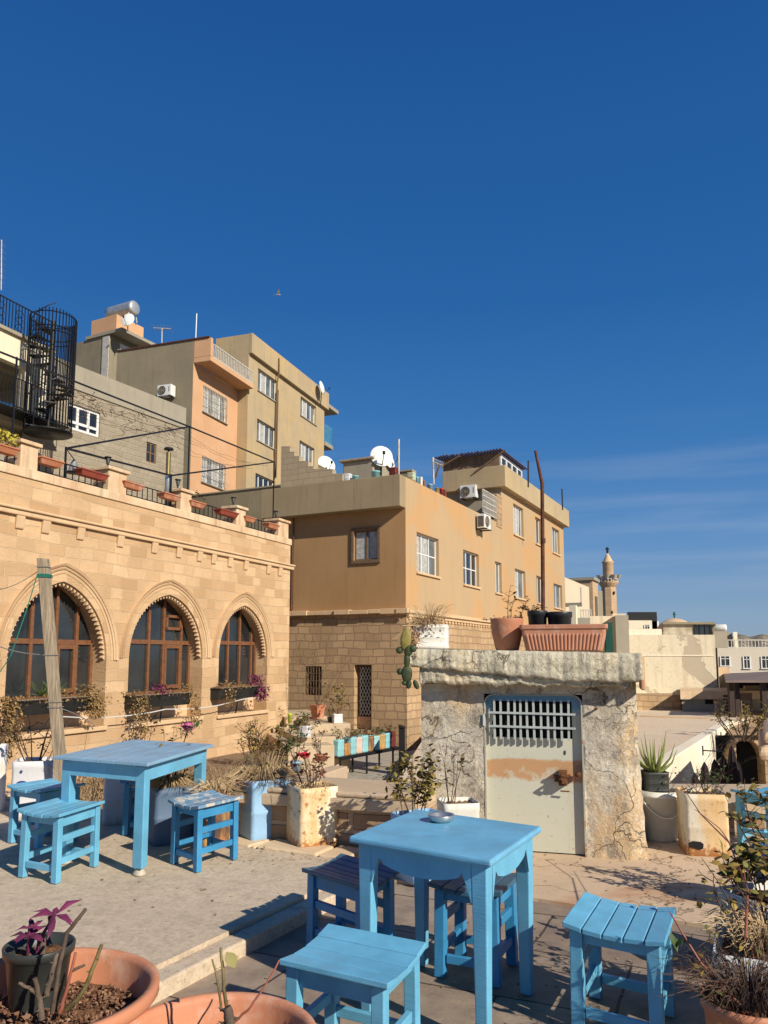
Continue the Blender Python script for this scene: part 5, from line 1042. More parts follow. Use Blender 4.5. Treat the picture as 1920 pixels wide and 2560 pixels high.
for zz_ in (H(*q(9, 900, 738))[1], H(*q(9, 900, 822))[1]): m = M(); m.bar((gx0-.02, -.016, zz_), (gx1+.03, -.016, zz_-.005), .016); m.build('crossbar', m_bar, door)
m_rust = simple('brown_rust', (.22, .09, .035), .8, .1, .35, 25, .5)
lx, lz = H(*q(9, 1090, 1135)); m = M(); m.tube([(lx-.09, .0, lz+.01), (lx+.06, .0, lz+.02)], .013, 8); m.box(lx-.03, lx+.035, -.035, .035, lz-.055, lz+.06); m.box(lx-.065, lx-.03, -.01, .035, lz-.03, lz-.01); m.tube([(lx-.01, -.035, lz+.02), (lx+.0, -.09, lz+.03), (lx+.05, -.09, lz+.015)], .012, 8); m.box(lx-.01, lx+.03, -.05, -.03, lz-.04, lz+.0); m.build('bolt', m_rust, door, .003)
m = M(); m.lathe([(.001, 0), (.022, .0), (.022, .03), (.001, .035)], 10, (H(*q(9, 1185, 1125))[0], -.01, H(*q(9, 1185, 1125))[1])); m.tube([(lx-.02, -.004, H(*q(9, 1100, 1215))[1]), (lx+.05, -.008, H(*q(9, 1100, 1215))[1])], .006, 5); m.build('latch', m_rust, door)
m = M(); kx, kz = H(*q(9, 1103, 983)); m.box(kx-.005, kx+.005, .034, .0395, kz-.015, kz+.015); m.build('keyhole', m_dark, door)
hx_, hz_ = H(*q(9, 608, 780)); m = M(); m.tube([(hx_, -.012, hz_-.045), (hx_, -.012, hz_+.045)], .011, 8); m.build('hinge', m_bar, door)
nx, nz = H(*q(9, 1295, 712)); m = M(); m.tube([(nx, .01, nz), (nx, -.05, nz), ], .008, 6); m.lathe([(.001, 0), (.014, .0), (.014, .012), (.001, .014)], 8, (nx, -.05, nz)); m.build('wall_peg', m_rust, hut)

# crowded roofs of the old town behind the white plaster house
random.seed(181); m_towns = [m_sand, m_sandl, m_cream, m_greyp2, m_parapet]
for i_, (u0, u1, v0, D2, lab) in enumerate(((1552, 1572, 1556, 58, 'small tan roof room with a square window just right of the minaret base'), (1648, 1668, 1566, 72, 'narrow pale house between the glazed pavilion and the dome'), (1592, 1622, 1573, 50, 'low sand coloured parapet block under the glazed pavilion'),
        (1730, 1752, 1556, 90, 'distant square sandstone block above the stained roof hut'), (1776, 1796, 1592, 60, 'grey block stepped beneath the white roof tank'), (1700, 1722, 1560, 100, 'distant honey coloured block behind the dome'))):
    house('town_house', lab, [('wall', u0, u1, v0, 1600, 0, None), ('parapet', u0-1, u1+1, v0-1.5, v0+1.5, -.1, m_parapet)], D2, 3, m_towns[i_ % 5], 'house', wins=((lerp(u0, u1, .3), lerp(u0, u1, .55), v0+5, v0+11, 0),))
o = thing('bush', 'brownish green shrub growing on the wall above the black archway', 'bush', tuple(ony((1856, 1852), 22.7)))
TOWNBUSH = o
# ================================================================ blue furniture
m_blue = woodpaint('sky_blue_paint', (.145, .44, .64), .64, (.26, .33, .36))
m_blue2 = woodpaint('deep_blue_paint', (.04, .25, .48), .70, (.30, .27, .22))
m_blue3 = woodpaint('worn_blue_board', (.16, .30, .44), .52, (.55, .50, .42), (4, 40, 4))
m_bluedk = woodpaint('shaded_worn_boards', (.04, .125, .20), .60, (.12, .14, .16), (4, 40, 4))  # worn blue boards; the shade behind the table is put into this darker colour
m_tabtop = woodpaint('table_top_paint', (.15, .42, .62), .70); m_tabtop2 = woodpaint('faded_table_top', (.235, .42, .57), .70, (.36, .28, .24), (3, 30, 3))
def stool(c, yaw, label, z=0, w=.36, l=.42, h=.45, slats=5, axis='x', top=None, body=None, rake=.004, curve=.022, rails='both', lt=.052):
    """axis = direction across which the seat is dished (slats run the other way)"""
    o = thing('stool', label, 'stool', (c[0], c[1], z), yaw, 'low blue wooden stools on the terrace'); top = top or m_blue; body = body or m_blue
    X, Y = l/2, w/2
    for sx in (-1, 1):
        for sy in (-1, 1):
            xt_, yt_ = sx*(X-.055), sy*(Y-.035); xb, yb = sx*(X-.055+rake), sy*(Y-.035+rake*.3); a = lt/2
            m = M(); m.hexa([(xb-a, yb-a, .004), (xb+a, yb-a, .004), (xb+a, yb+a, .004), (xb-a, yb+a, .004)], [(xt_-a, yt_-a, h-.035), (xt_+a, yt_-a, h-.035), (xt_+a, yt_+a, h-.035), (xt_-a, yt_+a, h-.035)]); m.build('leg', body, o, .004)
    zc = lambda x: curve*((x/X)**2)-curve
    for sy in (-1, 1):     # curved end aprons
        m = M(); n = 8; y0, y1 = sy*(Y-.035)-.011, sy*(Y-.035)+.011
        for i in range(n):
            x0, x1 = lerp(-X+.03, X-.03, i/n), lerp(-X+.03, X-.03, (i+1)/n); m.hexa([(x0, y0, h-.085), (x1, y0, h-.085), (x1, y1, h-.085), (x0, y1, h-.085)], [(x0, y0, h-.024+zc(x0)), (x1, y0, h-.024+zc(x1)), (x1, y1, h-.024+zc(x1)), (x0, y1, h-.024+zc(x0))])
        m.build('apron', body, o)
    for sx in (-1, 1): m = M(); x_ = sx*(X-.055); m.box(x_-.011, x_+.011, -Y+.06, Y-.06, h-.10, h-.036); m.build('apron', body, o)
    for s_ in range(slats):
        x0, x1 = lerp(-X, X, s_/slats)+.003, lerp(-X, X, (s_+1)/slats)-.003; z0, z1 = h-.022+zc(x0), h-.022+zc(x1); t_ = .022; j = U(-.006, .006)
        m = M(); m.hexa([(x0, -Y-.012+j, z0), (x1, -Y-.012+j, z1), (x1, Y+.012+j, z1), (x0, Y+.012+j, z0)], [(x0, -Y-.012+j, z0+t_), (x1, -Y-.012+j, z1+t_), (x1, Y+.012+j, z1+t_), (x0, Y+.012+j, z0+t_)]); m.build('seat_slat', top, o, .0035)
    hs_ = ((.11, .25) if rails == 'both' else (.12,))
    for sx in (-1, 1):
        for hz in hs_: m = M(); x_ = sx*(X-.055+rake*(1-hz/h)); m.box(x_-.013, x_+.013, -Y+.06, Y-.06, hz, hz+.04); m.build('stretcher', body, o, .003)
    for sy in (-1, 1): m = M(); y_ = sy*(Y-.035+rake*.3); m.box(-X+.085, X-.085, y_-.013, y_+.013, .07 if rails == 'both' else .18, .11 if rails == 'both' else .22); m.build('stretcher', body, o, .003)
    return o
def skew(o, sx, sy, seen=None):
    seen = set() if seen is None else seen
    for c in kids(o):
        if c.type == 'MESH' and c.data.name not in seen:
            seen.add(c.data.name)
            for v in c.data.vertices: v.co.x, v.co.y = v.co.x+v.co.y*sx, v.co.y*sy
        skew(c, sx, sy, seen)
def skewof(pts):     # how far the seat's side edges lean from square, in its own frame
    c, ya, a, b = cyaw(pts); f = ((Vector(pts[3])-Vector(pts[0]))+(Vector(pts[2])-Vector(pts[1]))).normalized(); e = Vector((math.cos(ya), math.sin(ya))); return f.dot(e), f.dot(Vector((-e.y, e.x)))
def cyaw(pts):     # corners of a seat in order -> centre, yaw of first edge, lengths
    c = sum((Vector(p) for p in pts), Vector((0, 0)))/4; e_ = (Vector(pts[1])-Vector(pts[0]))+(Vector(pts[2])-Vector(pts[3])); f_ = (Vector(pts[3])-Vector(pts[0]))+(Vector(pts[2])-Vector(pts[1])); return c, math.atan2(e_.y, e_.x), e_.length/2, f_.length/2
def P4(z, *ps): return [tuple(onz(p, z)[:2]) for p in ps]
def place(lab, z, pts, dish='first', **k):
    pts = P4(z+.45, *pts); c, ya, a, b = cyaw(pts)
    sx_, sy_ = skewof(pts)
    if dish == 'first': o = stool(c, ya, lab, z, l=a, w=b, **k); skew(o, sx_, sy_); return o
    e_ = ya+math.atan2(sy_, sx_); o = stool(c, e_, lab, z, l=b, w=a, **k); skew(o, -sx_, sy_); return o
random.seed(31)
# corner order: left, front, right, back
st1 = place('light blue stool in the foreground in front of the square table, seat nearly whole', 0, [(701, 2398), (956, 2456), (1062, 2353), (828, 2308)], 'second', slats=4, rails='one')
st2 = place('pale blue stool alone at the right, seat boards running away from the viewer', 0, [(1405, 2299), (1667, 2351), (1691, 2268), (1460, 2229)], 'first', slats=5, lt=.055)
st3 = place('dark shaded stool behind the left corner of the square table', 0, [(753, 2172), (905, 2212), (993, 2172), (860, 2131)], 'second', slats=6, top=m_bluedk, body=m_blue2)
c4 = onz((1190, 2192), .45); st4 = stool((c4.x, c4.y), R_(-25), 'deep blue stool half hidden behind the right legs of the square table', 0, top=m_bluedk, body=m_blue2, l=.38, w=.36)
st5 = place('light blue stool nearest the viewer in front of the long table at the left', .10, [(44, 2020), (154, 2034), (261, 2001), (160, 1989)], 'first', slats=5, rails='both')
st6 = place('worn stool with bare whitened seat boards at the right end of the long table', .10, [(424, 1995), (498, 2016), (606, 1989), (528, 1974)], 'first', slats=4, top=m_blue3, body=m_blue2)
c7 = Vector((-2.71, 6.42)); st7 = stool(c7, R_(-32), 'blue stool with a shadow across its seat behind the left end of the long table', .10, l=.44, w=.38)
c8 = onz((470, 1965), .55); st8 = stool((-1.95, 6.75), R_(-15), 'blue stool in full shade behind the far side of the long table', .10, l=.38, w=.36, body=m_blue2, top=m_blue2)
# right edge chair
c9 = onz((1925, 1978), .47); st9 = stool((c9.x, c9.y), R_(20), 'blue stool cut off by the right edge behind the potted shrubs', .02, l=.42, w=.40)

def table(name, label, pts, z, h, tmat, boards, axis_len, leg=.06, inset=.045, scallop=False, feet=None, taper=0):
    pts = [Vector(onz(p, z+h)[:2]) for p in pts]; c, ya, a, b = cyaw(pts); sk_ = skewof(pts); o = thing('table', label, 'table', (c.x, c.y, z), ya)
    X, Y = a/2, b/2; print(name, c, math.degrees(ya), a, b)
    if boards == 1:
        m = M(); m.box(-X, X, -Y, Y, h-.03, h); m.build('tabletop', tmat, o, .010)
    else:
        m = M()
        for i in range(boards):
            x0, x1 = (lerp(-X, X, i/boards)+.0015, lerp(-X, X, (i+1)/boards)-.0015); m.box(x0, x1, -Y, Y, h-.022, h+U(-.0008, .0008))
        m.build('tabletop', tmat, o, .003)
    for sx in (-1, 1):
        for sy in (-1, 1):
            x_, y_ = sx*(X-inset-leg/2), sy*(Y-inset-leg/2); lb = feet.get((sx, sy), 0) if feet else 0; a_ = leg/2; b_ = a_-taper
            m = M(); m.hexa([(x_-b_, y_-b_, lb+.003), (x_+b_, y_-b_, lb+.003), (x_+b_, y_+b_, lb+.003), (x_-b_, y_+b_, lb+.003)], [(x_-a_, y_-a_, h-.031), (x_+a_, y_-a_, h-.031), (x_+a_, y_+a_, h-.031), (x_-a_, y_+a_, h-.031)]); lg = m.build('leg', m_blue, o, .006)
            if lb:
                m = M(); m.lathe([(.001, .0), (.052, .0), (.052, .012), (.034, .03), (.026, lb), (.001, lb)], 18, (x_, y_, .002)); m.build('foot_cap', simple('cream_plastic', (.60, .54, .42), .5) if 'cream_plastic' not in bpy.data.materials else bpy.data.materials['cream_plastic'], lg)
    ap = .10 if not scallop else .05; xi, yi = X-inset-leg, Y-inset-leg
    for sy in (-1, 1):
        y0 = sy*(Y-inset-.012); m = M()
        if scallop:
            n = 24; prof = [(lerp(-xi, xi, i/n), h-.031-(.035+.075*max(0, math.sin(math.pi*i/n))**.6*.9-.0) if 2 < i < n-2 else h-.031-[.16, .10, .05][min(i, n-i)]) for i in range(n+1)]
            m.prism([(-xi, h-.0315), ]+prof+[(xi, h-.0315)], lambda a__, d, z_: (a__, d, z_), y0-.011, y0+.011)
        else: m.box(-xi-.003, xi+.003, y0-.011, y0+.011, h-.031-ap, h-.0225)
        m.build('apron', m_blue, o)
    for sx in (-1, 1):
        x0 = sx*(X-inset-.012); m = M()
        if scallop:
            n = 24; prof = [(lerp(-yi, yi, i/n), h-.031-(.035+.075*max(0, math.sin(math.pi*i/n))**.6*.9) if 2 < i < n-2 else h-.031-[.16, .10, .05][min(i, n-i)]) for i in range(n+1)]
            m.prism([(-yi, h-.0315)]+prof+[(yi, h-.0315)], lambda a__, d, z_: (d, a__, z_), x0-.011, x0+.011)
        else: m.box(x0-.011, x0+.011, -yi-.003, yi+.003, h-.031-ap, h-.0225)
        m.build('apron', m_blue, o)
    skew(o, *sk_); return o, c, ya, X, Y
t2 = table('sq', 'square sky blue wooden table with scalloped aprons and an ashtray on top', [(873, 2092), (1224, 2149), (1358, 2067), (1037, 2021)], 0, .75, m_tabtop, 1, 0, .074, .035, True, taper=.010)
t1 = table('long', 'long light blue plank table on the upper terrace at the left', [(138, 1891), (364, 1908), (540, 1861), (328, 1848)], .10, .75, m_tabtop2, 6, 0, .085, .05, False, {(1, -1): .045, (-1, 1): .045, (1, 1): .03, (-1, -1): .03})
# ashtray
ap_ = onz((1103, 2053), .752); o = thing('ashtray', 'round steel ashtray on the square blue table', 'ashtray', (ap_.x, ap_.y, .752))
m = M(); m.lathe([(.001, 0), (.048, 0), (.062, .012), (.066, .030), (.064, .034), (.058, .030), (.05, .012), (.04, .006), (.001, .006)], 40); m.build('bowl', simple('polished_steel', (.55, .55, .54), .34, .8, .1, 9), o)

# ================================================================ cans and pots near the terrace edge
def can(label, p, w, h, yaw, mat, z=.1, name='planter_can', dent=.002, soil=True, group='painted oil cans planted along the terrace edge'):
    o = thing(name, label, 'planter can', (p[0], p[1], z), yaw, group); m = M(); rcan(m, w, h, dent=dent); m.build('can', mat, o)
    if soil: soilmesh(o, w/2-.015, h*.93, sq=True, amp=.012)
    return o
m_rw = rusty('rusty_white_paint', (.72, .62, .40), .435, 1, True, (.76, .70, .55)); m_rb = rusty('pale_blue_can_paint', (.30, .50, .72), .63, 2, False); m_rw2 = rusty('stained_white_can', (.70, .64, .50), .45, 4); m_rw3 = rusty('white_can_speckled', (.66, .66, .66), .60, 6, True); m_rw4 = rusty('white_tin', (.70, .68, .60), .60, 9)
random.seed(41)
pc = onz((779, 2110), .10); cA = can('tall rust streaked white can with red brown dead rose stems beside the square table', pc[:2], .325, .455, R_(28), m_rw, .10)
shrub(cA, (0, 0, .43), .32, .13, 9, 110, .045, leafmat('rust_leaf', [(.13, .035, .02), (.22, .07, .03), (.08, .03, .02), (.26, .12, .04)]), r=.004, branch=4, rb=.1)
m = M(); tuft(m, (0, 0, .39), 90, .10, .14, .0022, .6, .12); m.build('dry_stalks', m_straw, cA, recalc=False)
pr_ = onz((757, 1862), .0); 
# rose in the can
m = M(); m2 = M(); hd = Vector((-.06, .02, .66)); m.tube([(0, 0, .4), (-.03, .02, .5), (-.05, .02, .6), hd], .004, 5); m.build('rose_stem', m_twig, cA)
for k in range(26):
    a = k*2.4; r_ = .004+.0010*k; c_ = hd+Vector((math.cos(a)*r_, math.sin(a)*r_, .0+.0012*k)); leaf(m2, c_, Vector((math.cos(a), math.sin(a), 1.4-.04*k)), .036, .045, .6)
m2.lathe([(.001, -.028), (.024, -.015), (.03, .004), (.02, .024), (.001, .03)], 12, tuple(hd+Vector((0, 0, .02)))); m2.build('rose_bloom', leafmat('red_petal', [(.55, .01, .03), (.42, .005, .02), (.65, .03, .05)], .5), cA, recalc=False)
pb_ = onz((622, 2098), .10); cB = can('light blue can crammed with dry brown stems beside the worn stool', (pb_.x+.09, pb_.y+.12), .35, .47, R_(34), m_rb, .10)
m = M(); tuft(m, (0, 0, .42), 420, .16, .24, .0026, .9, .15); tuft(m, (0, 0, .42), 150, .28, .10, .002, .2, .15); m.build('dry_stalks', m_straw, cB, recalc=False); m = M(); tuft(m, (0, 0, .40), 260, .15, .26, .0028, 1.0, .15); m.build('dark_stalks', m_twig, cB, recalc=False)
shrub(cB, (.02, .05, .42), .30, .17, 9, 120, .035, m_leafmix, r=.004, branch=4, rb=.10)
pD = onz((470, 2085), .10); cD = can('blue grey can in the shade behind the worn stool', (-1.72, 6.45), .32, .44, R_(30), rusty('shaded_blue_can', (.10, .16, .25), .6, 5, False), .10)  # darker copy of the blue can paint, shade put into its colour
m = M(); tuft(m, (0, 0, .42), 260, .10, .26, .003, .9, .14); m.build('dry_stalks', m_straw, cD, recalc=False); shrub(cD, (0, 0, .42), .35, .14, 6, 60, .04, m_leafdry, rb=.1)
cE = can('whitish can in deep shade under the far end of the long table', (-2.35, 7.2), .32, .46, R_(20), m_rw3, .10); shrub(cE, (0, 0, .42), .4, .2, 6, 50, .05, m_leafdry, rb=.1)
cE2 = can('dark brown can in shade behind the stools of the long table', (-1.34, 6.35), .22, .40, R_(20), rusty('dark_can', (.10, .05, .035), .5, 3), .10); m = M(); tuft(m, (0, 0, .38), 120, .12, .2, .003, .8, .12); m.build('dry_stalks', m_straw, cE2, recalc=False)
pF = onz((108, 1962), .1); cF = can('white can with a blue oval mark behind the shaded stool at the left', (-3.3, 7.55), .34, .50, R_(12), m_rw3, .10); shrub(cF, (.0, 0, .46), .5, .22, 9, 110, .045, m_leafdry, rb=.12)
m = M(); m.prism([(-.07+.05*math.cos(t*.314), .30+.028*math.sin(t*.314)) for t in range(20)], lambda a, d, z: (a, -.176-d, z), 0, .003); m.prism([(-.08+.012*math.cos(t*.52), .41+.014*math.sin(t*.52)) for t in range(12)], lambda a, d, z: (a, -.176-d, z), 0, .003); m.build('oval_mark', simple('navy_ink', (.03, .06, .25), .5), cF)
cG = can('tall white can with leafy twigs at the very left edge', (-3.86, 7.75), .36, .60, R_(24), m_rw3, .10); shrub(cG, (0, 0, .56), .34, .2, 8, 120, .05, m_leafdry, rb=.12)
# thin rose shoots rising along the terrace edge, one with a pink bloom
o = thing('rose_bush', 'leggy rose shoot with one pink bloom behind the long table', 'rose bush', (-1.95, 7.05, .1), 0); shrub(o, (0, 0, 0), .95, .1, 3, 26, .055, m_leafgreen, r=.005, branch=1)
bl = onz((470, 1826), 1.0); bl = ony((470, 1826), 7.05)-Vector(o.location); m = M(); m.tube([(0, 0, 0), (bl.x*.5, bl.y*.5, bl.z*.6), bl], .005, 5); m.build('rose_stem', m_twig, o); m2 = M()
for k in range(30):
    a = k*2.4; r_ = .006+.0012*k; c_ = bl+Vector((math.cos(a)*r_, math.sin(a)*r_, .0+.0012*k)); leaf(m2, c_, Vector((math.cos(a), math.sin(a), 1.6-.04*k)), .045, .055, .6)
m2.lathe([(.001, -.04), (.034, -.02), (.042, .006), (.028, .034), (.001, .04)], 12, tuple(bl+Vector((0, 0, .03)))); m2.build('rose_bloom', leafmat('pink_petal', [(.55, .12, .28), (.45, .08, .22), (.62, .2, .35)], .5), o, recalc=False)
for j in range(7): leaf(m2, bl, Vector((1, 0, 0)), .01, .01)
for (u, D, hh, sd, lab) in ((225, 7.4, .85, 1, 'bare branching rose shoots behind the left end of the long table'), (300, 7.4, .95, 2, 'sparse bare rose twigs behind the middle of the long table'), (180, 7.6, .9, 3, 'reddish thorny twigs beside the leaning wooden post')):
    random.seed(50+sd); p = ony((u, 1900), D); o = thing('rose_bush', lab, 'rose bush', (p.x, p.y, .1)); shrub(o, (0, 0, 0), hh, .2, 3, 12, .035, m_leafdry, r=.004, branch=3, rb=.06)
# wooden post with wires
pt_top = ony((108, 1396), 7.3); pt_bot = ony((150, 1900), 7.3)
o = thing('wooden_post', 'grey weathered wooden post leaning left with twine and wire tied to it', 'post', (pt_bot.x+.03, 7.3, .1)); tp_ = pt_top-Vector(o.location); bt_ = Vector((.04, 0, 0)); dr_ = tp_.normalized()
w_ = .045; m = M(); m.hexa([(bt_.x-w_, -w_, 0), (bt_.x+w_, -w_, 0), (bt_.x+w_, w_, 0), (bt_.x-w_, w_, 0)], [(tp_.x-w_, -w_, tp_.z), (tp_.x+w_, -w_, tp_.z-.01), (tp_.x+w_, w_, tp_.z), (tp_.x-w_, w_, tp_.z+.01)])
t = NT('weathered_post'); g_ = t.noise(6, 6, .7, t.map((8, 8, .6))); col = t.mix(t.ramp(g_, [(.35, 0.), (.6, 1.)]), (.17, .13, .085), (.38, .30, .20)); t.bump(g_, .6, .01); m.build('shaft', t.out(col, .85), o, .006)
m = M(); m_tw = simple('green_twine', (.03, .22, .15), .8)
def onpost(f): return bt_.lerp(tp_, f)
for f in (.925, .93, .935): c_ = onpost(f); m.add([], []); m.tube([c_+Vector((x_*.05, y_*.05, 0)) for x_, y_ in ((-1, -1), (1, -1), (1, 1), (-1, 1), (-1, -1))], .006, 4)
a_ = onpost(.93)+Vector((-.05, -.05, 0)); m.tube([a_, a_+Vector((-.05, -.02, -.25)), a_+Vector((-.18, -.05, -.75)), a_+Vector((-.36, 0, -1.0)), a_+Vector((-.42, .0, -1.5))], .0045, 4); m.build('twine', m_tw, o)
m = M(); m_wire = simple('grey_wire', (.35, .33, .30), .5, .3)
def wire(a, b, sag, n=10): a, b = Vector(a), Vector(b); return [a.lerp(b, i/n)-Vector((0, 0, sag*math.sin(math.pi*i/n))) for i in range(n+1)]
lp = Vector(o.location)
A_ = onpost(.965); m.tube(wire(A_, ony((-60, 1475), 7.5)-lp, .08), .005, 4); B_ = onpost(.62); m.tube(wire(B_, ony((-60, 1590), 7.5)-lp, .05), .005, 4); C_ = onpost(.42)
m.tube(wire(C_, ony((240, 1815), 7.2)-lp, -.02), .004, 4); m.tube(wire(onpost(.18), ony((345, 1796), 9)-lp, .12), .004, 4)
for f in (.965, .62, .44, .42): c_ = onpost(f); m.tube([c_+Vector((x_*.052, y_*.052, 0)) for x_, y_ in ((-1, -1), (1, -1), (1, 1), (-1, 1), (-1, -1))], .004, 4)
m.build('wire', m_wire, o)

# ================================================================ black trough planters under the arch windows
m_zinc = simple('dark_zinc', (.035, .036, .033), .55, .3, .25, 3)
for i, (a0, a1, zb, zs, za) in enumerate(AW):
    n = [6, 7, 7][i]; xl, xr, yt, yb = [(115, 820, 1440, 1562), (130, 640, 1092, 1200), (895, 1255, 1022, 1118)][i]
    x0 = SB.R(q(n, xl, yt), -.25)[0]; x1 = SB.R(q(n, xr, yt), -.25)[0]; z1 = SB.R(q(n, xl, yt), -.25)[1]; z0 = SB.R(q(n, xl, yb), -.25)[1]
    o = bthing('window_box', ['longest black window box with brown trailing plants under the leftmost arch window', 'black window box with purple and dry plants under the middle arch window', 'shortest black window box with purple leaves under the rightmost arch window'][i], 'window box', SB, 'black window boxes under the arch windows')
    m = M(); m.hexa([fs(x0, -.02, z0), fs(x1, -.02, z0), fs(x1, .22, z0), fs(x0, .22, z0)], [fs(x0, -.02, z1), fs(x1, -.02, z1), fs(x1, .27, z1), fs(x0, .27, z1)]); m.build('box', m_zinc, o, .006)
    m = M(); m.mbox(fs, x0-.02, x1+.02, -.03, .29, z1+.002, z1+.02); m.build('rim', m_zinc, o); m = M(); m.mbox(fs, x0+.03, x1-.03, .0, .25, z1+.021, z1+.04); m.build('soil', m_earth, o)
    m = M()
    for t in (.5,): x_ = lerp(x0, x1, t); m.bar(fs(x_, .2, z0), fs(x_-.18, .03, z0-.35), .025); m.bar(fs(x_, .2, z0), fs(x_+.15, .03, z0-.38), .025)
    m.build('bracket', m_iron, o); random.seed(60+i)
    dr1, dr2 = M(), M(); m_pd = leafmat('dry_vine', [(.30, .19, .075), (.22, .13, .05), (.38, .26, .11), (.16, .12, .04)]) if i == 0 else bpy.data.materials['dry_vine']
    def vine(xc, sp, n_, drop, mm, ll=.06, up=.12):
        for _ in range(n_):
            x_ = xc+random.gauss(0, sp); zd = U(-drop, up); d_ = .28+U(-.02, .12) if zd < 0 else U(.0, .3); leaf(mm, Vector(fs(x_, d_, z1+.03+zd)), Vector((U(-1, 1), U(-1, 1), U(-1, .3))), ll*U(.6, 1.3), ll*.5)
    if i == 0: vine(x0-.1, .11, 600, .75, dr1, .06, .08); vine(x1-.05, .13, 650, .38, dr1, .06, .22); vine((x0+x1)/2, .45, 220, .04, dr1, .05, .10)
    if i == 1: vine(x0+.22, .07, 320, .85, dr1, .06, .05); vine(x0, .08, 160, .5, dr1); vine(x1+.05, .12, 380, .75, dr1, .06, .2); vine(lerp(x0, x1, .5), .12, 120, .02, dr2, .07, .2); vine((x0+x1)/2, .5, 150, .02, dr1, .05, .1)
    if i == 2: vine(x1-.0, .14, 420, .35, dr2, .08, .28); vine(lerp(x0, x1, .2), .14, 160, .4, dr1, .06, .15); vine((x0+x1)/2, .4, 140, .03, dr1, .05, .15)
    dr1.build('foliage', m_pd, o, recalc=False)
    if i: dr2.build('purple_foliage', m_leafpurple, o, recalc=False)
    if i == 0:
        mm = M()
        for (x_, s_) in ((lerp(x0, x1, .38), .28), (lerp(x0, x1, .55), .34)):
            for k in range(26): a = U(0, 6.28); e_ = U(.2, 1.3); mm.tube([fs(x_, .1, z1+.08), fs(x_+math.cos(a)*s_*math.cos(e_), .1+.2*math.sin(a), z1+.08+s_*math.sin(e_))], [.012, .002], 3)
        mm.build('agave', m_leafgreen, o, recalc=False)
# cable drooping under the boxes
o = bthing('cable', 'thin white cable drooping below the black window boxes', 'cable', SB); m = M(); pts = []
for u, v in ((150, 1791), (235, 1796), (322, 1789), (373, 1782), (415, 1773), (490, 1772), (548, 1763), (608, 1748), (660, 1743)): a, z = SB.R((u, v), -.3); pts.append(fs(a, .3, z))
m.tube(pts, .010, 4); m.build('line', m_dish, o)
# ================================================================ foreground bowls
def terrapot(name, label, c, r, h, z=0, mat=None, soilz=.8, group=None, rim=.045):
    o = thing(name, label, 'plant pot', (c[0], c[1], z), 0, group); m = M(); r0 = r*.62
    m.lathe([(.001, 0), (r0, 0), (r0+.01, .01), (lerp(r0, r, .55), h*.5), (r*.93, h-rim-.01), (r*.985, h-rim), (r, h-rim+.008), (r, h-.006), (r-.01, h), (r-.028, h-.002), (r-.036, h-.02), (r*.86, h*.7), (r*.8, h*.5)], 56); m.build('pot', mat or m_terra, o)
    soilmesh(o, r*.86, h*soilz, amp=.018, mat=m_soil); return o
t = NT('lumpy_red_soil'); n = t.noise(28, 6, .75); col = t.mix(t.ramp(n, [(.38, 0.), (.62, 1.)]), (.09, .04, .02), (.33, .16, .08)); t.bump(n, 1, .03); m_soil = t.out(col, .95, 0, .2)
m_terrab = terramat('terracotta_bowl', (.54, .225, .12))
random.seed(71)
def bowlp(pu, pv, z, a): p = onz((pu, pv), z); d = p-EYE; dc = d.y*math.cos(PITCH)+d.z*math.sin(PITCH); return (p.x, p.y), a*dc/F
C1, RB1 = bowlp(101, 2471, .45, 287); C2, RB2 = bowlp(535, 2585, .40, 258); print('bowls', C1, RB1, C2, RB2)
b1 = terrapot('flower_bowl', 'large terracotta bowl at the lower left holding cut rose stumps', C1, RB1, .45, 0, m_terrab, .74)
b2 = terrapot('flower_bowl', 'terracotta bowl cut by the bottom edge with thin rose canes', C2, RB2, .40, 0, m_terrab, .74)
def chunks(par, R0, z, n, mat, s=.02):
    m = M()
    for _ in range(n):
        a, r_ = U(0, 6.28), R0*math.sqrt(U(0, 1)); p = Vector((r_*math.cos(a), r_*math.sin(a), z+U(0, .012))); sc = s*U(.4, 1.4); vs = [p+Vector((U(-1, 1), U(-1, 1), U(-.6, .8)))*sc for _ in range(6)]; m.add(vs, [(0, 1, 2), (0, 2, 3), (0, 3, 4), (1, 2, 5), (2, 3, 5), (3, 4, 5), (0, 4, 1), (4, 5, 1)])
    m.build('litter', mat, par)
m_litter = leafmat('bark_litter', [(.22, .11, .06), (.12, .055, .03), (.34, .20, .12), (.17, .08, .04)], .8)
chunks(b1, RB1*.83, .342, 1500, m_litter, .008); chunks(b1, RB1*.8, .345, 60, m_litter, .018); chunks(b2, RB2*.83, .303, 900, m_litter, .008)
for o_9 in bpy.data.objects:
    if o_9.name.startswith('litter'): o_9['kind'] = 'stuff'
m_cane = simple('green_brown_cane', (.24, .19, .075), .6, 0, .35, 14, .2); m_cane2 = simple('red_cane', (.34, .11, .07), .5, 0, .2, 14); m_cane3 = simple('grey_brown_cane', (.17, .12, .085), .75, 0, .35, 14, .3)
def cane(par, pix, D, r, mat, z0=None, name='cane'):
    r *= .68
    lp = Vector(par.location); k_off = lp.y-(2.58 if par is b1 else 2.42); pts = [ony(p, d+k_off)-lp for p, d in zip(pix, D)]; m = M(); n = len(pts)
    full = []
    for a, b in zip(pts[:-1], pts[1:]): full += [a.lerp(b, k/4)+Vector((U(-1, 1), 0, U(-1, 1)))*.002 for k in range(4)]
    full.append(pts[-1]); m.tube(full, [r*(1-.35*i/len(full)) for i in range(len(full))], 8)
    for i in range(2, len(full)-1, 2): p = full[i]; m.tube([p, p+Vector((U(-1, 1), U(-1, .2), U(0, .5))).normalized()*(r*1.9)], [r*.5, .0005], 4)
    m.build(name, mat, par)
Q = lambda x, y: q(11, x, y)
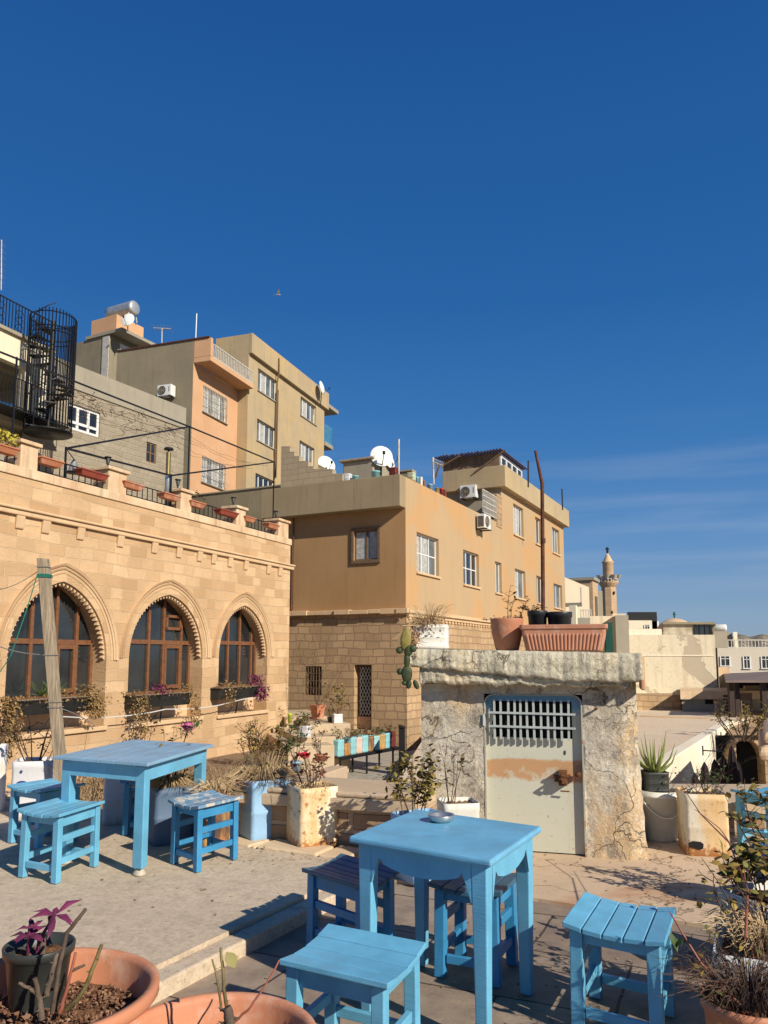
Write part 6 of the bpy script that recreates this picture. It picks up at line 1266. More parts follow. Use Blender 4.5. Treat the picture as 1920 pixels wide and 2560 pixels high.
cane(b1, [Q(350, 665), Q(420, 600), Q(475, 480), Q(528, 335)], [2.52, 2.5, 2.5, 2.5], .013, m_cane); cane(b1, [Q(310, 690), Q(350, 560), Q(392, 375)], [2.48, 2.48, 2.5], .010, m_cane2)
cane(b1, [Q(215, 720), Q(205, 620), Q(180, 510)], [2.42, 2.42, 2.4], .016, m_cane3); cane(b1, [Q(200, 600), Q(150, 560), Q(98, 535)], [2.42, 2.4, 2.4], .010, m_cane3); cane(b1, [Q(270, 680), Q(310, 430), Q(350, 270), Q(445, 150)], [2.5, 2.47, 2.45, 2.45], .012, m_cane3); cane(b1, [Q(240, 600), Q(270, 480), Q(300, 380)], [2.45, 2.45, 2.47], .014, m_cane3); cane(b1, [Q(370, 470), Q(440, 440)], [2.5, 2.5], .008, m_cane3)
cane(b2, [Q(1180, 700), Q(1160, 560), Q(1145, 350)], [2.4, 2.4, 2.42], .009, m_cane); cane(b2, [Q(1150, 680), Q(1130, 520), Q(1100, 410)], [2.4, 2.4, 2.42], .006, m_cane); cane(b2, [Q(1220, 735), Q(1300, 660), Q(1380, 540), Q(1448, 415)], [2.38, 2.38, 2.4, 2.42], .006, m_cane2); cane(b2, [Q(1190, 790), Q(1190, 720), Q(1175, 660)], [2.38, 2.38, 2.38], .028, m_cane3, name='stump')
m = M(); lp = ony(Q(1205, 425), C2[1])-Vector(b2.location); leaf(m, lp+Vector((-.02, 0, .03)), Vector((.6, -.2, -.7)), .055, .05); m.build('leaf', leafmat('olive_leaf', [(.22, .20, .07), (.26, .23, .08)]), b2)
# nursery pot inside the bowl
np_ = ony(Q(200, 640), 2.62); m_npot = simple('black_nursery_plastic', (.045, .05, .045), .45, 0, .15, 5)
o = thing('nursery_pot', 'dark plastic nursery pot with a purple leaved plant standing in the big bowl', 'plant pot', (*onz(Q(205, 328), .545)[:2], .345)); hN = .20
m = M(); m.lathe([(.001, 0), (.088, 0), (.09, .005), (.108, hN-.035), (.118, hN-.03), (.121, hN-.004), (.118, hN), (.112, hN-.002), (.104, hN-.05)], 40); m.build('pot', m_npot, o); soilmesh(o, .10, hN-.045, amp=.01, mat=m_soil); m = M(); lo = Vector(o.location)
hN2 = .72
def pleaves(m, c, n, ln, w, up=.3):
    for k in range(n): a = k*2.4+U(-.3, .3); leaf(m, Vector(c), Vector((math.cos(a), math.sin(a), up+U(-.5, .5))), ln*U(.8, 1.35), w*1.05, .6)
yN = lo.y; c1 = ony(Q(285, 180), yN-.02)-lo; c2 = ony(Q(150, 290), yN-.05)-lo; pleaves(m, c1, 8, .085, .022, .1); pleaves(m, c2, 8, .07, .022, .2); pleaves(m, ony(Q(165, 250), yN-.05)-lo, 5, .05, .018, .5); m.build('purple_foliage', m_leafpurple, o, recalc=False)
m = M(); m.tube([(.0, -.02, hN-.05), (.01, -.03, hN+.02), c1], .006, 6); m.tube([(-.04, 0, hN-.05), c2], .006, 6); m.build('stem', m_leafpurple, o); m = M(); m.tube([(.02, -.02, hN-.05), (.018, -.02, hN+.035)], .012, 8); m.lathe([(.001, 0), (.016, .012), (.001, .03)], 8, (-.01, -.05, hN-.045)); m.build('stump', m_cane3, o)
# ================================================================ bucket and can right of the hut
random.seed(79); shrub(TOWNBUSH, (0, 0, 0), 1.1, .9, 16, 420, .10, m_leafmix, r=.02, branch=4, rb=.5)
random.seed(81)
bk = onz((1668, 2108), .02); o = thing('bucket', 'off white plastic bucket with a dark pot and spiky aloe on top', 'bucket', (bk.x, bk.y+.16, .02)); m_bk = simple('off_white_plastic', (.78, .76, .68), .45, 0, .08, 3); bkh = .41
m = M(); m.lathe([(.001, 0), (.128, 0), (.135, .008), (.168, bkh-.055), (.182, bkh-.05), (.182, bkh-.03), (.176, bkh-.028), (.178, bkh), (.170, bkh), (.16, bkh-.1)], 44); m.build('body', m_bk, o); soilmesh(o, .155, bkh-.03, mat=m_soil)
m = M(); pts = [(.182*math.cos(a), .182*math.sin(a)*1.02-.0, bkh-.04-.17*max(0, math.sin((a-3.4)/(6.1-3.4)*math.pi))) for a in [3.4+k*(6.1-3.4)/14 for k in range(15)]]; m.tube(pts, .006, 6); m.build('handle', m_bk, o); shrub(o, (.02, 0, bkh-.03), .22, .15, 8, 30, .03, m_leafdry, r=.003, rb=.12)
o2 = thing('nursery_pot', 'dark square nursery pot with a spiky green aloe standing in the white bucket', 'plant pot', (bk.x-.02, bk.y+.19, .02+bkh-.02)); m = M(); rcan(m, .20, .17, .03, .006, 0); m.build('pot', m_npot, o2); m = M()
for k in range(16):
    a = k*2.4; e_ = .35+.06*k; d = Vector((math.cos(a)*math.cos(e_), math.sin(a)*math.cos(e_), math.sin(e_))); L_ = U(.17, .27); b0 = Vector((0, 0, .15)); up = Vector((0, 0, 1)); m.tube([b0, b0+d*L_*.4, b0+d*L_*.75+up*.03, b0+d*L_+up*.13], [.016, .014, .008, .001], 5)
m.build('aloe', leafmat('aloe_leaf', [(.22, .25, .07), (.15, .19, .05), (.30, .31, .11)]), o2, recalc=False)
cR = onz((1778, 2140), .02); oc = can('squat white can with rust blotches and a hole in its base beside the bucket', (cR.x, cR.y+.14), .33, .47, R_(-8), m_rw2, .02); shrub(oc, (.05, 0, .43), .26, .16, 12, 150, .028, m_leafgreen, r=.003, branch=3, rb=.1); shrub(oc, (-.05, -.05, .43), .55, .25, 3, 0, .03, r=.003, branch=3, lean=(.25, -.2))
m = M(); m.prism([(-.155, .10), (-.12, .115), (-.06, .11), (-.04, .095), (-.045, .06), (-.07, .05), (-.11, .06), (-.15, .07)], lambda a, d, z: (a, -.1685-d, z), 0, .002); m.build('rust_hole', m_dark, oc)
# ================================================================ shrub pots along the right edge
def potR(label, u, v, z, r, h, mat, D=None, kind='lathe'):
    p = onz((u, v), z); o = thing('planter_can' if kind == 'can' else 'flower_pot', label, 'plant pot', (p.x, p.y, z), R_(U(-30, 30)), 'shrub pots crowding the right edge of the terrace'); m = M()
    if kind == 'can': rcan(m, r*2, h, .04, .006, .003)
    else: m.lathe([(.001, 0), (r*.8, 0), (r*.97, h-.04), (r*1.04, h-.035), (r*1.04, h), (r*.98, h), (r*.93, h*.8)], 40)
    m.build('pot', mat, o); soilmesh(o, r*.85, h*.9, sq=kind == 'can', mat=m_soil); return o
random.seed(91)
r1 = potR('white rectangular can tub of dry stalks at the lower right edge', 1935, 2590, 0, .21, .36, m_rw3, kind='can')
m = M(); tuft(m, (0, 0, .34), 240, .16, .2, .0024, .6, .15); m.build('dry_stalks', m_straw, r1, recalc=False); shrub(r1, (0, 0, .33), .42, .22, 9, 95, .05, m_leafmix, r=.005, branch=3, lean=(-.02, 0), rb=.12)
r2 = potR('white pot with rust patches and orange brown leaves above the dry tub', 1955, 2450, 0, .20, .40, rusty('rust_patched_white', (.62, .60, .55), .52, 8), kind='can'); shrub(r2, (-.06, 0, .37), .32, .15, 14, 260, .075, m_leafmix, r=.004, branch=3, rb=.14)
r3 = potR('blue plastic tub with a leggy autumn shrub at the right edge', 1975, 2290, 0, .2, .38, simple('blue_plastic', (.03, .12, .32), .45), kind='lathe'); shrub(r3, (-.05, 0, .35), .44, .22, 14, 240, .055, m_leafmix, r=.005, branch=4, lean=(-.03, 0), rb=.14)
r4 = potR('orange clay pot with fuzzy dead stems in the lower right corner', 1885, 2740, 0, .16, .33, m_terrab, kind='lathe'); m = M(); tuft(m, (0, 0, .31), 260, .14, .22, .002, .6, .14); m.build('dry_stalks', m_straw if False else m_twig, r4, recalc=False); shrub(r4, (-.05, 0, .30), .20, .34, 14, 60, .03, m_leafmix, r=.003, branch=4, rb=.12)
# long arching bramble canes
m = M(); lp = Vector(r1.location); r1m = Matrix.Rotation(-r1.rotation_euler.z, 3, 'Z')
def arc(pix, D, r): 
    pts = [r1m@(ony(p, d)-lp) for p, d in zip(pix, D)]; fl = []
    for a, b in zip(pts[:-1], pts[1:]): fl += [a.lerp(b, k/4) for k in range(4)]
    fl.append(pts[-1]); m.tube(fl, [r*(1-.6*i/len(fl)) for i in range(len(fl))], 6)
arc([q(13, 1560, 1290), q(13, 1330, 1040), q(13, 1180, 880), q(13, 1030, 640), q(13, 960, 520)], [2.9, 3.0, 3.05, 3.1, 3.15], .006)
arc([q(13, 1500, 700), q(14, 1400, 1800), q(14, 1200, 1300), q(14, 900, 1000), q(14, 700, 700)], [3.2, 3.6, 4.3, 5.0, 5.4], .006); arc([q(13, 1560, 900), q(14, 1350, 1500), q(14, 1100, 1150), q(14, 840, 950)], [3.3, 4.0, 4.7, 5.2], .004); m.build('bramble_cane', m_cane2, r1)
m = M()
for (x_, y_) in ((960, 660), (1010, 700), (1050, 690), (1100, 690), (1120, 660)): leaf(m, r1m@(ony(q(13, x_, y_), 3.08)-lp), Vector((U(-1, 1), U(-.5, .5), U(-1, .2))), .05, .03)
m.build('bramble_leaf', m_leafgreen, r1, recalc=False)
random.seed(95); o = thing('dry_bush', 'tangled dead bush at the bottom edge right of the pale blue stool', 'bush', (1.02, 2.35, 0)); shrub(o, (0, 0, 0), .42, .38, 26, 60, .035, m_leafdry, r=.004, branch=6, rb=.12)
# ================================================================ cans by the hut's left
random.seed(101)
h1_ = onz((1045, 2075), .02); oh = can('pale blue can with yellowing rose leaves left of the hut door', (.27, 5.72), .34, .43, R_(30), m_rb, .02); shrub(oh, (-.05, 0, .40), .46, .14, 11, 420, .052, leafmat('yellowing_leaf', [(.22, .17, .04), (.32, .24, .05), (.13, .12, .03), (.17, .09, .03)]), r=.004, branch=3, rb=.1)
oh2 = can('white can with rust drips and tall sparse rose shoots by the hut wall', (.56, 6.08), .28, .46, R_(8), m_rw4, .02); shrub(oh2, (-.06, 0, .42), .60, .12, 5, 48, .055, leafmat('dusky_leaf', [(.12, .12, .05), (.18, .14, .05), (.14, .07, .05)]), r=.004, branch=2, rb=.05)
# ================================================================ pots on top of the hut
def onhut(u, v, dy): d = ray(u, v); zt_ = zsl1; p = Vector((HL.x, HL.y, 0))-hn*dy; t = (p-EYE).dot(hn)/d.dot(hn); w_ = EYE+d*t; return w_
zTop = lambda w_: lerp(zsl1, zslR, ((w_-Vector((HL.x, HL.y, 0))).dot(hx)-xsl0)/(xsl1-xsl0))+.003
k0 = onhut(*q(9, 290, 330), .22); zt0_ = zTop(k0)
o = thing('planter_can', 'whitewashed square can of dry grass on the left end of the hut roof', 'planter can', (k0.x, k0.y, zt0_), hrot+R_(8)); px_ = k0.y/F
m = M(); rcan(m, .29, .205, .02, .006, .003); m.build('can', rusty('whitewashed_can', (.80, .78, .70), .66, 12, False), o); soilmesh(o, .13, .19, sq=True)
random.seed(111); m = M(); tuft(m, (-.02, 0, .18), 170, .22, .2, .0016, .15, .10); tuft(m, (-.06, -.06, .19), 200, .07, .16, .002, 1.3, .10); m.build('dry_grass', m_straw, o, recalc=False)
m = M()
for _ in range(260): p = Vector((-.06+random.gauss(0, .07), -.12+U(-.05, .06), .2+U(-.09, .07))); leaf(m, p, Vector((U(-1, 1), U(-1, 1), U(-1, .6))), .025, .014)
m.build('dry_foliage', leafmat('rusty_leaf', [(.28, .12, .06), (.36, .19, .09), (.18, .08, .05)]), o, recalc=False)
# cactus hanging off the corner
ck = onhut(*q(9, 150, 330), .02); o = thing('prickly_pear', 'dark prickly pear pads hanging over the left corner of the hut roof', 'cactus', (ck.x, ck.y, zt0_)); m = M(); m_cac = simple('cactus_skin', (.045, .065, .02), .6, 0, .3, 14, .2); m_cac2 = simple('cactus_skin_yellow', (.30, .25, .06), .6, 0, .3, 10, .2)
def pad(par, pix, a, b, rz, mat, D=None):
    w_ = onhut(*pix, -.22); p = w_-Vector(par.location); m = M(); vs = []; n1, n2 = 14, 8
    for j in range(n2+1):
        ph = math.pi*j/n2
        for k in range(n1): th = 2*math.pi*k/n1; x_, y_, z_ = a*math.sin(ph)*math.cos(th), .018*math.sin(ph)*math.sin(th), b*math.cos(ph); c_, s_ = math.cos(rz), math.sin(rz); vs.append(p+Vector((x_*c_+z_*s_, y_, -x_*s_+z_*c_)))
    m.add(vs, [(j*n1+k, j*n1+(k+1) % n1, (j+1)*n1+(k+1) % n1, (j+1)*n1+k) for j in range(n2) for k in range(n1)], True); m.build('pad', mat, par)
for (x_, y_, a, b, rz, mt) in ((133, 290, .045, .095, .1, m_cac2), (95, 355, .03, .03, 0, m_cac), (150, 360, .035, .05, .3, m_cac), (140, 420, .025, .07, 0, m_cac), (140, 500, .045, .075, 0, m_cac), (97, 485, .026, .028, 0, m_cac), (125, 555, .024, .02, .3, m_cac), (152, 565, .022, .035, .2, m_cac), (195, 565, .022, .04, -.4, m_cac), (178, 345, .03, .03, .2, m_cac)): pad(o, q(9, x_, y_), a, b, rz, mt)
m = M(); tuft(m, (.02, .0, .02), 90, .14, .13, .002, .9, .05); m.build('dry_grass', m_straw, o, recalc=False)
m = M()
for _ in range(170): leaf(m, Vector((.03+random.gauss(0, .035), -.19+U(-.05, .05), .08+U(-.14, .10))), Vector((U(-1, 1), U(-1, 1), U(-1, .4))), .026, .014)
m.build('dry_foliage', bpy.data.materials['rusty_leaf'], o, recalc=False)
k1 = onhut(*q(9, 752, 330), .22); sc_ = (k1-EYE).length/F; o = thing('flower_pot', 'round terracotta pot with a sprawling dry plant on the hut roof', 'plant pot', (k1.x, k1.y, zTop(k1))); rP = .29; hP = 192/2.44*k1.y/F; rP = 100/2.44*k1.y/F
m = M(); m.lathe([(.001, 0), (rP*.66, 0), (rP*.70, .01), (rP*.93, hP*.55), (rP*.985, hP*.85), (rP, hP-.01), (rP*.985, hP), (rP*.93, hP), (rP*.9, hP*.85)], 40); m.build('pot', terramat('terracotta_glaze', (.44, .185, .10)), o); soilmesh(o, rP*.88, hP*.92)
random.seed(121); shrub(o, (0, 0, hP*.9), .06, .16, 8, 60, .035, m_leafdry, r=.003, branch=3, rb=.06); shrub(o, (.05, 0, hP*.9), .32, .06, 3, 34, .035, m_leafdry, r=.004, branch=3, lean=(.07, 0)); shrub(o, (-.03, 0, hP*.9), .03, .05, 2, 20, .03, m_leafdry, r=.003, lean=(-.2, 0))
# long ribbed planter
kL, kR = onhut(*q(9, 875, 330), .14), onhut(*q(9, 1330, 335), .14); ln = (kR-kL).length; o = thing('ribbed_planter', 'long ribbed terracotta plastic planter on the hut roof', 'planter', ((kL.x+kR.x)/2, (kL.y+kR.y)/2, (zTop(kL)+zTop(kR))/2), hrot); hB = 158/2.44*kL.y/F
m = M(); n_ = 40; X0, X1 = ln/2, ln/2+.045; y0_, y1_ = .10, .135
def loop(X_, Y_, z_, rib):
    out = []; r_ = .03
    for i in range(n_*2): x_ = lerp(-X_+r_, X_-r_, i/(n_*2-1)); out.append((x_, -Y_-(rib if i % 4 in (1, 2) else 0), z_))
    for k in range(1, 6): a = -math.pi/2+k*math.pi/12; out.append((X_-r_+r_*math.cos(a), -Y_+r_+r_*math.sin(a), z_))
    out += [(X_, Y_-r_, z_), (X_-r_, Y_, z_), (-X_+r_, Y_, z_), (-X_, Y_-r_, z_)]
    for k in range(1, 6): a = math.pi+k*math.pi/12; out.append((-X_+r_+r_*math.cos(a), -Y_+r_+r_*math.sin(a), z_))
    return out
pf = [(0, 0, 0), (.02, .006, 0), (.12, .03, 0), (.16, .06, .007), (.72, .60, .007), (.76, .68, 0), (.80, .80, 0), (1.0, .83, 0), (1.12, .85, 0), (1.15, .97, 0), (1.12, 1.0, 0), (1.0, .99, 0), (.8, .8, 0)]
vs = []; 
for f_, zf_, rb_ in pf: vs += loop(lerp(X0, X1, f_), lerp(y0_, y1_, f_), zf_*hB, rb_)
n = len(vs)//len(pf); m.add(vs, [(i*n+k, i*n+(k+1) % n, (i+1)*n+(k+1) % n, (i+1)*n+k) for i in range(len(pf)-1) for k in range(n)], False); m.add(vs[:n], [tuple(range(n))]); m.build('trough', terramat('ribbed_terracotta', (.47, .215, .13)), o)
m = M(); m.box(-X0, X0, -.08, .08, hB*.8, hB*.86); m.build('soil', m_soil, o)
m_bp = simple('black_plastic', (.028, .03, .034), .4, 0, .1, 4)
for lab, (xc, yt, yb, w_) in (('black plastic pot with tangled twigs behind the ribbed planter', (940, 85, 185, 60)), ('wider black plastic pot right of its neighbour behind the ribbed planter', (1075, 90, 185, 76))):
    kk = onhut(*q(9, xc, 330), .55); o = thing('black_pot', lab, 'plant pot', (kk.x, kk.y, zTop(kk)), 0, 'black plastic pots on the hut roof'); hh = (330-yt)/2.44*kk.y/F; rr = w_/2.44*kk.y/F
    m = M(); m.lathe([(.001, 0), (rr*.78, 0), (rr*.94, hh*.86), (rr*1.0, hh*.87), (rr*1.02, hh*.99), (rr, hh), (rr*.95, hh), (rr*.9, hh*.8)], 36); m.build('pot', m_bp, o); soilmesh(o, rr*.88, hh*.85)
    if 'twigs' in lab: shrub(o, (-.08, -.1, hh), .02, .12, 14, 40, .03, m_leafdry, r=.003, branch=3, lean=(-.02, -.12), rb=.05)
# ================================================================ rooftop things on the ochre house
def ac(label, fr, x, y, z, rz, w=.74, h=.55, dp=.32):
    p = fr.world(x, y, z); o = thing('air_conditioner', label, 'air conditioner', p, rz, 'outdoor air conditioning units'); m = M(); m.box(-w/2, w/2, 0, dp, 0, h); m.build('casing', m_frame, o, .02)
    m = M(); rf_ = h*.38; m.lathe([(rf_, 0), (rf_, .012), (.001, .012)], 28); b_ = [( (v[0]), -v[2]-.002, v[1]) for v in m.v]; m.v = [(-w*.14+a, b, h/2+c) for a, b, c in b_]; m.build('fan_opening', m_dark, o)
    m = M(); 
    for r_ in (.06, .12, .17, rf_): m.tube([(-w*.14+r_*math.cos(t*.3142), -.022, h/2+r_*math.sin(t*.3142)) for t in range(21)], .008, 4)
    for k in range(8): a = k*math.pi/4; m.bar((-w*.14, -.022, h/2), (-w*.14+rf_*math.cos(a), -.022, h/2+rf_*math.sin(a)), .01)
    m.build('fan_grille', m_greyp2, o); m = M()
    for k in range(9): m.box(-w/2-.012, -w/2-.002, .04, dp-.04, .06+k*.047, .085+k*.047)
    m.build('side_louvre', m_dark, o); m = M(); m.box(w*.33, w*.37, -.004, -.001, h*.35, h*.8); m.build('badge_strip', m_dark, o); m = M(); m.bar((-w*.35, -.05, -.02), (-w*.35, dp+.25, -.02), .04); m.bar((w*.35, -.05, -.02), (w*.35, dp+.25, -.02), .04); m.build('bracket', m_iron, o); return o
y1c, z1c = MB.Lf(q(4, 612, 665), xs-.4); ac('white air conditioner high on the grey side wall of the ochre house', MB, xs-.42, y1c, z1c, MB.rot-math.pi/2)
x2c, z2c = MB.R(q(4, 790, 950), -.35); ac('louvred air conditioner bracketed on the front of the ochre house', MB, x2c-.1, -.40, z2c, MB.rot+R_(0))
pA_ = BB.Lf(q(1, 1415, 930), xA-.5); ac('air conditioner on the grey side wall left of the peach house', BB, xA-.5, pA_[0], pA_[1], BB.rot-math.pi/2, .82, .58, .4)
def dish(label, p, r, az, el, D, mast=.6, z0=None):
    w_ = ony(p, D); o = thing('satellite_dish', label, 'satellite dish', (w_.x, w_.y, w_.z), az, 'satellite dishes on the roofs'); m = M(); vs = []; n = 24
    for j in range(6):
        rr = r*j/5
        for k in range(n): a = k*2*math.pi/n; vs.append(Vector((rr*math.cos(a), rr*rr*.25/r, rr*1.08*math.sin(a))))
    Rm = Matrix.Rotation(el, 3, 'X'); vs = [Rm@v for v in vs]; fc = [(j*n+k, j*n+(k+1) % n, (j+1)*n+(k+1) % n, (j+1)*n+k) for j in range(5) for k in range(n)]
    m.add(vs, fc, True); d_ = Rm@Vector((0, .03, 0)); m.add([v+d_ for v in vs], fc, True); m.build('reflector', m_dish, o); m = M(); m.tube([Rm@Vector((0, .1, -r)), Rm@Vector((0, -r*.9, -r*.5))], .015, 4); m.lathe([(.001, -.05), (.05, -.05), (.05, .06), (.001, .06)], 8, Rm@Vector((0, -r*.9, -r*.45))); m.build('feed_arm', m_iron, o)
    m = M(); m.tube([(0, .12, -.1), (0, .2, -r-mast)], .03, 6); m.build('mast', m_iron, o)
dish('large round satellite dish facing the viewer on the ochre house roof', (955, 1136), .40, R_(10), R_(-20), 27, .5); dish('second satellite dish tilted behind the large one on the ochre house roof', (976, 1145), .36, R_(55), R_(-20), 28, .5)
dish('satellite dish peeking above the stepped block wall', (819, 1158), .42, R_(30), R_(-20), 34, 1.5); dish('satellite dish edge at the far end of the beige block parapet', (809, 968), .42, R_(75), R_(-10), 50, .8); dish('white satellite dish hung on the peach tower', (317, 796), .42, R_(-8), R_(-15), 45.2, .3)
def mast(label, p0, p1, D, r=.03, yagi=None, mat=None):
    a = ony(p0, D); b = ony(p1, D); o = thing('antenna', label, 'antenna', tuple(a)); m = M(); m.tube([(0, 0, -.3), b-a], r, 6); m.build('mast', mat or m_whiteiron, o)
    if yagi:
        c = ony(yagi[0], D)-a; d = ony(yagi[1], D)-a; m = M(); m.tube([c, d], r*.7, 5)
        for k in range(7): e_ = c.lerp(d, k/6); m.tube([e_+Vector((0, -.3, .05)), e_+Vector((0, .3, -.05))], r*.4, 4)
        m.build('boom', m_whiteiron, o)
mast('thin white pole on the grey roof left of the peach house', q(2, 185, 250), q(2, 195, 15), 44, .035, mat=m_dish); mast('television antenna with short crosswise rods by the roof tower', q(1, 1398, 490), q(1, 1400, 345), 43, .035, (q(1, 1325, 345), q(1, 1480, 352)))
mast('slim aerial mast beside the large dish', q(17, 865, 400), q(17, 868, -10), 25.5, .035); mast('branched aerial before the tin shed', q(17, 1350, 500), q(17, 1340, 240), 27, .035, (q(17, 1355, 310), q(17, 1480, 355)))
mast('thin rod on the upper parapet of the ochre house, left of the rusty pipe', q(4, 1155, 500), q(4, 1157, 330), 29, .03, mat=m_iron); mast('thin rod at the far end of the ochre house parapet', q(4, 1465, 715), q(4, 1460, 585), 34, .03, mat=m_iron)
# tall rusty pipe before the facade
pa, pb2, pc_ = ony(q(4, 1290, 1640), 17), ony(q(4, 1282, 540), 17), ony(q(4, 1220, 240), 17); o = thing('rusty_pipe', 'tall rusty brown pipe bent near its top standing before the ochre house', 'pipe', (pa.x, 17, -1.24)); bz = Vector(o.location)
m = M(); m.tube([Vector((.0, 0, 0)), pa-bz, pb2-bz, (pb2-bz).lerp(pc_-bz, .1), pc_-bz], [.045, .045, .042, .038, .03], 10); m.build('pipe', m_rustiron, o); m = M()
for f in (.3, .55, .8): p_ = Vector((0, 0, 0)).lerp(pb2-bz, f); m.lathe([(.055, 0), (.055, .1)], 10, p_)
m.build('collar', m_rustiron, o)
# aerial masts at left edge
mast('comb shaped television antenna at the far left edge', (4, 706), (4, 600), 27, .02, ((4, 700), (4, 605))); 
# buckets and tins on the parapet
def tin(label, u, vt, vb, w, mat, kind, fr, X=None, Y=None, cat='can'):
    zt_ = zRl+.002
    if X is not None: yy = fr.Lf((u, vb), X)[0]; p = fr.world(X, yy, zt_); 
    else: xx = fr.R((u, vb), Y)[0]; p = fr.world(xx, Y, zt_)
    s_ = (p-EYE).length/F; h = (vb-vt)*s_; r_ = w/2*s_; o = thing('bucket' if kind == 'b' else 'tin_can', label, 'bucket' if kind == 'b' else 'tin can', tuple(p), fr.rot, 'buckets and tins on the ochre house parapet'); m = M()
    if kind == 'b': m.lathe([(.001, 0), (r_*.85, 0), (r_*.97, h*.85), (r_*1.05, h*.86), (r_*1.05, h), (r_*.9, h), (r_*.85, h*.7)], 24)
    else: rcan(m, r_*2, h, .03, .005, .004)
    m.build('body', mat, o)
    m = M(); m.lathe([(.001, h*.8), (r_*.85, h*.8)], 16); m.build('soil', m_earth, o)
m_turq = rusty('turquoise_can_paint', (.25, .52, .55), .62, 14, True); m_turqp = simple('turquoise_plastic', (.27, .56, .58), .45, 0, .08, 4); m_redrust = simple('red_rust_can', (.17, .03, .02), .6, 0, .3, 9)
K = lambda x, y: q(17, x, y)
def tn(lab, x, yt, yb, w, mat, kind, side, off=.08):
    u, vt = K(x, yt); _, vb = K(x, yb)
    tin(lab, u, vt, vb, w/5.53, mat, kind, MB, X=(off-.1 if side == 'L' else None), Y=(off+.02 if side == 'R' else None))
tn('white tin with black print at the left of the parapet', 168, 468, 592, 90, m_rw3, 'c', 'L'); tn('short turquoise bucket beside the printed white tin', 268, 485, 570, 95, m_turqp, 'b', 'L'); tn('turquoise bucket with a rim on the parapet below the roof hut', 548, 430, 550, 122, m_turqp, 'b', 'L'); tn('dark red rusty tin at the parapet corner', 800, 385, 522, 105, m_redrust, 'c', 'L')
tn('big mouldy pale green tin right of the parapet corner', 1045, 478, 600, 100, rusty('mouldy_green', (.42, .52, .38), .5, 15), 'c', 'R'); tn('small turquoise tin beside the mouldy green one', 1122, 530, 632, 45, m_turqp, 'b', 'R'); tn('narrow pale tin right of the small turquoise tin', 1175, 530, 655, 42, m_rw4, 'c', 'R'); tn('orange rusted tin in the parapet row', 1220, 590, 685, 42, simple('orange_rust', (.35, .13, .04), .8, 0, .2, 9), 'c', 'R')
tn('pale blue bucket sitting lower in the parapet row', 1300, 645, 730, 80, simple('pale_blue_plastic', (.35, .52, .66), .45), 'b', 'R'); tn('yellowish tin near the end of the parapet row', 1395, 675, 760, 50, simple('yellow_tin', (.4, .26, .06), .6, 0, .3, 8), 'c', 'R'); tn('red bucket near the end of the parapet row', 1462, 690, 800, 60, simple('bright_red_plastic', (.5, .05, .04), .45), 'b', 'R'); tn('brown tin last in the parapet row', 1508, 700, 815, 36, simple('brown_tin', (.2, .06, .03), .7, 0, .2, 8), 'c', 'R')
# white window-cage and exposed brick at the step in the facade
o = bthing('iron_cage', 'white iron grille with rolled reed screen at the step of the ochre house', 'grille', MB); m = M(); x0g, zg0 = MB.R(q(4, 745, 790), -.02); x1g, zg1 = MB.R(q(4, 865, 660), -.02); railing(m, fR(.0), x0g, x1g, zg0, zg1, .03, .13, .012, [lerp(zg0, zg1, k/4) for k in range(5)]); m.build('bars', m_whiteiron, o)
m = M(); xa1 = MB.R(q(4, 868, 800))[0]; za1, za0 = MB.R(q(4, 890, 640))[1], MB.R(q(4, 890, 930))[1]; m.box(xa1, xs-.002, -.03, .25, za0, min(za1, zCh-.01)); m.build('brick_pier', m_rubble, o)
# bird
b = ony((695, 737), 22); o = thing('bird', 'small pale pigeon flying in the open blue sky', 'bird', tuple(b), R_(20)); o.scale = (.5, .5, .5); m = M(); m.tube([(-.17, 0, -.02), (-.1, 0, .0), (0, 0, .02), (.09, 0, .02), (.14, 0, .03), (.17, 0, .02)], [.01, .03, .045, .035, .022, .004], 8); bd = m.build('body', simple('pigeon_grey', (.35, .35, .36), .7), o)
m = M()
for s_ in (-1, 1): m.add([(-.05, s_*.03, .03), (.07, s_*.03, .03), (.06, s_*.2, .12), (-.03, s_*.36, .22), (-.08, s_*.2, .10)], [(0, 1, 2, 3, 4)]); m.add([(-.05, s_*.03, .022), (.07, s_*.03, .022), (.06, s_*.2, .112), (-.03, s_*.36, .215), (-.08, s_*.2, .092)], [(4, 3, 2, 1, 0)])
m.add([(-.15, -.01, -.015), (-.15, .01, -.015), (-.27, .06, -.03), (-.27, -.06, -.03)], [(0, 1, 2, 3)]); m.build('wings', simple('pigeon_white', (.6, .6, .6), .7), bd)
# ================================================================ yard: steps, rack of cans, potted plants
zY = -1.24
def wbox3(m, p_front_left, p_front_right, dep, z0, z1):
    A, B = Vector(p_front_left[:2]), Vector(p_front_right[:2]); d = (B-A).normalized(); n = Vector((-d.y, d.x)); c = [A, B, B+n*dep, A+n*dep]; m.hexa([(p.x, p.y, z0) for p in c], [(p.x, p.y, z1) for p in c])
K8 = lambda x, y: q(8, x, y)
steps_ = thing('stone_steps', 'worn pale stone steps rising to the lattice door of the ochre house', 'steps', (0, 0, 0)); m_step = plaster('step_stone', (.56, .44, .29), (.50, .385, .25), (.33, .24, .15), 1.2, .3)
for i, (pl_, pr_2, D_, dep, vt) in enumerate((((150, 860), (590, 860), 17.6, 6, 855), ((230, 800), (640, 800), 18.4, 5.2, 768), ((360, 700), (740, 700), 19.4, 4.4, 645), ((130, 560), (520, 560), 21, 3, 580))):
    a = ony(K8(*pl_), D_); b = ony(K8(*pr_2), D_+.3); zt_ = ony(K8(pl_[0], vt), D_).z; m = M(); wbox3(m, a, b, dep, zY-.1, zt_); m.build('step', m_step, steps_, .02)
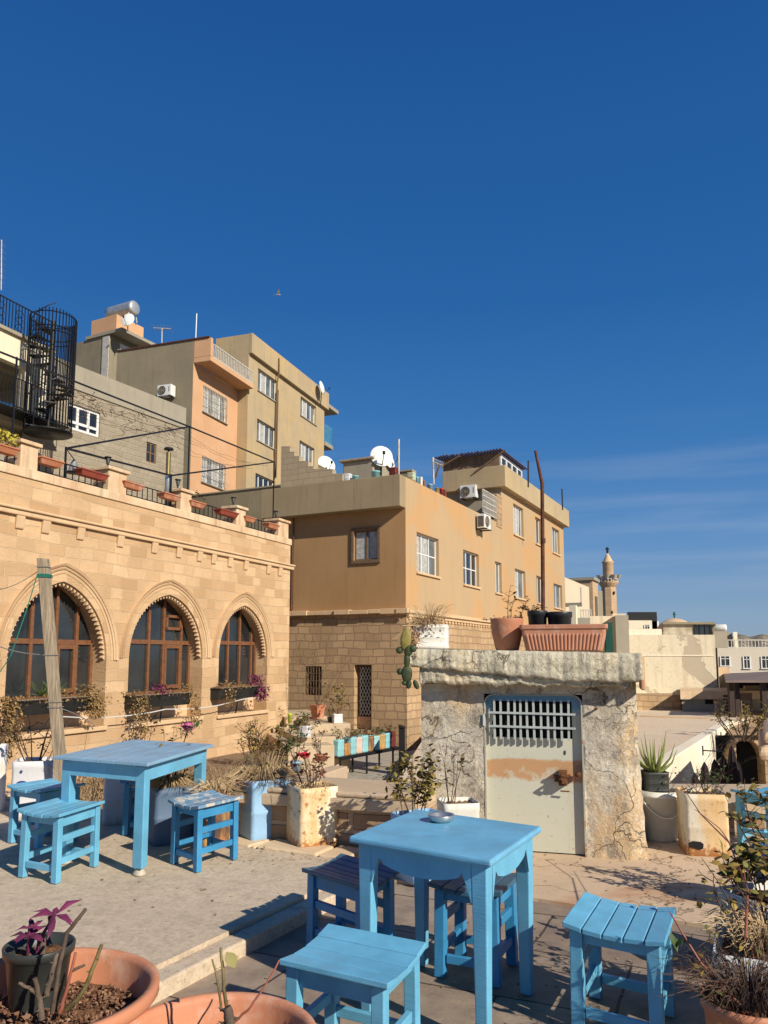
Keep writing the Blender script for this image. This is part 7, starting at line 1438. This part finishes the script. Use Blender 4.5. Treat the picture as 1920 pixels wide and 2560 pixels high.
gwall = thing('garden_wall', 'low pale stone kerb wall running back along the left of the yard', 'low wall', (0, 0, 0)); a = onz(K8(20, 1265), -.55); b = onz(K8(640, 1062), -.55); m = M(); a = Vector((a.x, a.y)); b = Vector((b.x, b.y)); wbox3(m, a, a+(b-a)*1.15, .35, zY-.1, -.55); m.build('wall', m_cap, gwall, .02)
# can rack
rk = thing('plant_rack', 'black iron rack carrying a row of painted cans in the yard', 'plant rack', (0, 0, 0)); zr = ony(K8(650, 975), 15.2).z; fa = onz(K8(640, 1165), zY); fb_ = onz(K8(1140, 1055), zY); zr = ony(K8(650, 975), fa.y).z
A = Vector((fa.x, fa.y, 0)); B = Vector((fb_.x, fb_.y, 0)); dA = (B-A).normalized(); nA = Vector((-dA.y, dA.x, 0)); print('rack', A, B, zr)
m = M()
for t in (0, 1):
    o_ = nA*(.42*t); m.bar(A+o_+Vector((0, 0, zr)), B+dA*.4+o_+Vector((0, 0, zr)), .05)
m.build('rail', m_iron, rk)
for f in (0, .48, 1):
    for t in (0, 1): p = A.lerp(B, f)+nA*.42*t+(-dA*.0); m = M(); m.bar((p.x, p.y, zY), (p.x, p.y, zr), .05); m.build('leg', m_iron, rk)
m = M(); wbox3(m, A+dA*.02, B+dA*.38, .40, zr+.026, zr+.045); m.build('shelf', m_iron, rk)
rackc = [('turquoise can with a leafy plant, nearest on the black rack', m_turq), ('rust brown can second on the black rack', rusty('brown_rust_can', (.35, .17, .07), .45, 21)), ('turquoise can third on the black rack', m_turq), ('white and red printed can on the black rack', rusty('white_red_can', (.66, .50, .42), .56, 23)), ('turquoise can in the middle of the black rack', m_turqp), ('dark brown can right of the middle of the black rack', rusty('dark_brown_can', (.18, .09, .05), .5, 24)), ('pale aqua can third from the far end of the black rack', simple('pale_aqua', (.35, .60, .60), .5)), ('yellow brown rusted can near the far end of the black rack', rusty('ochre_can', (.45, .30, .12), .5, 25)), ('turquoise can next to last on the black rack', m_turq), ('maroon can at the far end of the black rack', m_redrust)]
Lr = (B-A).length+.3; random.seed(131)
for i, (lab, mt) in enumerate(rackc):
    p = A+dA*(.17+i*(Lr-.3)/9)+nA*.2; o = thing('planter_can', lab, 'planter can', (p.x, p.y, zr+.047), math.atan2(dA.y, dA.x)+U(-.1, .1), 'painted cans on the black rack'); m = M(); hh = U(.34, .4) if i != 1 else .28; rcan(m, min(.27, Lr/10.8), hh, .03, .005, .003); m.build('can', mt, o); soilmesh(o, .11, hh*.9, sq=True)
    shrub(o, (0, 0, hh*.85), U(.2, .42), .2, 6, 45, .06, m_leafgreen if i in (0, 3, 7, 8) else m_leafdry, r=.005, branch=3, rb=.06)
gt = thing('yard_gate', 'dark iron gate leaf standing open at the end of the rack', 'gate', (0, 0, 0)); a = ony(K8(1200, 900), 19.5); b = ony(K8(1248, 900), 19.0); zt_ = ony(K8(1200, 655), 19.5).z; m = M()
for t in range(7): p = a.lerp(b, t/6); m.bar((p.x, p.y, zY), (p.x, p.y, zt_), .03)
for z_ in (zY+.05, zt_): m.bar((a.x, a.y, z_), (b.x, b.y, z_), .05)
m.build('bars', m_iron, gt)
# individual potted plants of the yard
def yp(lab, x, yt, yb, w, D, mat, kind='c', ph=.4, mt=None, nl=90, group=None, tree=False, z0=None, ll=.06):
    p = ony(K8(x, yb), D); t_ = ony(K8(x, yt), D); r_ = w/3.77/2*D/F; h = t_.z-p.z; o = thing('planter_can' if kind == 'c' else 'flower_pot', lab, 'potted plant', (p.x, p.y, p.z), U(-.4, .4)); m = M()
    if kind == 'c': rcan(m, r_*2, h, r_*.2, .006, .003)
    else: m.lathe([(.001, 0), (r_*.7, 0), (r_*.9, h*.8), (r_, h*.82), (r_, h), (r_*.9, h), (r_*.8, h*.7)], 4 if kind == 's' else 24, smooth=kind != 's')
    m.build('pot', mat, o); soilmesh(o, r_*.7, h*.88)
    if ph: shrub(o, (0, 0, h*.85), ph, ph*.4, 7, nl, ll, mt or m_leafgreen, r=.006, branch=4, rb=.05)
    return o
random.seed(141)
zS = ony(K8(250, 600), 21).z
yp('square terracotta pot holding a bare grey sapling before the dark window', 430, 460, 588, 150, 20.9, m_terra, 's', 1.9, m_leafdry, 12)
yp('white tin with black print and a small leafy bush on the steps', 612, 545, 638, 88, 19.9, m_rw3, 'c', .8, m_leafmix, 160, ll=.09); yp('black pot in shade beside the printed white tin on the steps', 545, 575, 636, 50, 19.95, m_npot, 'p', .3, m_leafdry, 30)
yp('white printed tin with a small plant on the lower steps', 308, 658, 765, 95, 18.3, m_rw3, 'c', .35, m_leafmix, 60, ll=.07); yp('lime yellow bottle shaped tin at the foot of the stone house corner', 168, 540, 636, 45, 20.3, simple('lime_plastic', (.45, .55, .05), .5), 'p', 0)
yp('pale blue bucket with a dense green bush below the steps', 222, 990, 1090, 105, 14.2, simple('pale_blue_bucket', (.28, .45, .58), .5, 0, .15, 6), 'p', .85, m_leafgreen, 330, ll=.06); yp('black pot with drooping grey green leaves left of the pale blue bucket', 110, 985, 1080, 70, 14.4, m_npot, 'p', .45, m_leafgreen, 90)
yp('small orange pot among the bushes below the steps', 30, 1025, 1060, 50, 14.3, m_terra, 'p', .5, m_leafdry, 80); yp('brown clay pot of thorny twigs beside the rack', 460, 925, 985, 130, 14.8, m_terra, 'p', .45, m_leafdry, 60)
def bush(lab, u, v, z, h, sp, n, mat, ll=.06, nl=200, name='bush'):
    p = onz((u, v), z); o = thing(name, lab, 'bush', (p.x, p.y, z)); shrub(o, (0, 0, 0), h, sp, n, nl, ll, mat, r=.012, branch=6, rb=.15); return o
random.seed(151)
bush('tall leafy garden rose growing against the stone house right of the long table', *q(19, 800, 760), -.75, 1.0, .28, 12, m_leafmix, .07, 300); bush('thin leggy rose right of the tall garden rose', *q(19, 1090, 760), -.75, .7, .3, 9, m_leafmix, .06, 160); bush('dark evergreen shrub in the corner below the left dark window', *q(8, 225, 440), -.3, 1.5, .5, 14, m_leafdry, .12, 380)
bush('green bush on the ground in front of the lattice door', *q(8, 1040, 770), -1.1, .95, .5, 12, m_leafgreen, .09, 330); bush('dry grey bush before the steps of the lattice door', *q(8, 830, 800), -1.1, .9, .5, 12, m_leafdry, .08, 200)
bush('dark climbing shrub in the yard corner left of the small barred window', *q(8, 200, 560), -.9, 1.2, .5, 10, m_leafdry, .1, 260)
# dry garden bed filled with dead stalks
m_weed = leafmat('dead_weed', [(.30, .20, .11), (.20, .13, .07), (.40, .29, .16), (.14, .09, .05)], .85); m = M(); random.seed(161)
for _ in range(520):
    u = U(120, 760); D_ = U(8.6, 16); p = ony((u, 1800), D_); x_, y_ = p.x, D_
    lim = SB.loc(Vector((x_, y_, 0)))
    if lim.y > -.2 or lim.x > .5: continue
    tuft(m, (x_, y_, -.75), 6, .30, .35, .006, U(.5, 1.1), .25)
o = m.build('dry_weeds', m_weed, recalc=False); o['kind'] = 'stuff'
# dark vent arch at the foot of the stone house
o = bthing('cellar_arch', 'half round dark cellar opening low in the stone house wall', 'cellar opening', SB); c1_ = SB.R((580, 1903)); c0_ = SB.R((572, 1903))[0]; w_ = (SB.R((638, 1900))[0]-SB.R((578, 1900))[0])/2; ca = (SB.R((638, 1900))[0]+SB.R((578, 1900))[0])/2; zb_3 = SB.R((605, 1925))[1]; zt_3 = SB.R((612, 1880))[1]
m = M(); m.prism([(ca+w_*math.cos(t*math.pi/14), zb_3+(zt_3-zb_3)*math.sin(t*math.pi/14)) for t in range(15)], fs, .003, .012); m.build('shadow_void', m_dark, o); m = M()
for t in range(14):
    a, b = t*math.pi/14, (t+1)*math.pi/14; f1, f2 = 1.0, 1.14
    m.hexa([fs(ca+w_*math.cos(a)*f1, .002, zb_3+(zt_3-zb_3)*math.sin(a)*f1), fs(ca+w_*math.cos(b)*f1, .002, zb_3+(zt_3-zb_3)*math.sin(b)*f1), fs(ca+w_*math.cos(b)*f2, .002, zb_3+(zt_3-zb_3)*math.sin(b)*f2), fs(ca+w_*math.cos(a)*f2, .002, zb_3+(zt_3-zb_3)*math.sin(a)*f2)], [fs(ca+w_*math.cos(a)*f1, .06, zb_3+(zt_3-zb_3)*math.sin(a)*f1), fs(ca+w_*math.cos(b)*f1, .06, zb_3+(zt_3-zb_3)*math.sin(b)*f1), fs(ca+w_*math.cos(b)*f2, .05, zb_3+(zt_3-zb_3)*math.sin(b)*f2), fs(ca+w_*math.cos(a)*f2, .05, zb_3+(zt_3-zb_3)*math.sin(a)*f2)])
m.build('arch_ring', m_trim, o)

# fallen leaves and grit on the terrace floors
random.seed(171); m = M()
for (cu, cv, z, su, sv, n) in ((1640, 2180, .021, 120, 30, 110), (1250, 2150, .021, 150, 12, 40), (700, 2145, .101, 160, 10, 60), (300, 2090, .101, 250, 14, 60), (1150, 2420, .001, 330, 60, 60), (500, 2250, .101, 300, 60, 40), (1700, 2260, .021, 120, 40, 70), (1560, 2440, .001, 160, 60, 60)):
    for _ in range(n):
        p = onz((cu+random.gauss(0, su), cv+random.gauss(0, sv)), z); 
        if p.y > 7.5 or (z > .05 and p.x > s_near.x+(p.y-s_near.y)*d_s.x/d_s.y-.3) or (z < .01 and p.y > 4.9): continue
        leaf(m, p+Vector((0, 0, .004)), Vector((U(-1, 1), U(-1, 1), U(0, .25))), U(.012, .035), U(.008, .02))
o = m.build('leaf_litter', leafmat('fallen_leaf', [(.30, .18, .08), (.18, .10, .05), (.45, .33, .18), (.12, .07, .04)]), recalc=False); o['kind'] = 'stuff'
